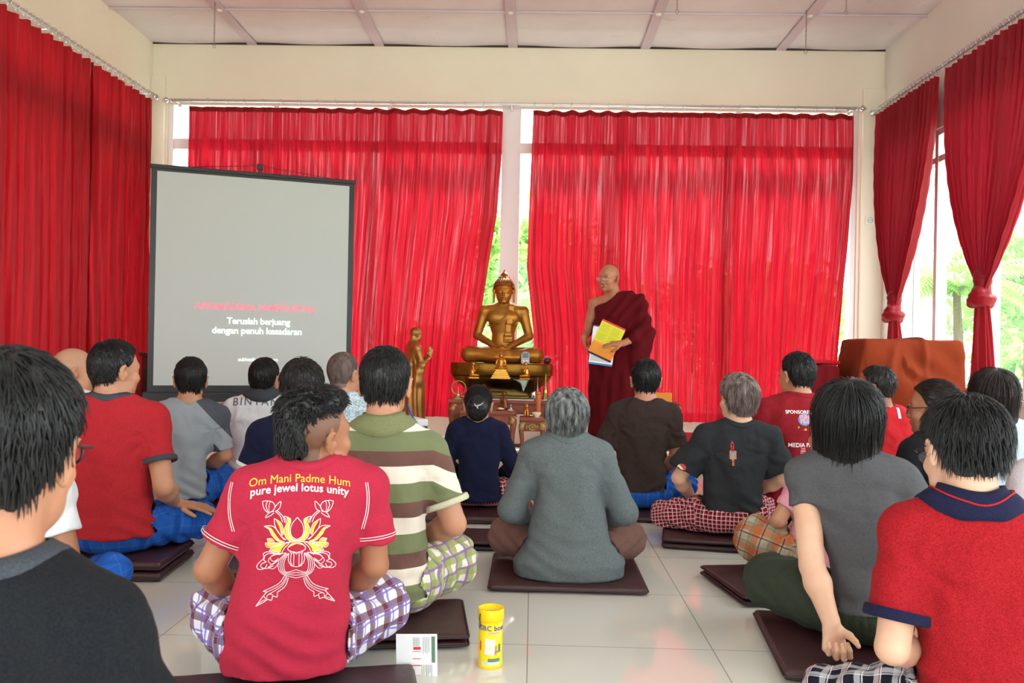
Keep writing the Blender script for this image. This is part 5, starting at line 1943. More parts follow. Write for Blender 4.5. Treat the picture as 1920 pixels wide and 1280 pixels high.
# ---- grey-haired woman in grey cardigan
L_ = person('grey-haired woman in long grey cardigan, seated cross-legged in the middle of the floor', 3.54, 1070, 1064, 728, face=0, head=(0, 3, 0), skin='skin_light', hair='short_thick', hmat='hair_grey', shirt='knit_grey', seed=22, bottoms='trousers_brown', pants=True, sleeve=1.85, sl_r=0.060,
            key='L', near=True, W_=0.90, hem=-0.005, hip=1.62, waist=1.26, wrinkle=0.55, armR=dict(e=(0.255, 0.03, 0.275), w=(0.17, 0.26, 0.17)), armL=dict(e=(-0.255, 0.03, 0.275), w=(-0.17, 0.26, 0.17)),
            legs=dict(kR=(0.285, 0.24, 0.105), kL=(-0.285, 0.24, 0.105), kn=0.085, th=0.09), seat=0.035, hs=0.96, up=0.065)
collar(L_, MATS['knit_grey'], 'crew')
seat_cushion(L_, 'square brown cushion under the grey-haired woman', 0.63, 0.56, 0.032, dy=0.09, dx=-0.01)

# ---- brown tee
M_ = person('man in dark brown T-shirt and blue sarong, behind the monk to the right', 4.98, 1201, 1212, 673, face=-6, head=(0, 3, 0), skin='skin', hair='short', shirt='tee_brown', seed=23, bottoms='sarong_blue', sleeve=0.72, sl_r=0.066, key='M', near=True, hem=0.10, seat=0.04,
            legs=dict(kR=(0.27, 0.26, 0.10), kL=(-0.22, 0.26, 0.10)), wrinkle=1.2, W_=0.88, armR=dict(e=(0.215, 0.03, 0.285), w=(0.11, 0.25, 0.17)), armL=dict(e=(-0.215, 0.03, 0.285), w=(-0.11, 0.25, 0.17)))
seat_cushion(M_, 'brown cushion under the man in dark brown', 0.56, 0.5, 0.035)

# ---- boy with spiky grey-brown hair
N_ = person('youth with ash-brown spiky hair in oversized charcoal T-shirt', 4.26, 1371, 1384, 700, face=-4, head=(20, 4, -4), skin='skin_light', hair='boy', hmat='hair_brown', shirt='tee_charcoal', seed=24, bottoms='sarong_red_check', sleeve=0.82, sl_r=0.085, key='N', near=True, hem=0.13, seat=0.06,
            W_=1.02, wrinkle=1.3, legs=dict(kR=(0.21, 0.24, 0.09), kL=(-0.33, 0.14, 0.055), aL=(-0.12, 0.26, 0.05), kn=0.08, th=0.11), armR=dict(e=(0.27, 0.03, 0.30), w=(0.16, 0.26, 0.18)), armL=dict(e=(-0.29, 0.02, 0.29), w=(-0.18, 0.24, 0.14)), hs=0.96, up=0.02)
collar(N_, MATS['tee_charcoal'], 'crew')
seat_cushion(N_, 'folded brown cushion under the youth in charcoal', 0.55, 0.34, 0.058, layers=2, dx=-0.05, dy=0.0, rz=-6)

# ---- SPONSORED BY tee
O_ = person('tall youth in maroon T-shirt with a printed list of sponsors', 4.65, 1490, 1500, 660, face=4, head=(18, 0, 0), skin='skin', hair='short', shirt='tee_maroon', seed=25, bottoms='sarong_teal', sleeve=0.72, sl_r=0.068, key='O', near=True, wrinkle=1.1)
collar(O_, MATS['tee_maroon'], 'crew')
seat_cushion(O_, 'brown cushion under the tall youth in maroon')

# ---- woman with black bob
Pp = person('woman with shoulder-length black hair in grey T-shirt, left fist pressed on her cushion', 2.76, 1648, 1594, 712, face=-16, head=(-4, 6, 2), skin='skin_light', hair='bob', hmat='hair_black', shirt='top_slate', seed=26, bottoms='trousers_green', pants=True, sleeve=0.36, sl_r=0.060,
            key='P', near=True, W_=0.90, hem=0.105, blen=0.075, hh=0.0038, hs=0.98, hip=1.05, waist=0.95, wrinkle=0.9, seat=0.045,
            armL=dict(e=(-0.180, -0.09, 0.25), w=(-0.150, -0.20, 0.105), f=(0.15, -0.25, -1.0), n=(0.25, -1.0, 0.3), side=-1, curl=(1.15, 1.45, 0.7), thumb=1.3),
            armR=dict(e=(0.27, -0.02, 0.30), w=(0.24, 0.22, 0.16)), legs=dict(kL=(-0.33, 0.22, 0.11), kR=(0.25, 0.22, 0.09), th=0.115, kn=0.095, aL=(0.0, 0.12, 0.05)))
seat_cushion(Pp, 'large flat brown cushion under the woman with black hair', 0.62, 0.60, 0.04, dx=-0.03, dy=0.02, rz=10)

# ---- pink, hidden behind her
Qp = person('person in pink T-shirt and orange checked sarong, head hidden behind the woman with black hair', 3.52, 1536, 1572, 760, face=10, head=(15, 5, 0), skin='skin', hair='short', shirt='tee_pink', seed=27, bottoms='sarong_orange', sleeve=0.72, sl_r=0.062, key='Q', near=True, W_=1.06, hem=0.02, waist=1.05,
            legs=dict(kL=(-0.27, 0.16, 0.17), kn=0.12, th=0.13, aL=(-0.08, 0.40, 0.05)), armL=dict(e=(-0.24, 0.03, 0.30), w=(-0.16, 0.22, 0.20)))
seat_cushion(Qp, 'brown cushion stack beside the plaid knee of the person in pink', 0.56, 0.46, 0.05, layers=2, dx=-0.13, dy=0.01)

# ---- right back: red tee man
Rp = person('man in bright red T-shirt with a pale blue neck cord, looking to the left', 5.05, 1655, 1650, 685, face=14, head=(34, 0, 0), skin='skin_dark', hair='short', hmat='hair_soft_black', shirt='tee_bright_red', seed=28, bottoms='sarong_teal', sleeve=0.72, key='R', W_=1.15)
seat_cushion(Rp, 'brown cushion under the man in bright red')

# ---- woman in black with glasses
Sp = person('woman in black top with red-rimmed glasses and hair tied back', 3.72, 1765, 1762, 712, face=22, head=(36, 0, 0), skin='skin_tan', hair='bun', hmat='hair_dark_brown', shirt='tee_black', seed=29, bottoms='sarong_red_check', sleeve=0.42, key='S', near=True, W_=0.95)
glasses(Sp['root'], Sp['HM'], Sp['HO'], Sp['hs'], MATS['glasses_dark'], MATS['lens_glass'], 0.002)
seat_cushion(Sp, 'brown cushion under the woman in the black top')

# ---- pale blue tee at right
Tp = person('woman with long dark-brown hair in pale blue T-shirt, at the right', 4.25, 1880, 1866, 690, face=-8, head=(4, 4, 0), skin='skin', hair='bob', hmat='hair_dark_brown', shirt='tee_pale_blue', seed=30, bottoms='sarong_red_check', sleeve=0.7, key='T', near=True, blen=0.05, hs=1.02)
seat_cushion(Tp, 'brown cushion under the woman in pale blue')

# ---- red polo, front right
U_ = person('person with short black hair in red polo shirt with navy trim, front right', 2.08, 1862, 1822, 745, face=-8, head=(12, -14, 3), skin='skin_light', hair='tousled', hmat='hair_black', shirt='polo_red', seed=31, bottoms='sarong_black', sleeve=0.76, sl_r=0.074, key='U', near=True, W_=0.98, hem=0.085, seat=0.045,
            waist=1.10, hip=1.05, armL=dict(e=(-0.238, -0.04, 0.235), w=(-0.10, 0.20, 0.155), f=(0.75, 0.65, 0.1), n=(0.2, 0.2, 1), curl=(0.3, 0.4, 0.3)), armR=dict(e=(0.27, 0.0, 0.27), w=(0.12, 0.24, 0.16)),
            legs=dict(kR=(0.28, 0.22, 0.09), kL=(-0.36, 0.20, 0.02), kn=0.065), hs=1.0, hh=0.0038, armr=1.05, neck=1.05, up=0.012)
collar(U_, MATS['trim_navy'], 'polo', 'navy folded collar', 1.25)
cs = [v.co for v in U_['shirt'].children[0].data.vertices]
bm = BM(); tube(bm, [(cs[7 * k + 4] * 0.62 + cs[7 * k + 3] * 0.38) + Vector(U_['nd']) * 0.0035 for k in range(48)], 0.0022, 6, closed=True); obj('collar_stripe', bm, MATS['tee_bright_red'], U_['shirt'], True)
for s in (1, -1): cuff(U_, s, MATS['trim_navy'], 0.024, 'navy sleeve cuff')
glasses(U_['root'], U_['HM'], U_['HO'], U_['hs'], MATS['black_plastic'], MATS['lens_glass'], 0.002)
seat_cushion(U_, 'brown cushion under the person in the red polo shirt', 0.6, 0.56, 0.04)

# ---- lilac sleeve at the edge
V_ = person('person in pale lilac T-shirt, cut off by the right edge', 2.95, 2010, 2020, 720, face=8, head=(10, 0, 0), skin='skin', hair='short', shirt='tee_lilac', seed=32, bottoms='sarong_blue', sleeve=0.9, sl_r=0.07, key='V', W_=1.0)
seat_cushion(V_, 'brown cushion under the person in lilac at the right edge')

# ---- loose cushions on the floor
p = at_z(908, 1036, 0)
cushion('empty brown cushion in front of the navy jumper woman, left of the grey-haired woman', p.x, p.y + 0.17, 0.34, 0.30, 0.05, 0, 2)


# ------------------------------------------------------------------ artwork printed on the shirts
def lotus_print(I):
    T = I['T']
    K_ = 1.0 / 2900.0
    cx0, cz0 = 772.0, 1215.0                    # design coordinates: x right, y down, one unit about a third of a millimetre
    P2 = lambda pts: [((x - cx0) * K_, (cz0 - y) * K_ * 0.94) for x, y in pts]
    mir = lambda pts: [(2 * cx0 - x, y) for x, y in pts]
    white, yellow = BM(), BM()

    def ln(pts, w=5.5, both=True, closed=False):
        for q in ([pts, mir(pts)] if both else [pts]):
            stroke_geo(white, smooth_line(P2(q), 7, closed), w * 0.8 * K_, closed)

    def fill(pts, both=True):
        for q in ([pts, mir(pts)] if both else [pts]): poly_geo(yellow, smooth_line(P2(q), 5, True))
    # buds and stems
    ln([(500, 378), (530, 370), (575, 378), (598, 410), (585, 445), (548, 462), (515, 430), (500, 378)])
    ln([(540, 372), (530, 410), (548, 460)]); ln([(560, 375), (552, 415), (556, 458)], 4)
    ln([(598, 420), (625, 385), (643, 378), (632, 430), (600, 455)])
    ln([(592, 452), (555, 465), (528, 505), (560, 492), (592, 465)])
    ln([(600, 452), (640, 490), (660, 540)]); ln([(615, 446), (662, 495), (678, 545)])
    # centre petals
    ln([(772, 500), (735, 548), (722, 605), (735, 655), (772, 680)])
    ln([(668, 492), (700, 500), (722, 520), (712, 570), (708, 625), (730, 672), (772, 690)])
    fill([(690, 500), (724, 522), (716, 580), (722, 630), (745, 672), (772, 686), (772, 694), (725, 690), (690, 650), (682, 590), (696, 545)])
    ln([(668, 492), (690, 545), (675, 600), (690, 660), (725, 695)])
    ln([(596, 512), (600, 560), (622, 610), (660, 655), (690, 680)]); ln([(596, 512), (645, 545), (668, 600), (668, 640)])
    fill([(606, 520), (640, 550), (662, 600), (662, 645), (650, 630), (640, 590), (620, 550)])
    ln([(520, 575), (560, 600), (580, 640), (625, 685), (680, 700)]); ln([(520, 575), (580, 572), (620, 605), (652, 650), (680, 680)])
    fill([(540, 578), (575, 590), (600, 625), (640, 675), (680, 695), (630, 694), (592, 660), (568, 610)])
    ln([(545, 675), (580, 672), (600, 700), (560, 705), (545, 675)]); fill([(550, 678), (578, 676), (592, 696), (562, 700)])
    ln([(680, 700), (600, 706), (535, 712), (548, 745), (600, 738), (660, 715)]); fill([(540, 716), (600, 710), (660, 706), (610, 730), (560, 740)])
    ln([(565, 770), (600, 735), (660, 712), (720, 702)]); ln([(565, 770), (625, 778), (655, 790), (680, 745), (715, 710)])
    fill([(580, 765), (620, 735), (690, 710), (660, 750), (645, 782)])
    ln([(690, 700), (720, 700), (772, 694)], 7)
    # heart of the flower
    ln([(772, 706), (725, 722), (705, 752), (725, 772), (772, 785)]); fill([(772, 704), (730, 712), (708, 742), (722, 730), (772, 714)])
    ln([(722, 775), (735, 790), (755, 785), (772, 800)], 4)
    # cloud scrolls at the sides
    ln([(690, 785), (640, 790), (560, 780), (520, 800), (528, 835), (500, 860), (472, 900), (490, 925), (535, 912), (550, 880)])
    ln([(660, 795), (600, 790), (548, 800), (520, 840), (545, 862)]); ln([(545, 862), (510, 880), (505, 905), (545, 915), (600, 890)])
    ln([(650, 800), (600, 800), (575, 830), (600, 855), (640, 830)], 4.5); ln([(640, 830), (600, 870), (560, 905)], 4.5); ln([(560, 905), (600, 915), (640, 870)], 4.5)
    ln([(640, 795), (590, 810), (560, 850), (590, 880), (636, 845)], 4.5)
    # body of ribbons
    for dx in (0, 14, 28, 42):
        ln([(690 + dx * 0.6, 788), (640 + dx, 850), (640 + dx, 920), (680 + dx * 0.6, 965 - dx * 0.5), (772, 992 - dx * 1.6)], 4.6)
    ln([(715, 790), (712, 850), (735, 890)], 5); ln([(732, 790), (730, 860), (750, 900)], 5); ln([(752, 790), (752, 895)], 4.5); ln([(730, 890), (772, 902)], 5)
    # ribbons crossing downwards
    ln([(690, 965), (640, 1040), (525, 1100)]); ln([(705, 985), (665, 1060), (560, 1130)], 4.5); ln([(700, 975), (655, 1050), (540, 1115)], 4.5); ln([(715, 990), (690, 1060), (632, 1110)])
    ln([(525, 1100), (550, 1105), (530, 1135), (505, 1170), (475, 1215)]); ln([(475, 1215), (530, 1185), (560, 1165), (590, 1170), (600, 1140), (632, 1145), (632, 1110)])
    ln([(530, 1135), (552, 1160), (560, 1130), (590, 1125), (600, 1140)], 4.5); ln([(490, 1198), (520, 1175), (545, 1165)], 4)
    z0 = at_y(560, 1140, 2.36 - 0.12).z - I['root'].location.z
    x0_ = at_y(560, 1000, 2.36).x - I['root'].location.x
    wrap(yellow, 'print', I['shirt'], MATS['yellow_print'], x0_, z0, off=0.0010, maxe=0.02)['label'] = 'yellow petals of the lotus print'
    wrap(white, 'print', I['shirt'], MATS['white_print'], x0_, z0, off=0.0016, maxe=0.02)['label'] = 'white outlines of the lotus print'
    bm = text_geo('Om Mani Padme Hum', 0.030, 0.0, 1.0, 0.0)
    wrap(bm, 'print', I['shirt'], MATS['yellow_print'], x0_ + 0.003, at_y(560, 909, 2.25).z - I['root'].location.z, -0.9)['label'] = 'yellow line of lettering'
    bm = text_geo('pure jewel lotus unity', 0.029, 0.0005, 1.02, 0.0)
    wrap(bm, 'print', I['shirt'], MATS['white_print'], x0_ + 0.003, at_y(560, 926, 2.25).z - I['root'].location.z, -0.9)['label'] = 'white line of lettering'


lotus_print(I_)


def stitch(I, mt, rows=((0.006, 0.0), (0.013, 0.0))):
    """white double stitching round the sleeve hems and over the shoulder seams"""
    for s in (1, -1):
        a = I['S'][s]; e = I['arms'][s][0]; d = e - a; L = np.linalg.norm(d); d = d / L
        bm = BM()
        for off, _ in rows:
            c = a + d * (L * I['sleeve'] - 0.012 - off)
            M = axis_matrix(c, d)
            r = I['sl_r'] * 0.998 + 0.0008
            tube(bm, [M @ Vector((r * math.cos(2 * PI * k / 40), r * math.sin(2 * PI * k / 40), 0)) for k in range(40)], 0.0011, 5, closed=True)
        obj('stitching', bm, mt, I['shirt'], True)
        bm = BM()
        for off in (0, 0.006):
            stroke_geo(bm, smooth_line([(s * (0.185 + off), 0.555), (s * (0.190 + off), 0.52), (s * (0.188 + off), 0.47), (s * (0.176 + off), 0.42)], 8), 0.0018)
        for v in bm.verts: v.co *= I['T']
        wrap(bm, 'stitching', I['shirt'], mt, I['cxy'](0.5)[0] * 0.6, 0, off=0.0012, maxe=0.02)


stitch(I_, MATS['white_print'])

# sponsor list
r0 = O_['root'].location
zz = lambda py: at_y(1500, py, 4.53).z - r0.z
xx = lambda px: at_y(px, 800, 4.53).x - r0.x
for body, size, px, py, m in (('SPONSORED BY', 0.030, 1505, 776, 'white_print'), ('MEDIA PARTNER', 0.036, 1517, 838, 'white_print')):
    wrap(text_geo(body, size * 0.84, 0.0005, 1.0), 'print', O_['shirt'], MATS[m], xx(px), zz(py), 0.0)
bm = BM(); poly_geo(bm, [(0.033 * math.cos(q), 0.031 * math.sin(q)) for q in np.linspace(0, 2 * PI, 25)[:-1]])
wrap(bm, 'print', O_['shirt'], mat('logo_blue', (70, 160, 214), 0.6), xx(1508), zz(787), off=0.001)['label'] = 'round blue badge'
for body, py in (('FUN', 785), ('FILE', 793)):
    wrap(text_geo(body, 0.026, 0.002, 1.0), 'print', O_['shirt'], MATS['pink_print'], xx(1508), zz(py), off=0.0022)
for px, py, w, h_, m in ((1496, 801, 0.008, 0.010, 'olive_text'), (1509, 805, 0.012, 0.010, 'yellow_print'), (1505, 806, 0.008, 0.008, 'blue_print'), (1505, 845, 0.034, 0.030, 'pink_print'), (1488, 865, 0.026, 0.016, 'blue_print'), (1520, 860, 0.04, 0.014, 'pink_print'), (1515, 868, 0.05, 0.010, 'white_print')):
    bm = BM(); poly_geo(bm, [(-w / 2, -h_ / 2), (w / 2, -h_ / 2), (w * 0.35, h_ / 2), (-w * 0.4, h_ * 0.4)])
    wrap(bm, 'print', O_['shirt'], MATS[m], xx(px), zz(py), off=0.001)
for py in (843, 848): wrap(text_geo('MUSIC', 0.011, 0.0004), 'print', O_['shirt'], MATS['tee_maroon'], xx(1505), zz(py) - 0.004, off=0.0022)

# red lettering down the back of the charcoal T-shirt, round patch on its sleeve
r0 = N_['root'].location
zz = lambda py: at_y(1380, py, 4.13).z - r0.z
xx = lambda px: at_y(px, 850, 4.13).x - r0.x
mat('print_red', (190, 60, 56), 0.7); mat('print_orange', (214, 130, 80), 0.7); mat('print_blue_grey', (130, 160, 180), 0.7)
for i, (ch, py) in enumerate((('A', 836), ('N', 843), ('G', 850))):
    wrap(text_geo(ch, 0.024, 0.0008), 'print', N_['shirt'], MATS['print_red'], xx(1380), zz(py), off=0.0012)
bm = BM(); poly_geo(bm, [(-0.016, -0.020), (0.016, -0.020), (0.016, 0.020), (-0.016, 0.020)]); wrap(bm, 'print', N_['shirt'], MATS['print_orange'], xx(1381), zz(855), off=0.001)
bm = BM(); poly_geo(bm, [(-0.009, -0.014), (0.008, -0.010), (0.012, 0.012), (-0.011, 0.014)]); wrap(bm, 'print', N_['shirt'], MATS['print_blue_grey'], xx(1381), zz(855), off=0.002)
for ch, py in (('R', 867), ('E', 874)):
    wrap(text_geo(ch, 0.020, 0.0008), 'print', N_['shirt'], MATS['print_orange'], xx(1381), zz(py), off=0.0012)
bm = BM(); poly_geo(bm, [(0.022 * math.cos(q), 0.019 * math.sin(q)) for q in np.linspace(0, 2 * PI, 20)[:-1]]); wrap(bm, 'sleeve_patch', N_['shirt'], MATS['print_red'], xx(1286), zz(884), off=0.001)
bm = BM(); poly_geo(bm, smooth_line([(-0.020, -0.004), (-0.004, -0.016), (0.010, -0.008), (0.004, 0.002), (-0.010, 0.014)], 5, True)); wrap(bm, 'sleeve_patch', N_['shirt'], MATS['pale_green_paper'], xx(1285), zz(884), off=0.002)

# button stripe of the striped polo, neck cord of the red T-shirt
bm = BM(); stroke_geo(bm, [(-0.004, 0), (0.004, 0.06)], 0.018); wrap(bm, 'neck_cord', Rp['shirt'], mat('cord_pale_blue', (180, 206, 220), 0.6), 0.055, 0.545 * Rp['T'], off=0.002)
# small white mark on the collar at the left edge
bm = BM(); stroke_geo(bm, [(-0.012, 0), (0.008, 0.004)], 0.003); wrap(bm, 'print', A['shirt'], MATS['white_print'], -0.02, 0.555 * A['T'], off=0.002)


# ------------------------------------------------------------------ projection screen
YL_, YR_ = 6.87, 7.44
TL, TR = at_y(295, 320, YL_), at_y(655, 355, YR_)
BL = at_y(281, 722, YL_)
ex = Vector((TR.x - TL.x, YR_ - YL_, 0)).normalized()
nrm_ = Vector((ex.y, -ex.x, 0))
Wd = (Vector((TR.x, YR_, 0)) - Vector((TL.x, YL_, 0))).length
zb_, zt2 = BL.z, TL.z
scr = thing('projection_screen', 'portable projection screen with black border on the left, showing pink and white lettering', 'projection screen', (TL.x, YL_, 0), math.atan2(ex.y, ex.x))
print('screen', Wd, zb_, zt2, TR.z)


def on_screen(px, py):
    d = pixdir(px, py)
    o = Vector((0, 0, CAMZ))
    p0 = Vector((TL.x, YL_, 0))
    t = (p0 - o).dot(nrm_) / d.dot(nrm_)
    p = o + d * t
    return (p - p0).dot(ex), p.z


bm = BM(); bx(bm, (-0.002, -0.003, zb_), (Wd + 0.002, 0.0, zt2)); obj('screen_surface', bm, MATS['screen_cloth'], scr)
for nm, lo, hi in (('border', (-0.045, -0.004, zb_ - 0.06), (0, 0.001, zt2 + 0.03)), ('border', (Wd, -0.004, zb_ - 0.06), (Wd + 0.045, 0.001, zt2 + 0.03)), ('border', (0, -0.004, zt2), (Wd, 0.001, zt2 + 0.03)), ('border', (0, -0.004, zb_ - 0.06), (Wd, 0.001, zb_))):
    bm = BM(); bx(bm, lo, hi); obj(nm, bm, MATS['black_plastic'], scr)
bm = BM(); bx(bm, (-0.055, -0.018, zt2 + 0.022), (Wd + 0.055, 0.016, zt2 + 0.052), 0.004); obj('top_bar', bm, MATS['black_plastic'], scr)
bm = BM(); bx(bm, (-0.085, -0.045, zb_ - 0.145), (Wd + 0.085, 0.035, zb_ - 0.055), 0.012); obj('roller_case', bm, MATS['black_plastic'], scr)
bm = BM(); bx(bm, (-0.08, -0.049, zb_ - 0.150), (Wd + 0.08, -0.030, zb_ - 0.135), 0.003); obj('case_trim', bm, MATS['chrome'], scr)
hx_, hz_ = on_screen(487, 312)
bm = BM(); tube(bm, [(hx_, 0.05, 0.25), (hx_, 0.05, zt2 + 0.10)], 0.013, 12); obj('stand_pole', bm, MATS['dark_metal'], scr, True)
bm = BM(); bx(bm, (hx_ - 0.02, 0.0, zt2 + 0.085), (hx_ + 0.028, 0.065, zt2 + 0.13), 0.006); bx(bm, (hx_ - 0.012, 0.005, zt2 + 0.05), (hx_ + 0.012, 0.05, zt2 + 0.10), 0.004); obj('hanger_hook', bm, MATS['black_plastic'], scr)
bm = BM(); tube(bm, [(0.22, 0.03, zt2 + 0.055), (hx_, 0.03, zt2 + 0.118), (Wd - 0.12, 0.03, zt2 + 0.055)], 0.0025, 5); obj('hanging_cord', bm, MATS['black_plastic'], scr, True)
for k in range(3):
    a = R(90 + 120 * k + 30)
    bm = BM(); tube(bm, [(hx_, 0.05, 0.30), (hx_ + 0.42 * math.cos(a), 0.05 + 0.42 * math.sin(a), 0.012)], 0.011, 8); obj('tripod_leg', bm, MATS['dark_metal'], scr, True)
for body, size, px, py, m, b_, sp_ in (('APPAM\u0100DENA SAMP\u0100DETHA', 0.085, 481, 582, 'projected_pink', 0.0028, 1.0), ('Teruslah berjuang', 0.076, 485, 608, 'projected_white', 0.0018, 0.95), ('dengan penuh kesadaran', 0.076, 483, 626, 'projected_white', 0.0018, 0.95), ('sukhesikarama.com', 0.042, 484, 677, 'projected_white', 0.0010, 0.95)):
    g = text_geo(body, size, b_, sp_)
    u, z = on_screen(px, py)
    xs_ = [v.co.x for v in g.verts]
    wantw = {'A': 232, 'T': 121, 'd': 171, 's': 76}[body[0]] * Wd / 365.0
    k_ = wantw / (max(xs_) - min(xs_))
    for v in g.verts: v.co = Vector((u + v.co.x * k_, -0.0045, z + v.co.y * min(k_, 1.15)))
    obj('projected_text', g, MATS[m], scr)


# ------------------------------------------------------------------ carved tables
def scroll(bm, c, r, s=1, turns=1.4, M=None, w=0.35):
    pts = []
    for k in range(22):
        t = k / 21
        a = t * turns * 2 * PI
        rr = r * (1 - 0.75 * t)
        pts.append(Vector((c[0] + s * rr * math.cos(a), c[1], c[2] + rr * math.sin(a))))
    tube(bm, pts, [r * w * (1 - 0.5 * k / 21) for k in range(22)], 8)


def carved_table(label, x0, x1, y0, y1, h, top=0.03, leg=0.032, apron=0.085, group=None, medallion=True):
    cx, cy = (x0 + x1) / 2, (y0 + y1) / 2
    w, d = x1 - x0, y1 - y0
    t_ = thing('carved_table', label, 'table', (cx, cy, 0), 0, group)
    bm = BM(); bx(bm, (-w / 2, -d / 2, h - top), (w / 2, d / 2, h), 0.006); bx(bm, (-w / 2 + 0.012, -d / 2 + 0.012, h - top - 0.012), (w / 2 - 0.012, d / 2 - 0.012, h - top + 0.001), 0.004)
    obj('table_top', bm, MATS['red_wood'], t_)
    a0 = h - top - 0.012
    for lo, hi in (((-w / 2 + 0.03, -d / 2 + 0.022, a0 - apron), (w / 2 - 0.03, -d / 2 + 0.040, a0)), ((-w / 2 + 0.03, d / 2 - 0.040, a0 - apron), (w / 2 - 0.03, d / 2 - 0.022, a0)), ((-w / 2 + 0.022, -d / 2 + 0.03, a0 - apron), (-w / 2 + 0.040, d / 2 - 0.03, a0)), ((w / 2 - 0.040, -d / 2 + 0.03, a0 - apron), (w / 2 - 0.022, d / 2 - 0.03, a0))):
        bm = BM(); bx(bm, lo, hi, 0.003); obj('apron', bm, MATS['red_wood'], t_)
    for sx in (-1, 1):
        for sy in (-1, 1):
            bm = BM()
            X, Y_ = sx * (w / 2 - leg), sy * (d / 2 - leg)
            pts = [(X, Y_, a0), (X + sx * 0.006, Y_ + sy * 0.004, a0 - apron), (X - sx * 0.004, Y_, h * 0.45), (X - sx * 0.006, Y_, h * 0.2), (X + sx * 0.004, Y_ + sy * 0.004, 0.012)]
            tube(bm, pts, [leg * 1.05, leg, leg * 0.78, leg * 0.72, leg * 0.8], 8)
            l_ = obj('leg', bm, MATS['red_wood'], t_, True)
            bm = BM()
            yy = Y_ + sy * leg * 0.8
            for dz, r, s in ((-0.02, 0.020, 1), (-0.05, 0.017, -1), (-0.085, 0.012, 1), (-0.012, 0.012, -1)):
                scroll(bm, (X + s * 0.008, yy, a0 + dz), r, s)
            sphere(bm, (X, yy, a0 - 0.035), (0.022, 0.010, 0.030), u=10, v=6)
            obj('corner_ornament', bm, MATS['carving_gold'], l_, True)
            bm = BM()
            scroll(bm, (X + sx * 0.006, yy, 0.030), 0.024, sx)
            sphere(bm, (X + sx * 0.004, Y_ + sy * 0.008, 0.026), (leg * 0.9, leg * 0.9, 0.026), u=12, v=8)
            for q in (-1, 0, 1): tube(bm, [(X + q * 0.014, yy, 0.06), (X + q * 0.018, yy + sy * 0.012, 0.02), (X + q * 0.02, yy + sy * 0.018, 0.006)], [0.008, 0.008, 0.005], 6)
            obj('claw_foot', bm, MATS['carving_gold'], l_, True)
    if medallion:
        bm = BM()
        z = a0 - apron * 0.55
        sphere(bm, (0, -d / 2 + 0.018, z), (0.014, 0.010, 0.014), u=12, v=8)
        for k in range(8):
            a = 2 * PI * k / 8
            sphere(bm, (0.024 * math.cos(a), -d / 2 + 0.020, z + 0.024 * math.sin(a)), (0.012, 0.007, 0.012), u=8, v=6)
        for s in (-1, 1):
            scroll(bm, (s * 0.042, -d / 2 + 0.020, z), 0.016, s)
        obj('medallion', bm, MATS['carving_gold'], t_, True)
    for sx in (-1, 1):
        bm = BM(); bx(bm, (sx * (w / 2 - leg) - 0.010, -d / 2 + leg, 0.075), (sx * (w / 2 - leg) + 0.010, d / 2 - leg, 0.10), 0.002); obj('stretcher', bm, MATS['red_wood'], t_)
    bm = BM(); bx(bm, (-w / 2 + leg, -d / 2 + leg - 0.008, 0.075), (w / 2 - leg, -d / 2 + leg + 0.010, 0.105), 0.002); obj('stretcher', bm, MATS['red_wood'], t_)
    return t_


AY0, AY1 = 7.40, 7.96
ax0, ax1 = at_y(841, 752, AY0).x, at_y(1042, 752, AY0).x
az = at_y(940, 750, AY0).z
print('altar', ax0, ax1, az)
carved_table('long carved altar table with gilded corners, carrying the golden seated statue', ax0, ax1, AY0, AY1, az, leg=0.038)
MY0, MY1 = 7.06, 7.34
mx0, mx1 = at_y(862, 772, MY0).x, at_y(967, 772, MY0).x
mz = at_y(916, 770, MY0).z
carved_table('low carved table with gilded medallion before the altar, behind the navy jumper woman', mx0, mx1, MY0, MY1, mz, leg=0.026, apron=0.075, group='small carved offering tables')
sx0, sx1 = at_y(974, 784, MY0).x, at_y(1022, 784, MY0).x
sz = at_y(997, 783, MY0).z
carved_table('smallest carved table, left of the grey-haired woman, holding a lion figurine and a candle', sx0, sx1, MY0 + 0.02, MY1 - 0.04, sz, leg=0.020, apron=0.075, group='small carved offering tables')
bx0, bx1 = at_y(1216, 756, 7.38).x, at_y(1276, 756, 7.38).x
bz = at_y(1240, 755, 7.38).z
carved_table('small dark carved table behind the man in dark brown, holding an orange box', bx0, bx1, 7.38, 7.66, bz, top=0.018, leg=0.022, apron=0.04, group='small carved offering tables', medallion=False)
p = at_y(1240, 744, 7.5)
ob = thing('storage_box', 'small orange box on the dark carved table', 'box', ((at_y(1222, 744, 7.5).x + at_y(1257, 744, 7.5).x) / 2, 7.5, bz))
bm = BM(); bx(bm, (-0.088, -0.05, 0.0), (0.088, 0.05, 0.082), 0.004); obj('carton', bm, MATS['orange_box'], ob)
bm = BM(); bx(bm, (-0.072, -0.052, 0.022), (-0.048, -0.0495, 0.046)); obj('printed_emblem', bm, MATS['black_print'], ob)

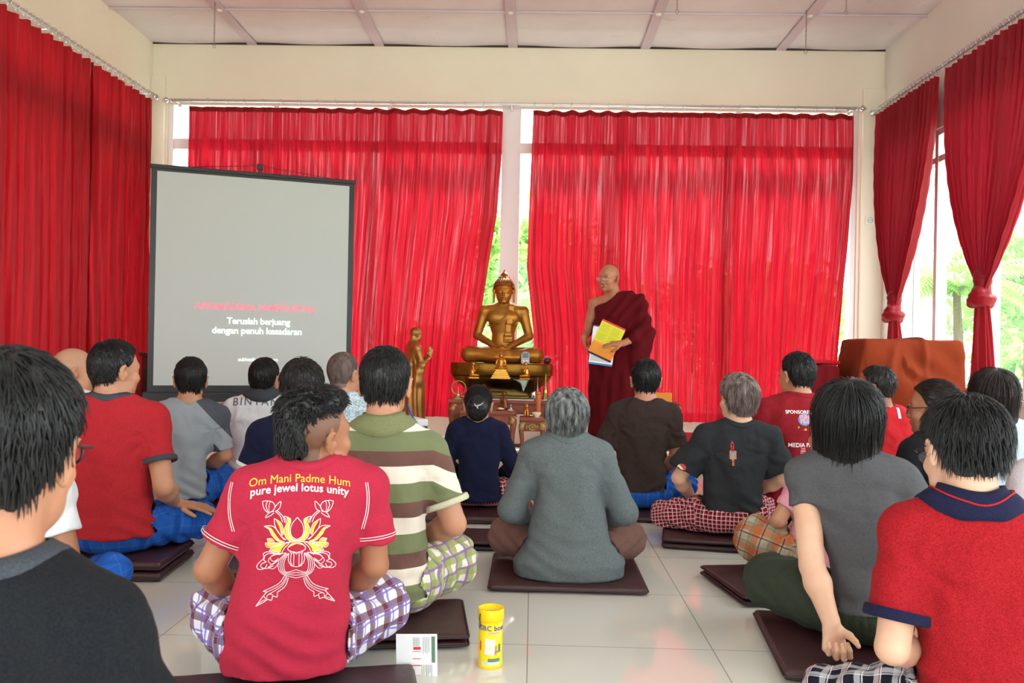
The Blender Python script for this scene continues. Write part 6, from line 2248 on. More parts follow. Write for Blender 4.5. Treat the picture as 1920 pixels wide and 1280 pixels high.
# ------------------------------------------------------------------ golden seated statue on its lotus pedestal
PY = 7.76
pc = at_y(941, 680, PY)
pw = (at_y(1037, 690, PY).x - at_y(845, 690, PY).x) / 2
ptop = at_y(941, 681, PY - 0.1).z
ped = thing('statue_pedestal', 'wide golden oval pedestal beneath the seated statue', 'pedestal', (pc.x, PY, az))
H0 = ptop - az
bm = BM(); sy = 0.185 / pw
lathe(bm, [(pw * 0.95, H0 - 0.115), (pw * 0.995, H0 - 0.105), (pw, H0 - 0.06), (pw * 1.0, H0 - 0.012), (pw * 0.985, H0), (0.0, H0)], n=72, sy=sy)
obj('rim', bm, MATS['gold_dark'], ped, True)
bm = BM()
n = 96; rows = []
for i, (r, z) in enumerate(((0.62, 0.0), (0.66, 0.02), (0.60, 0.04), (0.70, 0.09), (0.86, H0 - 0.17), (0.94, H0 - 0.118))):
    ring = []
    for k in range(n):
        a = 2 * PI * k / n
        f = 1 + 0.05 * abs(math.sin(a * 9)) * (1 if i >= 3 else 0.3)
        ring.append(bm.verts.new((pw * r * f * math.cos(a), pw * r * f * math.sin(a) * sy, z)))
    rows.append(ring)
for i in range(len(rows) - 1):
    for k in range(n): bm.faces.new((rows[i][k], rows[i][(k + 1) % n], rows[i + 1][(k + 1) % n], rows[i + 1][k]))
bm.faces.new(rows[0][::-1])
obj('lotus_bowl', bm, MATS['gold_dark'], ped, True)

bz0 = ptop
top_ = at_y(945, 504, PY)
Hs = top_.z - bz0
print('statue height', Hs)
st_ = thing('seated_statue', 'large golden seated statue in meditation on the altar, in front of the window gap', 'statue', (at_y(943, 640, PY).x, PY + 0.05, bz0), PI)
S = Hs / 0.950
b = SDF(0.0048)
# head in its own frame
hO = np.array([0, 0.01, 0.60]) * S
hs_ = 1.14 * S


def buddha_head(b, q):
    b.ell((0, 0.005 * q, 0.128 * q), (0.080 * q, 0.092 * q, 0.085 * q))
    b.ell((0, 0.040 * q, 0.075 * q), (0.068 * q, 0.058 * q, 0.080 * q), 0.02 * q)
    b.ell((0, 0.080 * q, 0.015 * q), (0.024 * q, 0.018 * q, 0.018 * q), 0.02 * q)
    for sx in (-1, 1):
        b.rc((sx * 0.086 * q, 0.0, 0.125 * q), (sx * 0.090 * q, 0.008 * q, 0.020 * q), 0.013 * q, 0.010 * q, 0.006 * q)
        b.ell((sx * 0.092 * q, 0.0, 0.118 * q), (0.012 * q, 0.018 * q, 0.028 * q), 0.006 * q)
        b.rc((sx * 0.012 * q, 0.098 * q, 0.118 * q), (sx * 0.050 * q, 0.080 * q, 0.124 * q), 0.006 * q, 0.004 * q, 0.008 * q)
        b.ell((sx * 0.031 * q, 0.086 * q, 0.100 * q), (0.020 * q, 0.012 * q, 0.011 * q), 0.006 * q)
        b.rc((sx * 0.014 * q, 0.099 * q, 0.094 * q), (sx * 0.048 * q, 0.088 * q, 0.098 * q), 0.003 * q, 0.002 * q, 0.003 * q)
    b.rc((0, 0.094 * q, 0.115 * q), (0, 0.110 * q, 0.070 * q), 0.007 * q, 0.011 * q, 0.008 * q)
    b.ell((0, 0.096 * q, 0.046 * q), (0.023 * q, 0.010 * q, 0.006 * q), 0.005 * q)
    b.ell((0, 0.094 * q, 0.036 * q), (0.017 * q, 0.011 * q, 0.007 * q), 0.005 * q)


def P_(*a): return np.array(a) * S


b.rc(P_(0, -0.005, 0.53), P_(0, 0.0, 0.66), 0.060 * S, 0.054 * S)
zk_ = np.array([0.0, 0.12, 0.22, 0.30, 0.40, 0.48, 0.535, 0.57, 0.60]) * S
ak_ = np.array([0.150, 0.150, 0.118, 0.116, 0.150, 0.178, 0.180, 0.150, 0.06]) * S
bk_ = np.array([0.110, 0.105, 0.088, 0.085, 0.098, 0.100, 0.088, 0.07, 0.05]) * S


def tor(x, y, z):
    a, bb2 = np.interp(z, zk_, ak_), np.interp(z, zk_, bk_)
    r = (np.abs(x / a) ** 2.2 + np.abs(y / bb2) ** 2.2) ** (1 / 2.2)
    return np.maximum((r - 1) * bb2 * 0.9, np.maximum(z - 0.59 * S, 0.02 * S - z)) + 0 * x


b.fn(tor, P_(-0.2, -0.12, 0.02), P_(0.2, 0.12, 0.6), 0.03)
for s in (-1, 1):
    b.ell(P_(s * 0.075, 0.072, 0.455), P_(0.075, 0.035, 0.060), 0.03)
    sh_, el_, wr_ = P_(s * 0.195, 0.0, 0.525), P_(s * 0.262, 0.02, 0.275), P_(s * 0.070, 0.175, 0.165)
    b.rc(P_(s * 0.06, 0, 0.56), sh_, 0.045 * S, 0.055 * S, 0.04)
    b.rc(sh_, el_, 0.055 * S, 0.043 * S, 0.02)
    b.rc(el_, wr_, 0.044 * S, 0.027 * S, 0.012)
    add_hand(b, wr_, (-s, 0.1, -0.05), (0, 0.15, 1), s, (0.15, 0.2, 0.15), 0.85 * S)
    kn_ = P_(s * 0.335, 0.12, 0.085)
    b.rc(P_(s * 0.10, 0.0, 0.085), kn_, 0.085 * S, 0.080 * S, 0.03)
    b.rc(kn_, P_(-s * 0.05, 0.20, 0.07 + (0.03 if s > 0 else 0)), 0.072 * S, 0.042 * S, 0.02)
    b.rc(P_(-s * 0.05, 0.20, 0.08), P_(-s * 0.15, 0.16, 0.10), 0.036 * S, 0.022 * S, 0.015)
b.ell(P_(0, 0.12, 0.06), P_(0.25, 0.14, 0.06), 0.03)
b.frame(np.eye(3), hO); buddha_head(b, hs_); b.frame()
b.fn(lambda x, y, z: -z + 0 * x + 0 * y, (-2, -2, -2), (2, 2, 2), 0, 'i')
sdf_obj('figure', b, MATS['gold'], st_, None, 1)
# hair of small curls with a pointed flame
b = SDF(0.0045)
q = hs_
c0_, r0_ = np.array([0, -0.002, 0.140]) * q, np.array([0.087, 0.098, 0.088]) * q


def hairf(x, y, z):
    X, Y, Z = x - c0_[0], y - c0_[1], z - c0_[2]
    k0 = np.sqrt((X / r0_[0]) ** 2 + (Y / r0_[1]) ** 2 + (Z / r0_[2]) ** 2)
    d = (k0 - 1) * r0_.min()
    return np.maximum(d, np.interp(y / q, [-0.1, -0.03, 0.01, 0.05, 0.1], [0.06, 0.07, 0.12, 0.155, 0.165]) * q - z)


b.frame(np.eye(3), hO)
b.fn(hairf, c0_ - r0_, c0_ + r0_)
b.rc((0, -0.005 * q, 0.20 * q), (0, -0.01 * q, 0.245 * q), 0.058 * q, 0.036 * q, 0.02)
b.rc((0, -0.01 * q, 0.235 * q), (0, -0.01 * q, 0.305 * q), 0.030 * q, 0.004 * q, 0.015)
rs = np.random.RandomState(4)
for k in range(13):
    th = 0.12 + k * 0.125
    m = max(1, int(2 * PI * math.sin(th) * 0.095 / 0.0195))
    for j in range(m):
        a = 2 * PI * (j + 0.5 * (k % 2)) / m
        v = np.array([math.sin(th) * math.cos(a) * 0.088, math.sin(th) * math.sin(a) * 0.099 - 0.002, math.cos(th) * 0.089 + 0.140])
        if v[2] < np.interp(v[1], [-0.1, -0.03, 0.01, 0.05, 0.1], [0.06, 0.07, 0.12, 0.16, 0.17]) or v[2] > 0.222: continue
        b.ell(v * q, (0.0105 * q,) * 3, 0.001)
for k in range(2):
    for j in range(9 - k * 2):
        a = 2 * PI * j / (9 - k * 2) + k
        b.ell((math.cos(a) * (0.055 - k * 0.010) * q, math.sin(a) * (0.055 - k * 0.010) * q - 0.008 * q, (0.218 + k * 0.018) * q), (0.009 * q,) * 3, 0.002)
sdf_obj('curled_hair', b, MATS['gold_hair'], st_, None, 0)
# robe edge and folded sash over the left shoulder: local +x is the statue's right, seen at the image left
b = SDF(0.004)
pts = [P_(-0.07, 0.045, 0.575), P_(-0.055, 0.098, 0.50), P_(-0.005, 0.112, 0.43), P_(0.03, 0.098, 0.36)]
pts2 = [P_(-0.085, 0.05, 0.57), P_(-0.075, 0.100, 0.48), P_(-0.055, 0.100, 0.40), P_(-0.050, 0.092, 0.30), P_(-0.050, 0.095, 0.24)]
for i in range(len(pts2) - 1): b.box((pts2[i] + pts2[i + 1]) / 2, (0.030 * S, 0.009 * S, np.linalg.norm(pts2[i + 1] - pts2[i]) * 0.55), 0.004, 0.01)
b.box(P_(-0.050, 0.092, 0.25), P_(0.046, 0.010, 0.040), 0.007, 0.012)
b.box(P_(-0.050, 0.104, 0.29), P_(0.036, 0.008, 0.018), 0.004, 0.003)
pp = [P_(-0.10, 0.06, 0.56), P_(-0.02, 0.112, 0.47), P_(0.06, 0.112, 0.40), P_(0.13, 0.075, 0.37), P_(0.155, 0.02, 0.38)]
for i in range(4): b.rc(pp[i], pp[i + 1], 0.007 * S, 0.007 * S, 0.004)
sdf_obj('robe_sash', b, MATS['gold'], st_, None, 1)


# ------------------------------------------------------------------ little figurines
def seated_figure(b, s, o=(0, 0, 0), M=None):
    b.frame(np.eye(3) if M is None else M, o)
    b.ell((0, 0.02 * s, 0.07 * s), (0.30 * s, 0.20 * s, 0.075 * s))
    b.rc((0, -0.02 * s, 0.10 * s), (0, -0.02 * s, 0.40 * s), 0.15 * s, 0.16 * s, 0.06 * s)
    for q in (-1, 1):
        b.rc((q * 0.18 * s, -0.02 * s, 0.44 * s), (q * 0.24 * s, 0.02 * s, 0.25 * s), 0.055 * s, 0.045 * s, 0.03 * s)
        b.rc((q * 0.24 * s, 0.02 * s, 0.25 * s), (q * 0.05 * s, 0.15 * s, 0.17 * s), 0.045 * s, 0.035 * s, 0.02 * s)
        b.rc((q * 0.10 * s, -0.02 * s, 0.46 * s), (q * 0.18 * s, -0.02 * s, 0.44 * s), 0.06 * s, 0.055 * s, 0.05 * s)
        b.ell((q * 0.098 * s, 0.0, 0.64 * s), (0.016 * s, 0.025 * s, 0.05 * s), 0.01 * s)
    b.rc((0, -0.01 * s, 0.46 * s), (0, 0.0, 0.60 * s), 0.06 * s, 0.055 * s, 0.03 * s)
    b.ell((0, 0.005 * s, 0.66 * s), (0.092 * s, 0.10 * s, 0.12 * s))
    b.ell((0, 0.10 * s, 0.65 * s), (0.014 * s, 0.02 * s, 0.025 * s), 0.02 * s)
    b.ell((0, -0.01 * s, 0.79 * s), (0.05 * s, 0.05 * s, 0.06 * s), 0.03 * s)
    b.rc((0, -0.01 * s, 0.82 * s), (0, -0.01 * s, 0.96 * s), 0.025 * s, 0.006 * s, 0.02 * s)
    b.frame()


def kneeling_figure(b, s):
    """kneels facing +y, hands together at the chest"""
    b.ell((0, 0.03 * s, 0.09 * s), (0.16 * s, 0.30 * s, 0.09 * s))
    b.rc((0, -0.10 * s, 0.14 * s), (0, -0.06 * s, 0.50 * s), 0.15 * s, 0.14 * s, 0.06 * s)
    for q in (-1, 1):
        b.rc((q * 0.09 * s, -0.10 * s, 0.17 * s), (q * 0.12 * s, 0.26 * s, 0.12 * s), 0.10 * s, 0.075 * s, 0.04 * s)
        b.rc((q * 0.16 * s, -0.05 * s, 0.56 * s), (q * 0.18 * s, 0.06 * s, 0.38 * s), 0.05 * s, 0.045 * s, 0.03 * s)
        b.rc((q * 0.18 * s, 0.06 * s, 0.38 * s), (q * 0.015 * s, 0.20 * s, 0.55 * s), 0.042 * s, 0.030 * s, 0.02 * s)
        b.ell((q * 0.095 * s, -0.03 * s, 0.80 * s), (0.016 * s, 0.025 * s, 0.05 * s), 0.01 * s)
    b.rc((0, 0.20 * s, 0.53 * s), (0, 0.21 * s, 0.66 * s), 0.035 * s, 0.015 * s, 0.01 * s)
    b.rc((0, -0.06 * s, 0.55 * s), (0, -0.03 * s, 0.76 * s), 0.07 * s, 0.06 * s, 0.04 * s)
    b.ell((0, -0.02 * s, 0.83 * s), (0.10 * s, 0.11 * s, 0.13 * s))
    b.ell((0, 0.09 * s, 0.81 * s), (0.014 * s, 0.02 * s, 0.025 * s), 0.02 * s)


# glass case standing on the altar
GY0, GY1 = 7.42, 7.56
gx0, gx1 = at_y(879, 740, GY0).x, at_y(1001, 740, GY0).x
gzt = at_y(940, 712, GY0).z
gh = gzt - az
case = thing('glass_case', 'long glass case on the altar with a reclining figure inside', 'display case', ((gx0 + gx1) / 2, (GY0 + GY1) / 2, az))
gw, gd = (gx1 - gx0) / 2, (GY1 - GY0) / 2
for nm, lo, hi in (('glass_panel', (-gw, -gd, 0.008), (gw, -gd + 0.004, gh)), ('glass_panel', (-gw, gd - 0.004, 0.008), (gw, gd, gh)), ('glass_panel', (-gw, -gd + 0.004, 0.008), (-gw + 0.004, gd - 0.004, gh)), ('glass_panel', (gw - 0.004, -gd + 0.004, 0.008), (gw, gd - 0.004, gh)), ('glass_top', (-gw, -gd, gh), (gw, gd, gh + 0.005))):
    bm = BM(); bx(bm, lo, hi); obj(nm, bm, MATS['case_glass'], case)
bm = BM(); bx(bm, (-gw - 0.004, -gd - 0.004, 0), (gw + 0.004, gd + 0.004, 0.010), 0.002); obj('case_base', bm, MATS['silver'], case)
rc2 = thing('reclining_figurine', 'dull golden reclining figurine inside the glass case', 'figurine', ((gx0 + gx1) / 2, (GY0 + GY1) / 2, az + 0.0105))
b = SDF(0.004)
b.box((0.02, 0, 0.012), (0.22, 0.05, 0.012), 0.004)
b.rc((-0.10, 0, 0.055), (0.10, 0, 0.048), 0.040, 0.032, 0.03)
b.rc((0.10, 0, 0.048), (0.22, 0, 0.036), 0.032, 0.014, 0.02)
b.ell((-0.155, 0, 0.095), (0.026, 0.026, 0.030), 0.01)
b.rc((-0.13, -0.01, 0.03), (-0.165, -0.01, 0.075), 0.014, 0.012, 0.01)
b.rc((-0.09, -0.03, 0.075), (0.04, -0.032, 0.066), 0.013, 0.010, 0.01)
b.box((-0.15, 0, 0.032), (0.045, 0.035, 0.014), 0.008)
sdf_obj('figure', b, MATS['old_gold'], rc2, None, 1)

GZ = gzt + 0.0055
GYc = (GY0 + GY1) / 2
c_ = at_y(939, 700, GYc)
cf = thing('seated_figurine', 'small golden seated figurine on a stepped pyramid base, centre of the glass case top', 'figurine', (c_.x, GYc, GZ), PI, 'golden figurines on top of the glass case')
b = SDF(0.0025)
wd_ = (at_y(957, 708, GYc).x - at_y(920, 708, GYc).x) / 2
hb_ = at_y(939, 692, GYc).z - GZ
for k in range(5):
    f = 1 - k * 0.11
    b.box((0, 0, hb_ * (k + 0.5) / 5), (wd_ * f, 0.052 * f, hb_ / 10 + 0.0004), 0.002)
bo_, Pq, Fq = sdf_obj('stepped_base', b, MATS['gold_bright'], cf, None, 0)
hf = at_y(939, 655, GYc).z - GZ - hb_
b = SDF(0.0025); seated_figure(b, hf / 0.96, (0, 0, hb_ - 0.002)); sdf_obj('figure', b, MATS['gold_bright'], cf, None, 1)
for px, yaw, lab in ((888, -80, 'small golden kneeling figurine at the left end of the glass case top'), (985, 80, 'small golden kneeling figurine at the right end of the glass case top')):
    c_ = at_y(px, 705, GYc)
    kf = thing('kneeling_figurine', lab, 'figurine', (c_.x, GYc, GZ), R(yaw), 'golden figurines on top of the glass case')
    hk = at_y(px, 678, GYc).z - GZ
    bm = BM(); bx(bm, (-0.035, -0.045, 0), (0.035, 0.045, 0.012), 0.003); obj('base_plate', bm, MATS['gold_bright'], kf)
    b = SDF(0.0025); b.frame(np.eye(3), (0, 0, 0.010))
    kneeling_figure(b, (hk - 0.012) / 0.95)
    # kneeling_figure leaves the frame as set
    sdf_obj('figure', b, MATS['gold_bright'], kf, None, 1)


def spire(label, px, ytop, Yd, zb, rb_, m, group=None, tiers=7, name='stupa_figurine'):
    h = at_y(px, ytop, Yd).z - zb
    t_ = thing(name, label, 'figurine', (at_y(px, (ytop + 750) / 2, Yd).x, Yd, zb), 0, group)
    bm = BM()
    prof = [(rb_, 0), (rb_, h * 0.05), (rb_ * 0.85, h * 0.06), (rb_ * 0.9, h * 0.12), (rb_ * 0.7, h * 0.13), (rb_ * 0.78, h * 0.2), (rb_ * 0.55, h * 0.22), (rb_ * 0.66, h * 0.32), (rb_ * 0.5, h * 0.42), (rb_ * 0.28, h * 0.46)]
    for k in range(tiers):
        z = 0.48 + 0.30 * k / tiers; r = 0.34 - 0.24 * k / tiers
        prof += [(rb_ * r, h * z), (rb_ * (r - 0.06), h * (z + 0.03))]
    prof += [(rb_ * 0.08, h * 0.85), (0.0, h)]
    lathe(bm, prof, n=20)
    obj('body', bm, MATS[m], t_, True)
    bm = BM(); bx(bm, (-rb_ * 1.05, -rb_ * 1.05, -0.0), (rb_ * 1.05, rb_ * 1.05, 0.006), 0.001); obj('base_plate', bm, MATS[m], t_)
    return t_


SG = 'miniature stupas on the altar tables'
spire('pale brass miniature stupa at the left end of the altar', 859, 722, 7.46, az, 0.032, 'pale_brass', SG)
spire('tall slim brass miniature stupa at the right end of the altar', 1023, 697, 7.50, az, 0.036, 'pale_brass', SG)
spire('small silver miniature stupa on the offering table, right of the kneeling bronze figurine', 958, 757, 7.18, mz, 0.022, 'silver', SG)
spire('tiny pale spire behind the right end of the glass case', 1008, 704, 7.62, az, 0.020, 'silver', SG)
g_ = thing('brass_ring', 'upright brass ring on a stand at the left end of the altar', 'ring', (at_y(860, 735, 7.54).x, 7.54, az))
r_ = 0.062
bm = BM(); tube(bm, ring_pts((0, 0, 0.03 + r_), r_, 32, 'y'), 0.005, 8, closed=True); obj('hoop', bm, MATS['pale_brass'], g_, True)
bm = BM(); lathe(bm, [(0.03, 0), (0.03, 0.008), (0.010, 0.016), (0.008, 0.034), (0, 0.034)], n=18); obj('stand', bm, MATS['gold_dark'], g_, True)
for i, px in enumerate((868, 1012)):
    a, b2_ = at_y(px - 18, 722, 7.60), at_y(px + 14, 722, 7.60)
# offering table: bronze figurine, dish, flower
bf = thing('kneeling_figurine', 'bronze kneeling figurine on the offering table behind the navy jumper woman', 'figurine', (at_y(944, 760, 7.22).x, 7.24, mz), R(60))
b = SDF(0.003); kneeling_figure(b, (at_y(944, 735, 7.22).z - mz) / 0.95); sdf_obj('figure', b, MATS['bronze'], bf, None, 1)
ds = thing('offering_dish', 'small glass dish with a yellow flower on the offering table', 'dish', (at_y(938, 768, 7.12).x, 7.13, mz))
bm = BM(); lathe(bm, [(0.020, 0), (0.036, 0.004), (0.044, 0.020), (0.041, 0.020), (0.033, 0.008), (0, 0.006)], n=24); obj('bowl', bm, MATS['silver'], ds, True)
bm = BM()
for k in range(6): sphere(bm, (0.012 * math.cos(k * PI / 3), 0.012 * math.sin(k * PI / 3), 0.018), (0.010, 0.010, 0.006), u=8, v=6)
sphere(bm, (0, 0, 0.022), 0.007, u=8, v=6)
obj('flower', bm, MATS['tin_yellow'], ds, True)
# smallest table: lion, candle in a bowl
lf = thing('lion_figurine', 'yellow-gold seated lion figurine on the smallest carved table', 'figurine', (at_y(987, 782, 7.14).x, 7.14, sz), PI)
s = (at_y(987, 755, 7.14).z - sz)
b = SDF(0.0025)
b.rc((0, -0.15 * s, 0.18 * s), (0, 0.05 * s, 0.58 * s), 0.16 * s, 0.13 * s)
for q in (-1, 1):
    b.rc((q * 0.08 * s, 0.12 * s, 0.45 * s), (q * 0.10 * s, 0.18 * s, 0.06 * s), 0.06 * s, 0.05 * s, 0.04 * s)
    b.ell((q * 0.10 * s, 0.22 * s, 0.045 * s), (0.055 * s, 0.08 * s, 0.045 * s), 0.02 * s)
    b.ell((q * 0.15 * s, -0.10 * s, 0.16 * s), (0.08 * s, 0.16 * s, 0.15 * s), 0.04 * s)
    b.ell((q * 0.07 * s, 0.06 * s, 0.93 * s), (0.03 * s, 0.02 * s, 0.04 * s), 0.01 * s)
b.ell((0, 0.08 * s, 0.76 * s), (0.13 * s, 0.14 * s, 0.15 * s), 0.04 * s)
b.ell((0, 0.20 * s, 0.71 * s), (0.07 * s, 0.07 * s, 0.06 * s), 0.03 * s)
b.rc((0, -0.2 * s, 0.1 * s), (0, -0.28 * s, 0.5 * s), 0.04 * s, 0.06 * s, 0.03 * s)
b.fn(lambda x, y, z: -z + 0 * x + 0 * y, (-2, -2, -2), (2, 2, 2), 0, 'i')
sdf_obj('figure', b, MATS['gold_bright'], lf, lambda P, N: cnoise(P, 160, 3) * 0.0008, 1)
wbw = thing('offering_bowl', 'small ivory bowl on the smallest carved table', 'bowl', (at_y(1006, 782, 7.12).x, 7.12, sz))
bm = BM(); lathe(bm, [(0.016, 0), (0.018, 0.005), (0.034, 0.022), (0.038, 0.042), (0.035, 0.042), (0.030, 0.024), (0, 0.012)], n=24); obj('bowl', bm, MATS['ivory'], wbw, True)
bm = BM(); lathe(bm, [(0.0, 0), (0.048, 0.0), (0.052, 0.004), (0, 0.0035)], n=24); obj('saucer', bm, MATS['silver'], wbw, True)
cd = thing('pillar_candle', 'tall terracotta-coloured carved candle behind the ivory bowl', 'candle', (at_y(1009, 760, 7.22).x, 7.225, sz))
hc = at_y(1009, 733, 7.22).z - sz
bm = BM(); lathe(bm, [(0.022, 0), (0.024, 0.01), (0.022, hc * 0.5), (0.026, hc * 0.62), (0.023, hc * 0.7), (0.027, hc * 0.85), (0.020, hc * 0.88), (0, hc * 0.88)], n=20); obj('wax', bm, MATS['wax_orange'], cd, True)
bm = BM(); lathe(bm, [(0.021, hc * 0.86), (0.027, hc * 0.92), (0.022, hc * 0.97), (0, hc)], n=20); obj('gilded_cap', bm, MATS['gold_bright'], cd, True)

# clock and flower bowl on the pedestal
ck = thing('digital_timer', 'small grey digital timer standing on the golden pedestal, right of centre', 'timer', (at_y(985, 670, 7.60).x, 7.60, ptop))
w_, h_ = (at_y(993, 670, 7.635).x - at_y(977, 670, 7.635).x) / 2, at_y(985, 659, 7.635).z - ptop
b = SDF(0.0025)
b.box((0, 0, h_ * 0.42), (w_, 0.011, h_ * 0.42), 0.008); b.ell((0, 0, h_ * 0.76), (w_ * 0.96, 0.011, h_ * 0.26), 0.01)
sdf_obj('housing', b, MATS['device_grey'], ck, None, 1)
bm = BM(); bx(bm, (-w_ * 0.66, -0.0135, h_ * 0.50), (w_ * 0.66, -0.0105, h_ * 0.86), 0.001); obj('display', bm, MATS['lcd_grey'], ck)
for q in (-1, 1):
    bm = BM(); bx(bm, (q * w_ * 0.35 - 0.005, -0.0135, h_ * 0.2), (q * w_ * 0.35 + 0.005, -0.0105, h_ * 0.3), 0.001); obj('button', bm, MATS['silver'], ck)
fb = thing('flower_bowl', 'round maroon bowl of pink flowers at the right end of the golden pedestal', 'bowl', (at_y(1026, 672, PY).x, PY, ptop))
bm = BM(); lathe(bm, [(0.018, 0), (0.030, 0.008), (0.040, 0.030), (0.036, 0.050), (0.032, 0.050), (0.034, 0.03), (0, 0.02)], n=24); obj('bowl', bm, MATS['maroon_bowl'], fb, True)
bm = BM()
rs = np.random.RandomState(5)
for k in range(16):
    a = rs.rand() * 6.28; r = 0.024 * rs.rand() ** 0.5
    sphere(bm, (r * math.cos(a), r * math.sin(a), 0.052 + 0.022 * (1 - r / 0.03)), (0.011, 0.011, 0.008), u=8, v=6)
obj('blossoms', bm, MATS['pink_flower'], fb, True)

# ------------------------------------------------------------------ standing golden disciple statue
SY = 7.70
f0 = at_y(783, 812, SY - 0.05)
t0 = at_y(776, 614, SY)
ps = thing('statue_plinth', 'low white plinth under the standing golden statue', 'plinth', (t0.x, SY, 0))
bm = BM(); bx(bm, (-0.20, -0.17, 0), (0.20, 0.17, f0.z), 0.006); obj('block', bm, MATS['wall_white'], ps)
dc = thing('standing_statue', 'golden standing statue of a shaven-headed disciple with hands pressed together, left of the altar', 'statue', (t0.x, SY, f0.z + 0.006), R(-62))
Hd = t0.z - f0.z
S2 = Hd / 1.66
print('disciple', Hd)
b = SDF(0.0052)


def Q(*a): return np.array(a) * S2


b.rc(Q(0, -0.02, 1.34), Q(0, 0.0, 1.50), 0.062 * S2, 0.056 * S2)
zz_ = np.array([0.06, 0.3, 0.7, 0.95, 1.05, 1.2, 1.32, 1.38, 1.42]) * S2
aa_ = np.array([0.23, 0.225, 0.225, 0.21, 0.180, 0.190, 0.190, 0.15, 0.07]) * S2
bb_ = np.array([0.19, 0.185, 0.175, 0.155, 0.130, 0.125, 0.11, 0.085, 0.06]) * S2


def bod(x, y, z):
    a, c = np.interp(z, zz_, aa_), np.interp(z, zz_, bb_)
    r = (np.abs(x / a) ** 2.2 + np.abs(y / c) ** 2.2) ** (1 / 2.2)
    return np.maximum((r - 1) * c * 0.9, np.maximum(z - 1.41 * S2, 0.07 * S2 - z)) + 0 * x


b.fn(bod, Q(-0.22, -0.18, 0.06), Q(0.22, 0.18, 1.42), 0.02)
for s in (-1, 1):
    b.rc(Q(s * 0.05, -0.01, 1.37), Q(s * 0.185, 0, 1.33), 0.05 * S2, 0.056 * S2, 0.04)
    b.rc(Q(s * 0.185, 0, 1.33), Q(s * 0.225, 0.06, 1.06), 0.055 * S2, 0.048 * S2, 0.02)
    b.rc(Q(s * 0.225, 0.06, 1.06), Q(s * 0.03, 0.27, 1.18), 0.046 * S2, 0.028 * S2, 0.015)
    add_hand(b, Q(s * 0.020, 0.275, 1.19), (0, 0.12, 1), (-s, 0, 0), s, (0.02, 0.02, 0.02), 0.95 * S2)
    b.rc(Q(s * 0.09, 0.0, 0.10), Q(s * 0.09, 0.02, 0.05), 0.05 * S2, 0.045 * S2, 0.01)
    b.rc(Q(s * 0.09, -0.02, 0.035), Q(s * 0.10, 0.15, 0.028), 0.038 * S2, 0.028 * S2, 0.02)
    # sleeve of cloth falling from the forearm
    b.rc(Q(s * 0.23, 0.05, 1.02), Q(s * 0.215, 0.02, 0.80), 0.055 * S2, 0.035 * S2, 0.05)
b.frame(np.eye(3), Q(0, 0.02, 1.44)); add_head(b, S2 * 0.98); b.frame()


def dd(P, N):
    z = P[:, 2] / S2; x = P[:, 0] / S2; y = P[:, 1] / S2
    m = np.clip((1.20 - z) / 0.1, 0, 1)
    a = np.arctan2(y, x)
    o = m * 0.0055 * np.sin(a * 13 + z * 5 + 1.5 * np.sin(z * 4))
    o += m * 0.004 * np.sin((z + 0.5 * x) * 42) * np.exp(-((z - 1.02) / 0.12) ** 2)
    hd = z > 1.50
    o += hd * (y < 0.05) * 0.0012 * np.sin(z * 260) * np.sin(a * 40)
    return o


sdf_obj('figure', b, MATS['old_gold'], dc, dd, 1)
bm = BM(); lathe(bm, [(0.17 * S2, 0), (0.18 * S2, 0.012 * S2), (0.16 * S2, 0.022 * S2), (0, 0.022 * S2)], n=32); obj('base_disc', bm, MATS['gold_dark'], dc, True)

# ------------------------------------------------------------------ the monk
MYY = 7.42
mk0 = at_y(1150, 846, MYY)
mkt = at_y(1146, 496, MYY)
mroot = thing('person', 'standing monk in maroon robe with bare right shoulder, wire glasses, holding yellow and white sheets', 'person', (at_y(1153, 700, MYY).x, MYY, 0), R(166))
Hm = mkt.z
Sm = Hm / 1.66
print('monk', Hm, Sm)


def V3(*a): return np.array(a, float) * Sm


hy = R(-28)
HMm = rotm(hy, R(-5), R(-2))
xh = (mroot.matrix_basis.inverted() @ Vector((mkt.x, MYY, Hm)))
HOm = np.array([xh.x, 0.035, 1.436 * Sm])
b = SDF(0.0046)
b.rc(V3(0.0, -0.005, 1.33), HOm + HMm @ np.array([0, -0.004, 0.07]) * Sm, 0.062 * Sm, 0.053 * Sm)
zz_ = np.array([0.80, 0.95, 1.05, 1.2, 1.30, 1.37, 1.41]) * Sm
aa_ = np.array([0.15, 0.15, 0.14, 0.160, 0.165, 0.13, 0.07]) * Sm
bb_ = np.array([0.10, 0.105, 0.10, 0.105, 0.09, 0.07, 0.05]) * Sm


def chest(x, y, z):
    a, c = np.interp(z, zz_, aa_), np.interp(z, zz_, bb_)
    r = (np.abs(x / a) ** 2.2 + np.abs(y / c) ** 2.2) ** (1 / 2.2)
    return np.maximum((r - 1) * c * 0.9, np.maximum(z - 1.40 * Sm, 0.8 * Sm - z)) + 0 * x


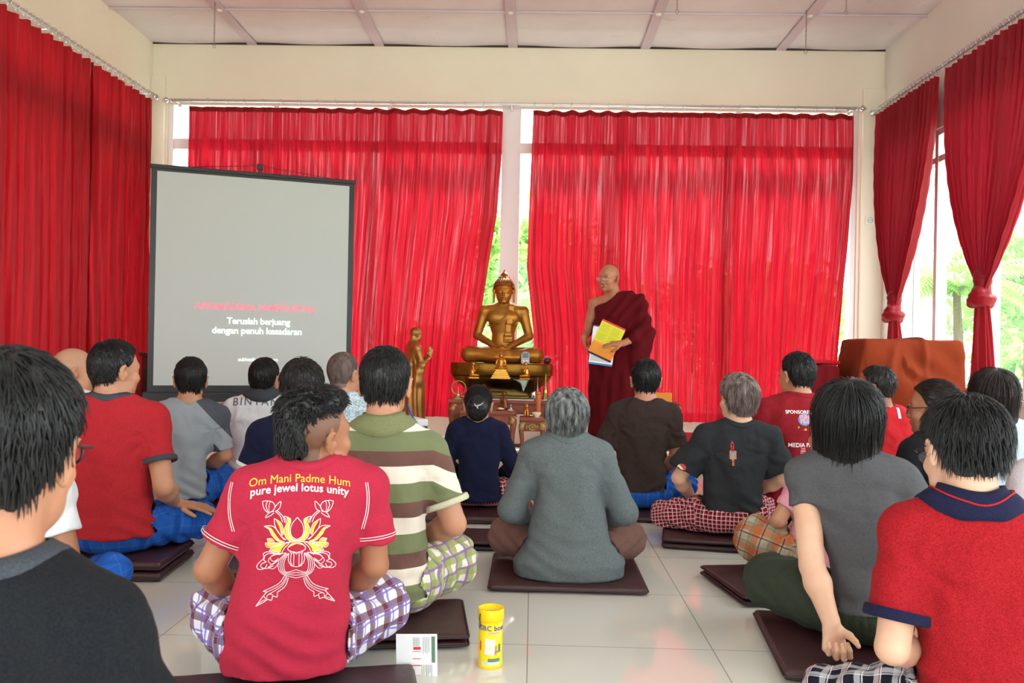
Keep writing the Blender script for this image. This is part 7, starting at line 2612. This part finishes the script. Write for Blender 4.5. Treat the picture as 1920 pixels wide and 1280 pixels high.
b.fn(chest, V3(-0.2, -0.12, 0.8), V3(0.2, 0.12, 1.42), 0.03)
armsM = {1: (V3(0.185, 0.0, 1.325), V3(0.245, 0.0, 1.075), V3(0.238, 0.19, 1.025)), -1: (V3(-0.185, 0.0, 1.325), V3(-0.235, 0.07, 1.055), V3(-0.095, 0.255, 0.985))}
for s in (-1, 1):
    sh_, el_, wr_ = armsM[s]
    b.rc(V3(s * 0.04, -0.005, 1.365), sh_, 0.048 * Sm, 0.052 * Sm, 0.04)
    b.rc(sh_, el_, 0.050 * Sm, 0.038 * Sm, 0.02)
    b.rc(el_, wr_, 0.038 * Sm, 0.025 * Sm, 0.01)
    b.rc(V3(s * 0.09, 0, 0.85), V3(s * 0.095, 0.01, 0.45), 0.075 * Sm, 0.055 * Sm, 0.03)
    b.rc(V3(s * 0.095, 0.01, 0.45), V3(s * 0.095, -0.01, 0.08), 0.052 * Sm, 0.036 * Sm, 0.02)
    b.rc(V3(s * 0.095, -0.03, 0.035), V3(s * 0.11, 0.13, 0.024), 0.034 * Sm, 0.024 * Sm, 0.03)
    for k in range(5): b.rc(V3(s * (0.085 + 0.014 * k), 0.13, 0.018), V3(s * (0.087 + 0.015 * k), 0.165 - 0.006 * k, 0.014), 0.013 * Sm, 0.009 * Sm, 0.004)
add_hand(b, armsM[1][2], (-0.25, 0.38, -0.9), (-0.9, 0.0, 0.25), -1, (0.25, 0.3, 0.2), 0.98 * Sm, 0.12)
add_hand(b, armsM[-1][2], (0.95, 0.32, 0.05), (0.1, -0.6, -0.8), 1, (0.25, 0.4, 0.3), 0.98 * Sm, 0.14, curls=[(0.2, 0.25, 0.2), (0.25, 0.35, 0.3), (0.3, 0.4, 0.3), (0.35, 0.45, 0.3)])
b.frame(HMm, HOm); add_head(b, Sm, 0.95, mouth=1.0); b.frame()
P, F = b.mesh(); P = relax(P, F, 1)
me = np_mesh('body', P, F)
paint(me, P, HMm, HOm, Sm, brow=(0.16, 0.10, 0.08), scalp=(0.36, 0.25, 0.19, 0.25), teeth=True)
link_mesh('body', me, MATS['skin_monk'], mroot)
glasses(mroot, HMm, HOm, Sm, MATS['glasses_metal'], MATS['lens_glass'], 0.0018)

# robe: lower wrap, upper wrap over the left shoulder, cloth falling from the left forearm
b = SDF(0.006)
zr_ = np.array([0.05, 0.15, 0.4, 0.7, 0.95, 1.1, 1.22, 1.32, 1.38, 1.44]) * Sm
ar_ = np.array([0.225, 0.225, 0.22, 0.225, 0.215, 0.195, 0.195, 0.19, 0.14, 0.09]) * Sm
br_ = np.array([0.16, 0.165, 0.16, 0.155, 0.145, 0.135, 0.135, 0.115, 0.095, 0.075]) * Sm


def robe(x, y, z):
    a, c = np.interp(z, zr_, ar_), np.interp(z, zr_, br_)
    r = (np.abs(x / a) ** 2.3 + np.abs(y / c) ** 2.3) ** (1 / 2.3)
    hem_ = 0.07 * Sm + 0.06 * np.maximum(-x, 0) - 0.10 * np.maximum(x, 0) + 0.02
    return np.maximum((r - 1) * c * 0.9, np.maximum(z - 1.43 * Sm, hem_ - z)) + 0 * x


b.fn(robe, V3(-0.24, -0.18, 0.0), V3(0.24, 0.18, 1.44))
b.rc(V3(-0.05, -0.005, 1.385), V3(-0.19, 0, 1.335), 0.060 * Sm, 0.070 * Sm, 0.04)
b.rc(V3(-0.19, 0, 1.335), V3(-0.255, 0.05, 1.07), 0.072 * Sm, 0.074 * Sm, 0.03)
b.rc(V3(-0.255, 0.05, 1.07), V3(-0.18, 0.17, 1.03), 0.068 * Sm, 0.052 * Sm, 0.03)
b.rc(V3(-0.262, 0.05, 1.04), V3(-0.235, 0.06, 0.78), 0.070 * Sm, 0.040 * Sm, 0.05)
b.rc(V3(-0.20, 0.12, 0.98), V3(-0.19, 0.10, 0.70), 0.05 * Sm, 0.035 * Sm, 0.05)
# diagonal neckline: everything above the line from right armpit to left side of the neck is cut away
A_, B_ = V3(0.21, 0, 1.265), V3(-0.035, 0, 1.415)
dn = unit(np.array([-(B_[2] - A_[2]), 0, (B_[0] - A_[0])])) * -1


def cut(x, y, z):
    return -((x - A_[0]) * dn[0] + (z - A_[2]) * dn[2]) + 0 * y


b.fn(cut, (-1, -1, 0.9), (1, 1, 2), 0.01, 's')
b.rc(np.array([HOm[0] - 0.02, 0.02, 1.35 * Sm]), np.array([HOm[0] - 0.01, 0.03, 1.50 * Sm]), 0.062 * Sm, 0.070 * Sm, 0.01, 's')
b.rc(V3(0.185, 0.0, 1.325), V3(0.24, 0, 1.075), 0.064 * Sm, 0.056 * Sm, 0.01, 's')
b.fn(lambda x, y, z: 0.035 * Sm - z + 0 * x + 0 * y, (-2, -2, -2), (2, 2, 2), 0, 'i')


def dr(P, N):
    x, y, z = P[:, 0] / Sm, P[:, 1] / Sm, P[:, 2] / Sm
    u = z * 0.75 + x * 0.75
    o = 0.009 * np.sin(u * 62 + 3 * np.sin(x * 6) + y * 5) * np.clip((z - 0.85) / 0.15, 0, 1)
    a = np.arctan2(y, x)
    o += 0.0085 * np.sin(a * 11 + 2 * np.sin(z * 3.5) + 1.0) * np.clip((0.95 - z) / 0.2, 0, 1)
    o += 0.006 * np.sin((x * 0.9 - z * 0.35) * 55 + 1) * np.exp(-((z - 0.7) / 0.2) ** 2)
    o += cnoise(P, 6, 77) * 0.007
    return o


sdf_obj('robe', b, MATS['robe_maroon'], mroot, dr, 1)

# sheets of paper in his hands
def sheet(label, corners, Yp, bands, name='printed_sheet', thick=0.0012):
    """corners TL, TR, BR, BL in photo pixels give the real rectangle at distance Yp"""
    W4 = [at_y(px, py, Yp) for px, py in corners]
    c = sum(W4, Vector()) / 4
    right = ((W4[1] - W4[0]) + (W4[2] - W4[3])) / 2
    down = ((W4[3] - W4[0]) + (W4[2] - W4[1])) / 2
    down = down - right.normalized() * down.dot(right.normalized())
    w, h = right.length, down.length
    rx, dz_ = right.normalized(), -down.normalized()
    ny = rx.cross(dz_)          # towards +y
    t_ = thing(name, label, 'paper', c)
    Mx = Matrix(((rx.x, ny.x, dz_.x), (rx.y, ny.y, dz_.y), (rx.z, ny.z, dz_.z)))
    if Mx.determinant() < 0: ny = -ny; Mx = Matrix(((rx.x, ny.x, dz_.x), (rx.y, ny.y, dz_.y), (rx.z, ny.z, dz_.z)))
    t_.rotation_euler = Mx.to_euler()
    sg = -1 if (Mx @ Vector((0, 1, 0))).y > 0 else 1
    for k, (nm, x0_, x1_, y0_, y1_, m) in enumerate(bands):
        bm = BM()
        o_ = 0 if k == 0 else thick + 0.00012 * k
        bx(bm, ((x0_ - 0.5) * w, sg * o_, (0.5 - y1_) * h), ((x1_ - 0.5) * w, sg * (o_ + (thick if k == 0 else 0.0004)), (0.5 - y0_) * h))
        for v in bm.verts: v.co.y *= 1
        obj(nm, bm, MATS[m], t_)
    return t_, w, h, sg


lines = lambda x0_, x1_, y0_, y1_, n, m, fill=0.5: [('text_line', x0_, x1_ - 0.06 * ((k * 7) % 3), y0_ + (y1_ - y0_) * k / n, y0_ + (y1_ - y0_) * (k + fill * 0.5) / n, m) for k in range(n)]
YP = MYY - 0.275
sheet('white printed sheet with blue edges, held behind the yellow one by the monk', [(1116, 611), (1158, 613), (1147, 689), (1100, 679)], YP + 0.006,
      [('page', 0, 1, 0, 1, 'white_paper'), ('edge_band', 0, 1, 0.955, 1.0, 'blue_paper'), ('edge_band', 0, 0.4, 0, 0.03, 'blue_print')] + lines(0.06, 0.94, 0.72, 0.92, 7, 'grey_text', 0.6))
sheet('yellow and orange printed sheet with a red top edge, held by the monk', [(1129, 596), (1172, 617), (1146, 680), (1103, 661)], YP,
      [('page', 0, 1, 0, 1, 'yellow_paper'), ('red_band', 0, 1, 0, 0.05, 'red_paper'), ('orange_band', 0, 1, 0.66, 0.95, 'orange_paper'), ('dark_band', 0, 1, 0.95, 1.0, 'black_print'), ('orange_band', 0, 1, 0.60, 0.66, 'orange_box')]
      + lines(0.06, 0.46, 0.10, 0.34, 8, 'olive_text') + lines(0.52, 0.94, 0.10, 0.34, 8, 'olive_text') + lines(0.06, 0.46, 0.37, 0.58, 7, 'olive_text') + lines(0.52, 0.94, 0.37, 0.58, 7, 'olive_text') + lines(0.08, 0.9, 0.70, 0.90, 5, 'yellow_paper_dark'))

# ------------------------------------------------------------------ furniture at the back
def draped(label, name, cat, x0_, x1_, y0_, y1_, h, m, seed, flare=0.03, z0=0.03, group=None, bumps=1.0):
    t_ = thing(name, label, cat, ((x0_ + x1_) / 2, (y0_ + y1_) / 2, 0), 0, group)
    w, d = (x1_ - x0_) / 2, (y1_ - y0_) / 2
    bm = BM(); bx(bm, (-w + 0.03, -d + 0.03, 0), (w - 0.03, d - 0.03, h - 0.03), 0.01); obj('cabinet', bm, MATS['dark_wood'], t_)
    b = SDF(0.012)

    def fn(x, y, z):
        f = flare * (1 - z / h)
        qx, qy = np.abs(x) - w - f + 0.03, np.abs(y) - d - f + 0.03
        qz = z - h + 0.03
        qx, qy, qz = qx + 0 * y + 0 * z, qy + 0 * x + 0 * z, qz + 0 * x + 0 * y
        return np.maximum(np.sqrt(np.maximum(qx, 0) ** 2 + np.maximum(qy, 0) ** 2 + np.maximum(qz, 0) ** 2) + np.minimum(np.maximum(qx, np.maximum(qy, qz)), 0) - 0.03, z0 - z)
    b.fn(fn, (-w - flare, -d - flare, z0), (w + flare, d + flare, h))

    def dsp(P, N):
        x, y, z = P[:, 0], P[:, 1], P[:, 2]
        per = np.where(np.abs(N[:, 0]) > np.abs(N[:, 1]), y + 3, x)
        dn_ = np.clip((h - z) / 0.25, 0, 1)
        o = dn_ * 0.012 * bumps * np.sin(per * 13 + 2.5 * np.sin(z * 4 + seed) + seed)
        # long diagonal drag folds from the upper corner
        o += 0.016 * bumps * np.clip((h - z) / 0.1, 0, 1) * np.exp(-((z - (h - 0.25) + 0.55 * (x - w * 0.2)) / 0.05) ** 2) * (x > -w * 0.2)
        o -= 0.012 * bumps * np.exp(-((z - (h - 0.33) + 0.75 * (x - w * 0.2)) / 0.04) ** 2) * (x > -w * 0.2)
        o += 0.008 * bumps * np.exp(-((x - (w * 0.18 + 0.1 * (h - z))) / 0.02) ** 2)
        o += 0.012 * bumps * np.clip((h - z) / 0.1, 0, 1) * np.exp(-((x + w * 0.35 + 0.22 * (h - z)) / 0.03) ** 2)
        o += 0.007 * bumps * np.sin((x * 0.8 + z * 0.7) * 30 + 2 * np.sin(z * 5)) * (x > 0) * np.clip((h - z) / 0.15, 0, 1)
        o += cnoise(P, 5, seed) * 0.008
        return o
    sdf_obj('drape', b, MATS[m], t_, dsp, 2)
    return t_


fabric('cloth_rust', (134, 52, 27), 0.1); fabric('cloth_red', (186, 20, 34), 0.08); fabric('cloth_maroon', (104, 14, 22), 0.1)
DY0 = 5.90
dx0, dx1 = at_y(1574, 700, 6.35).x, at_y(1808, 700, DY0).x
dz = at_y(1700, 636, DY0).z
print('drape', dx0, dx1, dz)
draped('tall cabinet wholly covered by a rust-brown cloth in the right corner', 'draped_cabinet', 'cabinet', dx0, min(dx1, XR - 0.20), DY0, DY0 + 0.45, dz, 'cloth_rust', 3, 0.02, bumps=2.2)
ex0 = at_y(1512, 700, 6.0).x
ez = at_y(1548, 684, 6.0).z
draped('lower table covered by a dark maroon cloth, left of the rust-draped cabinet', 'draped_table', 'table', ex0, dx0 - 0.11, 6.0, 6.5, ez, 'cloth_maroon', 6, 0.02)
sb = thing('folded_cloth', 'shiny red folded cloth lying on the maroon-draped table', 'cloth', ((ex0 + dx0) / 2 - 0.03, 6.25, ez + 0.004))
b = SDF(0.007); hw = (dx0 - ex0) / 2 - 0.07; b.box((0, 0, 0.012), (hw, 0.2, 0.012), 0.01); sdf_obj('fabric', b, MATS['cloth_red'], sb, lambda P, N: 0.003 * np.sin(P[:, 1] * 40 + P[:, 0] * 20), 1)

# low red bench
ly0, ly1 = 6.35, 7.05
lx0, lx1 = at_y(1262, 860, ly0).x, at_y(1440, 860, ly0).x
lz = at_y(1300, 828, ly0).z
be = thing('low_bench', 'low dark wooden bench with a red cloth top, behind the youth in charcoal', 'bench', ((lx0 + lx1) / 2, (ly0 + ly1) / 2, 0))
w, d = (lx1 - lx0) / 2, (ly1 - ly0) / 2
bm = BM(); bx(bm, (-w, -d, lz - 0.03), (w, d, lz), 0.008); obj('cloth_top', bm, MATS['cloth_red'], be)
bm = BM(); bx(bm, (-w + 0.01, -d + 0.01, lz - 0.06), (w - 0.01, d - 0.01, lz - 0.028), 0.004); obj('frame', bm, MATS['dark_wood'], be)
for sx_ in (-1, 1):
    for sy_ in (-1, 1):
        bm = BM(); tube(bm, [(sx_ * (w - 0.05), sy_ * (d - 0.05), lz - 0.05), (sx_ * (w - 0.03), sy_ * (d - 0.03), lz * 0.4), (sx_ * (w - 0.06), sy_ * (d - 0.05), 0.0)], [0.035, 0.028, 0.022], 8); obj('leg', bm, MATS['dark_wood'], be, True)
bm = BM(); bx(bm, (-w + 0.05, -d + 0.03, lz * 0.35), (w - 0.05, -d + 0.05, lz - 0.05), 0.003); obj('front_panel', bm, MATS['dark_red_wood'], be)

# dark red cabinet by the left wall behind the screen
kx0, kx1 = XL + 0.30, at_y(338, 700, 7.55).x
kz = at_y(262, 661, 7.3).z
kb = thing('sideboard', 'dark red-brown wooden sideboard in the left corner, partly behind the screen', 'sideboard', ((kx0 + kx1) / 2, 7.62, 0))
w = (kx1 - kx0) / 2
bm = BM(); bx(bm, (-w, -0.24, 0.06), (w, 0.24, kz - 0.03), 0.004); obj('carcass', bm, MATS['dark_red_wood'], kb)
bm = BM(); bx(bm, (-w - 0.02, -0.26, kz - 0.03), (w + 0.02, 0.26, kz), 0.006); obj('top_board', bm, MATS['dark_red_wood'], kb)
bm = BM(); bx(bm, (-w + 0.02, -0.22, 0), (w - 0.02, 0.22, 0.06)); obj('plinth', bm, MATS['dark_wood'], kb)
for q in (-1, 1):
    bm = BM(); bx(bm, (q * w / 2 - w * 0.44, -0.256, 0.12), (q * w / 2 + w * 0.44, -0.238, kz - 0.08), 0.004); dr_ = obj('door', bm, MATS['dark_red_wood'], kb)
    bm = BM(); bx(bm, (q * w / 2 - w * 0.34, -0.262, 0.18), (q * w / 2 + w * 0.34, -0.254, kz - 0.14), 0.003); obj('door_panel', bm, MATS['dark_wood'], dr_)
    bm = BM(); sphere(bm, (q * w * 0.14, -0.268, kz * 0.55), 0.014, u=12, v=8); obj('knob', bm, MATS['pale_brass'], dr_, True)
kt = thing('wooden_stool', 'light brown wooden stool by the left curtain, behind the shaven-headed person', 'stool', (at_y(172, 740, 6.1).x - 0.10, 6.1, 0))
tz_ = at_y(176, 708, 6.1).z
bm = BM(); lathe(bm, [(0.0, tz_ - 0.035), (0.15, tz_ - 0.035), (0.165, tz_ - 0.02), (0.16, tz_), (0, tz_)], n=32); obj('seat', bm, mat('tan_wood', (170, 112, 64), 0.5, var=0.15), kt, True)
for k in range(4):
    a = PI / 4 + k * PI / 2
    bm = BM(); tube(bm, [(0.10 * math.cos(a), 0.10 * math.sin(a), tz_ - 0.03), (0.15 * math.cos(a), 0.15 * math.sin(a), 0)], [0.022, 0.018], 8); obj('leg', bm, MATS['tan_wood'], kt, True)
bm = BM(); tube(bm, ring_pts((0, 0, tz_ * 0.35), 0.128, 24), 0.010, 6, closed=True); obj('stretcher_ring', bm, MATS['tan_wood'], kt, True)

# projector on a low table in the middle
qy = 5.50
qx = at_y(762, 800, qy).x
tzq = 0.345
tb = thing('low_table', 'low white table holding the projector, behind the striped polo shirt', 'table', (at_y(822, 820, 5.4).x - 0.32, 5.55, 0))
bm = BM(); bx(bm, (-0.32, -0.24, tzq - 0.025), (0.32, 0.24, tzq), 0.004); obj('table_top', bm, MATS['wall_white'], tb)
for sx_ in (-1, 1):
    for sy_ in (-1, 1):
        bm = BM(); bx(bm, (sx_ * 0.29 - 0.015, sy_ * 0.21 - 0.015, 0), (sx_ * 0.29 + 0.015, sy_ * 0.21 + 0.015, tzq - 0.024), 0.002); obj('leg', bm, MATS['frame_grey'], tb)
pj = thing('projector', 'white and black projector with a blue cord on the low table', 'projector', (qx - 0.06, 5.55, tzq + 0.0015), R(30))
pz = at_y(770, 808, qy).z - tzq
ph_ = at_y(770, 786, qy).z - tzq
bm = BM(); bx(bm, (-0.16, -0.12, pz + 0.030), (0.16, 0.12, ph_), 0.010); obj('top_shell', bm, MATS['white_paper'], pj)
bm = BM(); bx(bm, (-0.158, -0.118, pz), (0.158, 0.118, pz + 0.031), 0.006); obj('lower_shell', bm, MATS['black_plastic'], pj)
bm = BM(); tube(bm, [(-0.08, 0.118, pz + 0.03), (-0.08, 0.15, pz + 0.03)], 0.030, 20); obj('lens_barrel', bm, MATS['dark_metal'], pj, True)
for px_, py_ in ((0.12, -0.09), (-0.12, -0.09), (0, 0.09)):
    bm = BM(); tube(bm, [(px_, py_, 0), (px_, py_, pz + 0.002)], [0.014, 0.008], 10); obj('foot', bm, MATS['black_plastic'], pj, True)
bm = BM(); bx(bm, (0.02, -0.1205, pz + 0.012), (0.10, -0.1185, pz + 0.022)); obj('port_panel', bm, MATS['silver'], pj)
bm = BM(); tube(bm, smooth_line([(0.02, -0.10, ph_ + 0.10), (0.04, -0.13, ph_ + 0.03), (0.09, -0.15, pz + 0.03), (0.15, -0.17, 0.03), (0.10, -0.20, 0.006), (0.0, -0.2, 0.005)], 6), 0.006, 8)
for v in bm.verts: pass
cbd = obj('power_cord', bm, MATS['blue_cord'], pj, True)
pk3 = thing('paper_packet', 'pale blue and white packet on the right corner of the low table', 'packet', (at_y(806, 826, 5.36).x, 5.36, tzq), R(8))
bm = BM(); bx(bm, (-0.055, -0.04, 0), (0.055, 0.04, 0.045), 0.003); obj('wrapper', bm, mat('pale_packet', (196, 216, 226), 0.5, var=0.15, vscale=30), pk3)
bm = BM(); bx(bm, (-0.050, -0.038, 0.045), (0.050, 0.038, 0.049), 0.001); obj('lid', bm, MATS['pink_print'], pk3)

# ------------------------------------------------------------------ yellow board tube in the foreground
cn0 = at_z(919, 1246, 0)
cn = thing('tall_tin', 'tall yellow cylindrical container with blue lettering standing on the tiled floor', 'container', (cn0.x, cn0.y, 0))
hcn = at_y(921, 1138, cn0.y).z
rcn = (at_y(946, 1150, cn0.y).x - at_y(897, 1150, cn0.y).x) / 2
print('tin', hcn, rcn)
rb_ = rcn * 0.91
bm = BM(); lathe(bm, [(0, 0.002), (rb_ * 0.97, 0.002), (rb_, 0.005), (rb_, hcn - 0.034), (0, hcn - 0.034)], n=48); obj('tube', bm, MATS['tin_yellow'], cn, True)
bm = BM(); lathe(bm, [(rb_, hcn - 0.036), (rcn, hcn - 0.034), (rcn, hcn - 0.004), (rcn * 0.97, hcn), (rcn * 0.90, hcn), (rcn * 0.86, hcn - 0.006), (0, hcn - 0.006)], n=48); lid = obj('lid', bm, MATS['tin_yellow'], cn, True)
bm = BM(); lathe(bm, [(rb_ * 0.98, 0), (rb_ * 1.03, 0.001), (rb_ * 1.03, 0.012), (rb_, 0.013)], n=48); obj('bottom_rim', bm, MATS['tin_yellow'], cn, True)


def on_tin(bm, name, m, off=0.0006, a0=0.0):
    bmesh.ops.triangulate(bm, faces=bm.faces[:])
    for _ in range(4):
        es = [e for e in bm.edges if e.calc_length() > 0.006]
        if not es: break
        bmesh.ops.subdivide_edges(bm, edges=es, cuts=1); bmesh.ops.triangulate(bm, faces=[f for f in bm.faces if len(f.verts) > 3])
    for v in bm.verts:
        a = -PI / 2 + a0 + v.co.x / rb_
        v.co = Vector(((rb_ + off) * math.cos(a), (rb_ + off) * math.sin(a), v.co.y))
    return obj(name, bm, MATS[m], cn)


def rect(x0_, x1_, y0_, y1_):
    b_ = BM(); poly_geo(b_, [(x0_, y0_), (x1_, y0_), (x1_, y1_), (x0_, y1_)]); return b_


g = text_geo('MuSRC board', 0.021, 0.0006, 1.05)
for v in g.verts: v.co.x += 0.001; v.co.y += hcn * 0.655
on_tin(g, 'lettering', 'blue_print')
on_tin(rect(-0.004, 0.032, hcn * 0.60, hcn * 0.63), 'printed_band', 'pink_print', 0.0004)
on_tin(rect(-0.028, 0.033, hcn * 0.055, hcn * 0.12), 'printed_band', 'pale_packet', 0.0004)
on_tin(rect(-0.006, 0.033, hcn * 0.10, hcn * 0.18), 'printed_band', 'green_paper', 0.0003)
on_tin(rect(-0.036, -0.030, hcn * 0.30, hcn * 0.46), 'printed_patch', 'red_paper', 0.0004)
on_tin(rect(0.026, 0.036, hcn * 0.28, hcn * 0.42), 'printed_patch', 'green_paper', 0.0004)
on_tin(rect(-0.018, 0.022, hcn * 0.24, hcn * 0.40), 'printed_patch', 'orange_paper', 0.0004)
on_tin(rect(0.010, 0.034, hcn * 0.28, hcn * 0.30), 'printed_patch', 'blue_paper', 0.0006)
b_ = BM(); poly_geo(b_, [(-0.017, hcn * 0.25), (0.013, hcn * 0.24), (0.016, hcn * 0.50), (-0.013, hcn * 0.53)]); on_tin(b_, 'paper_note', 'pale_green_paper', 0.0018)
for k in range(5): on_tin(rect(-0.011, 0.012, hcn * (0.30 + 0.04 * k), hcn * (0.303 + 0.04 * k)), 'note_line', 'olive_text', 0.0022)
bm = BM(); tube(bm, smooth_line([(-rcn * 0.80, -rcn * 0.68, hcn - 0.012), (-rcn * 0.82, -rcn * 0.66, hcn - 0.030), (-rcn * 0.76, -rcn * 0.64, hcn - 0.052)], 6), 0.0016, 6); obj('cord_loop', bm, MATS['black_plastic'], cn, True)

# brochure leaning by the cushion
bc, bw, bh, sg = sheet('white folded brochure with sideways lettering and a green stripe, beside the purple plaid knee', [(742, 1188), (819, 1188), (821, 1277), (744, 1277)], 2.50,
      [('page', 0, 1, 0, 1, 'white_paper'), ('green_stripe', 0.86, 0.95, 0.05, 0.60, 'green_paper'), ('red_block', 0.42, 0.60, 0.27, 0.33, 'red_paper'), ('red_rule', 0.40, 0.60, 0.51, 0.525, 'red_paper'), ('red_rule', 0.34, 0.60, 0.65, 0.67, 'red_paper'), ('red_rule', 0.30, 0.60, 0.86, 0.87, 'pink_print'), ('red_rule', 0.40, 0.60, 0.36, 0.37, 'red_paper')]
      + [('text_line', 0.42 + 0.035 * k, 0.428 + 0.035 * k, 0.06 + 0.01 * (k % 3), 0.25, 'grey_text') for k in range(5)] + [('text_line', 0.66 + 0.045 * k, 0.668 + 0.045 * k, 0.06, 0.42 - 0.04 * (k % 2), 'grey_text') for k in range(4)] + [('text_line', 0.62 + 0.04 * k, 0.63 + 0.04 * k, 0.64, 0.90 - 0.05 * (k % 3), 'olive_text' if k < 3 else 'grey_text') for k in range(7)], 'brochure')
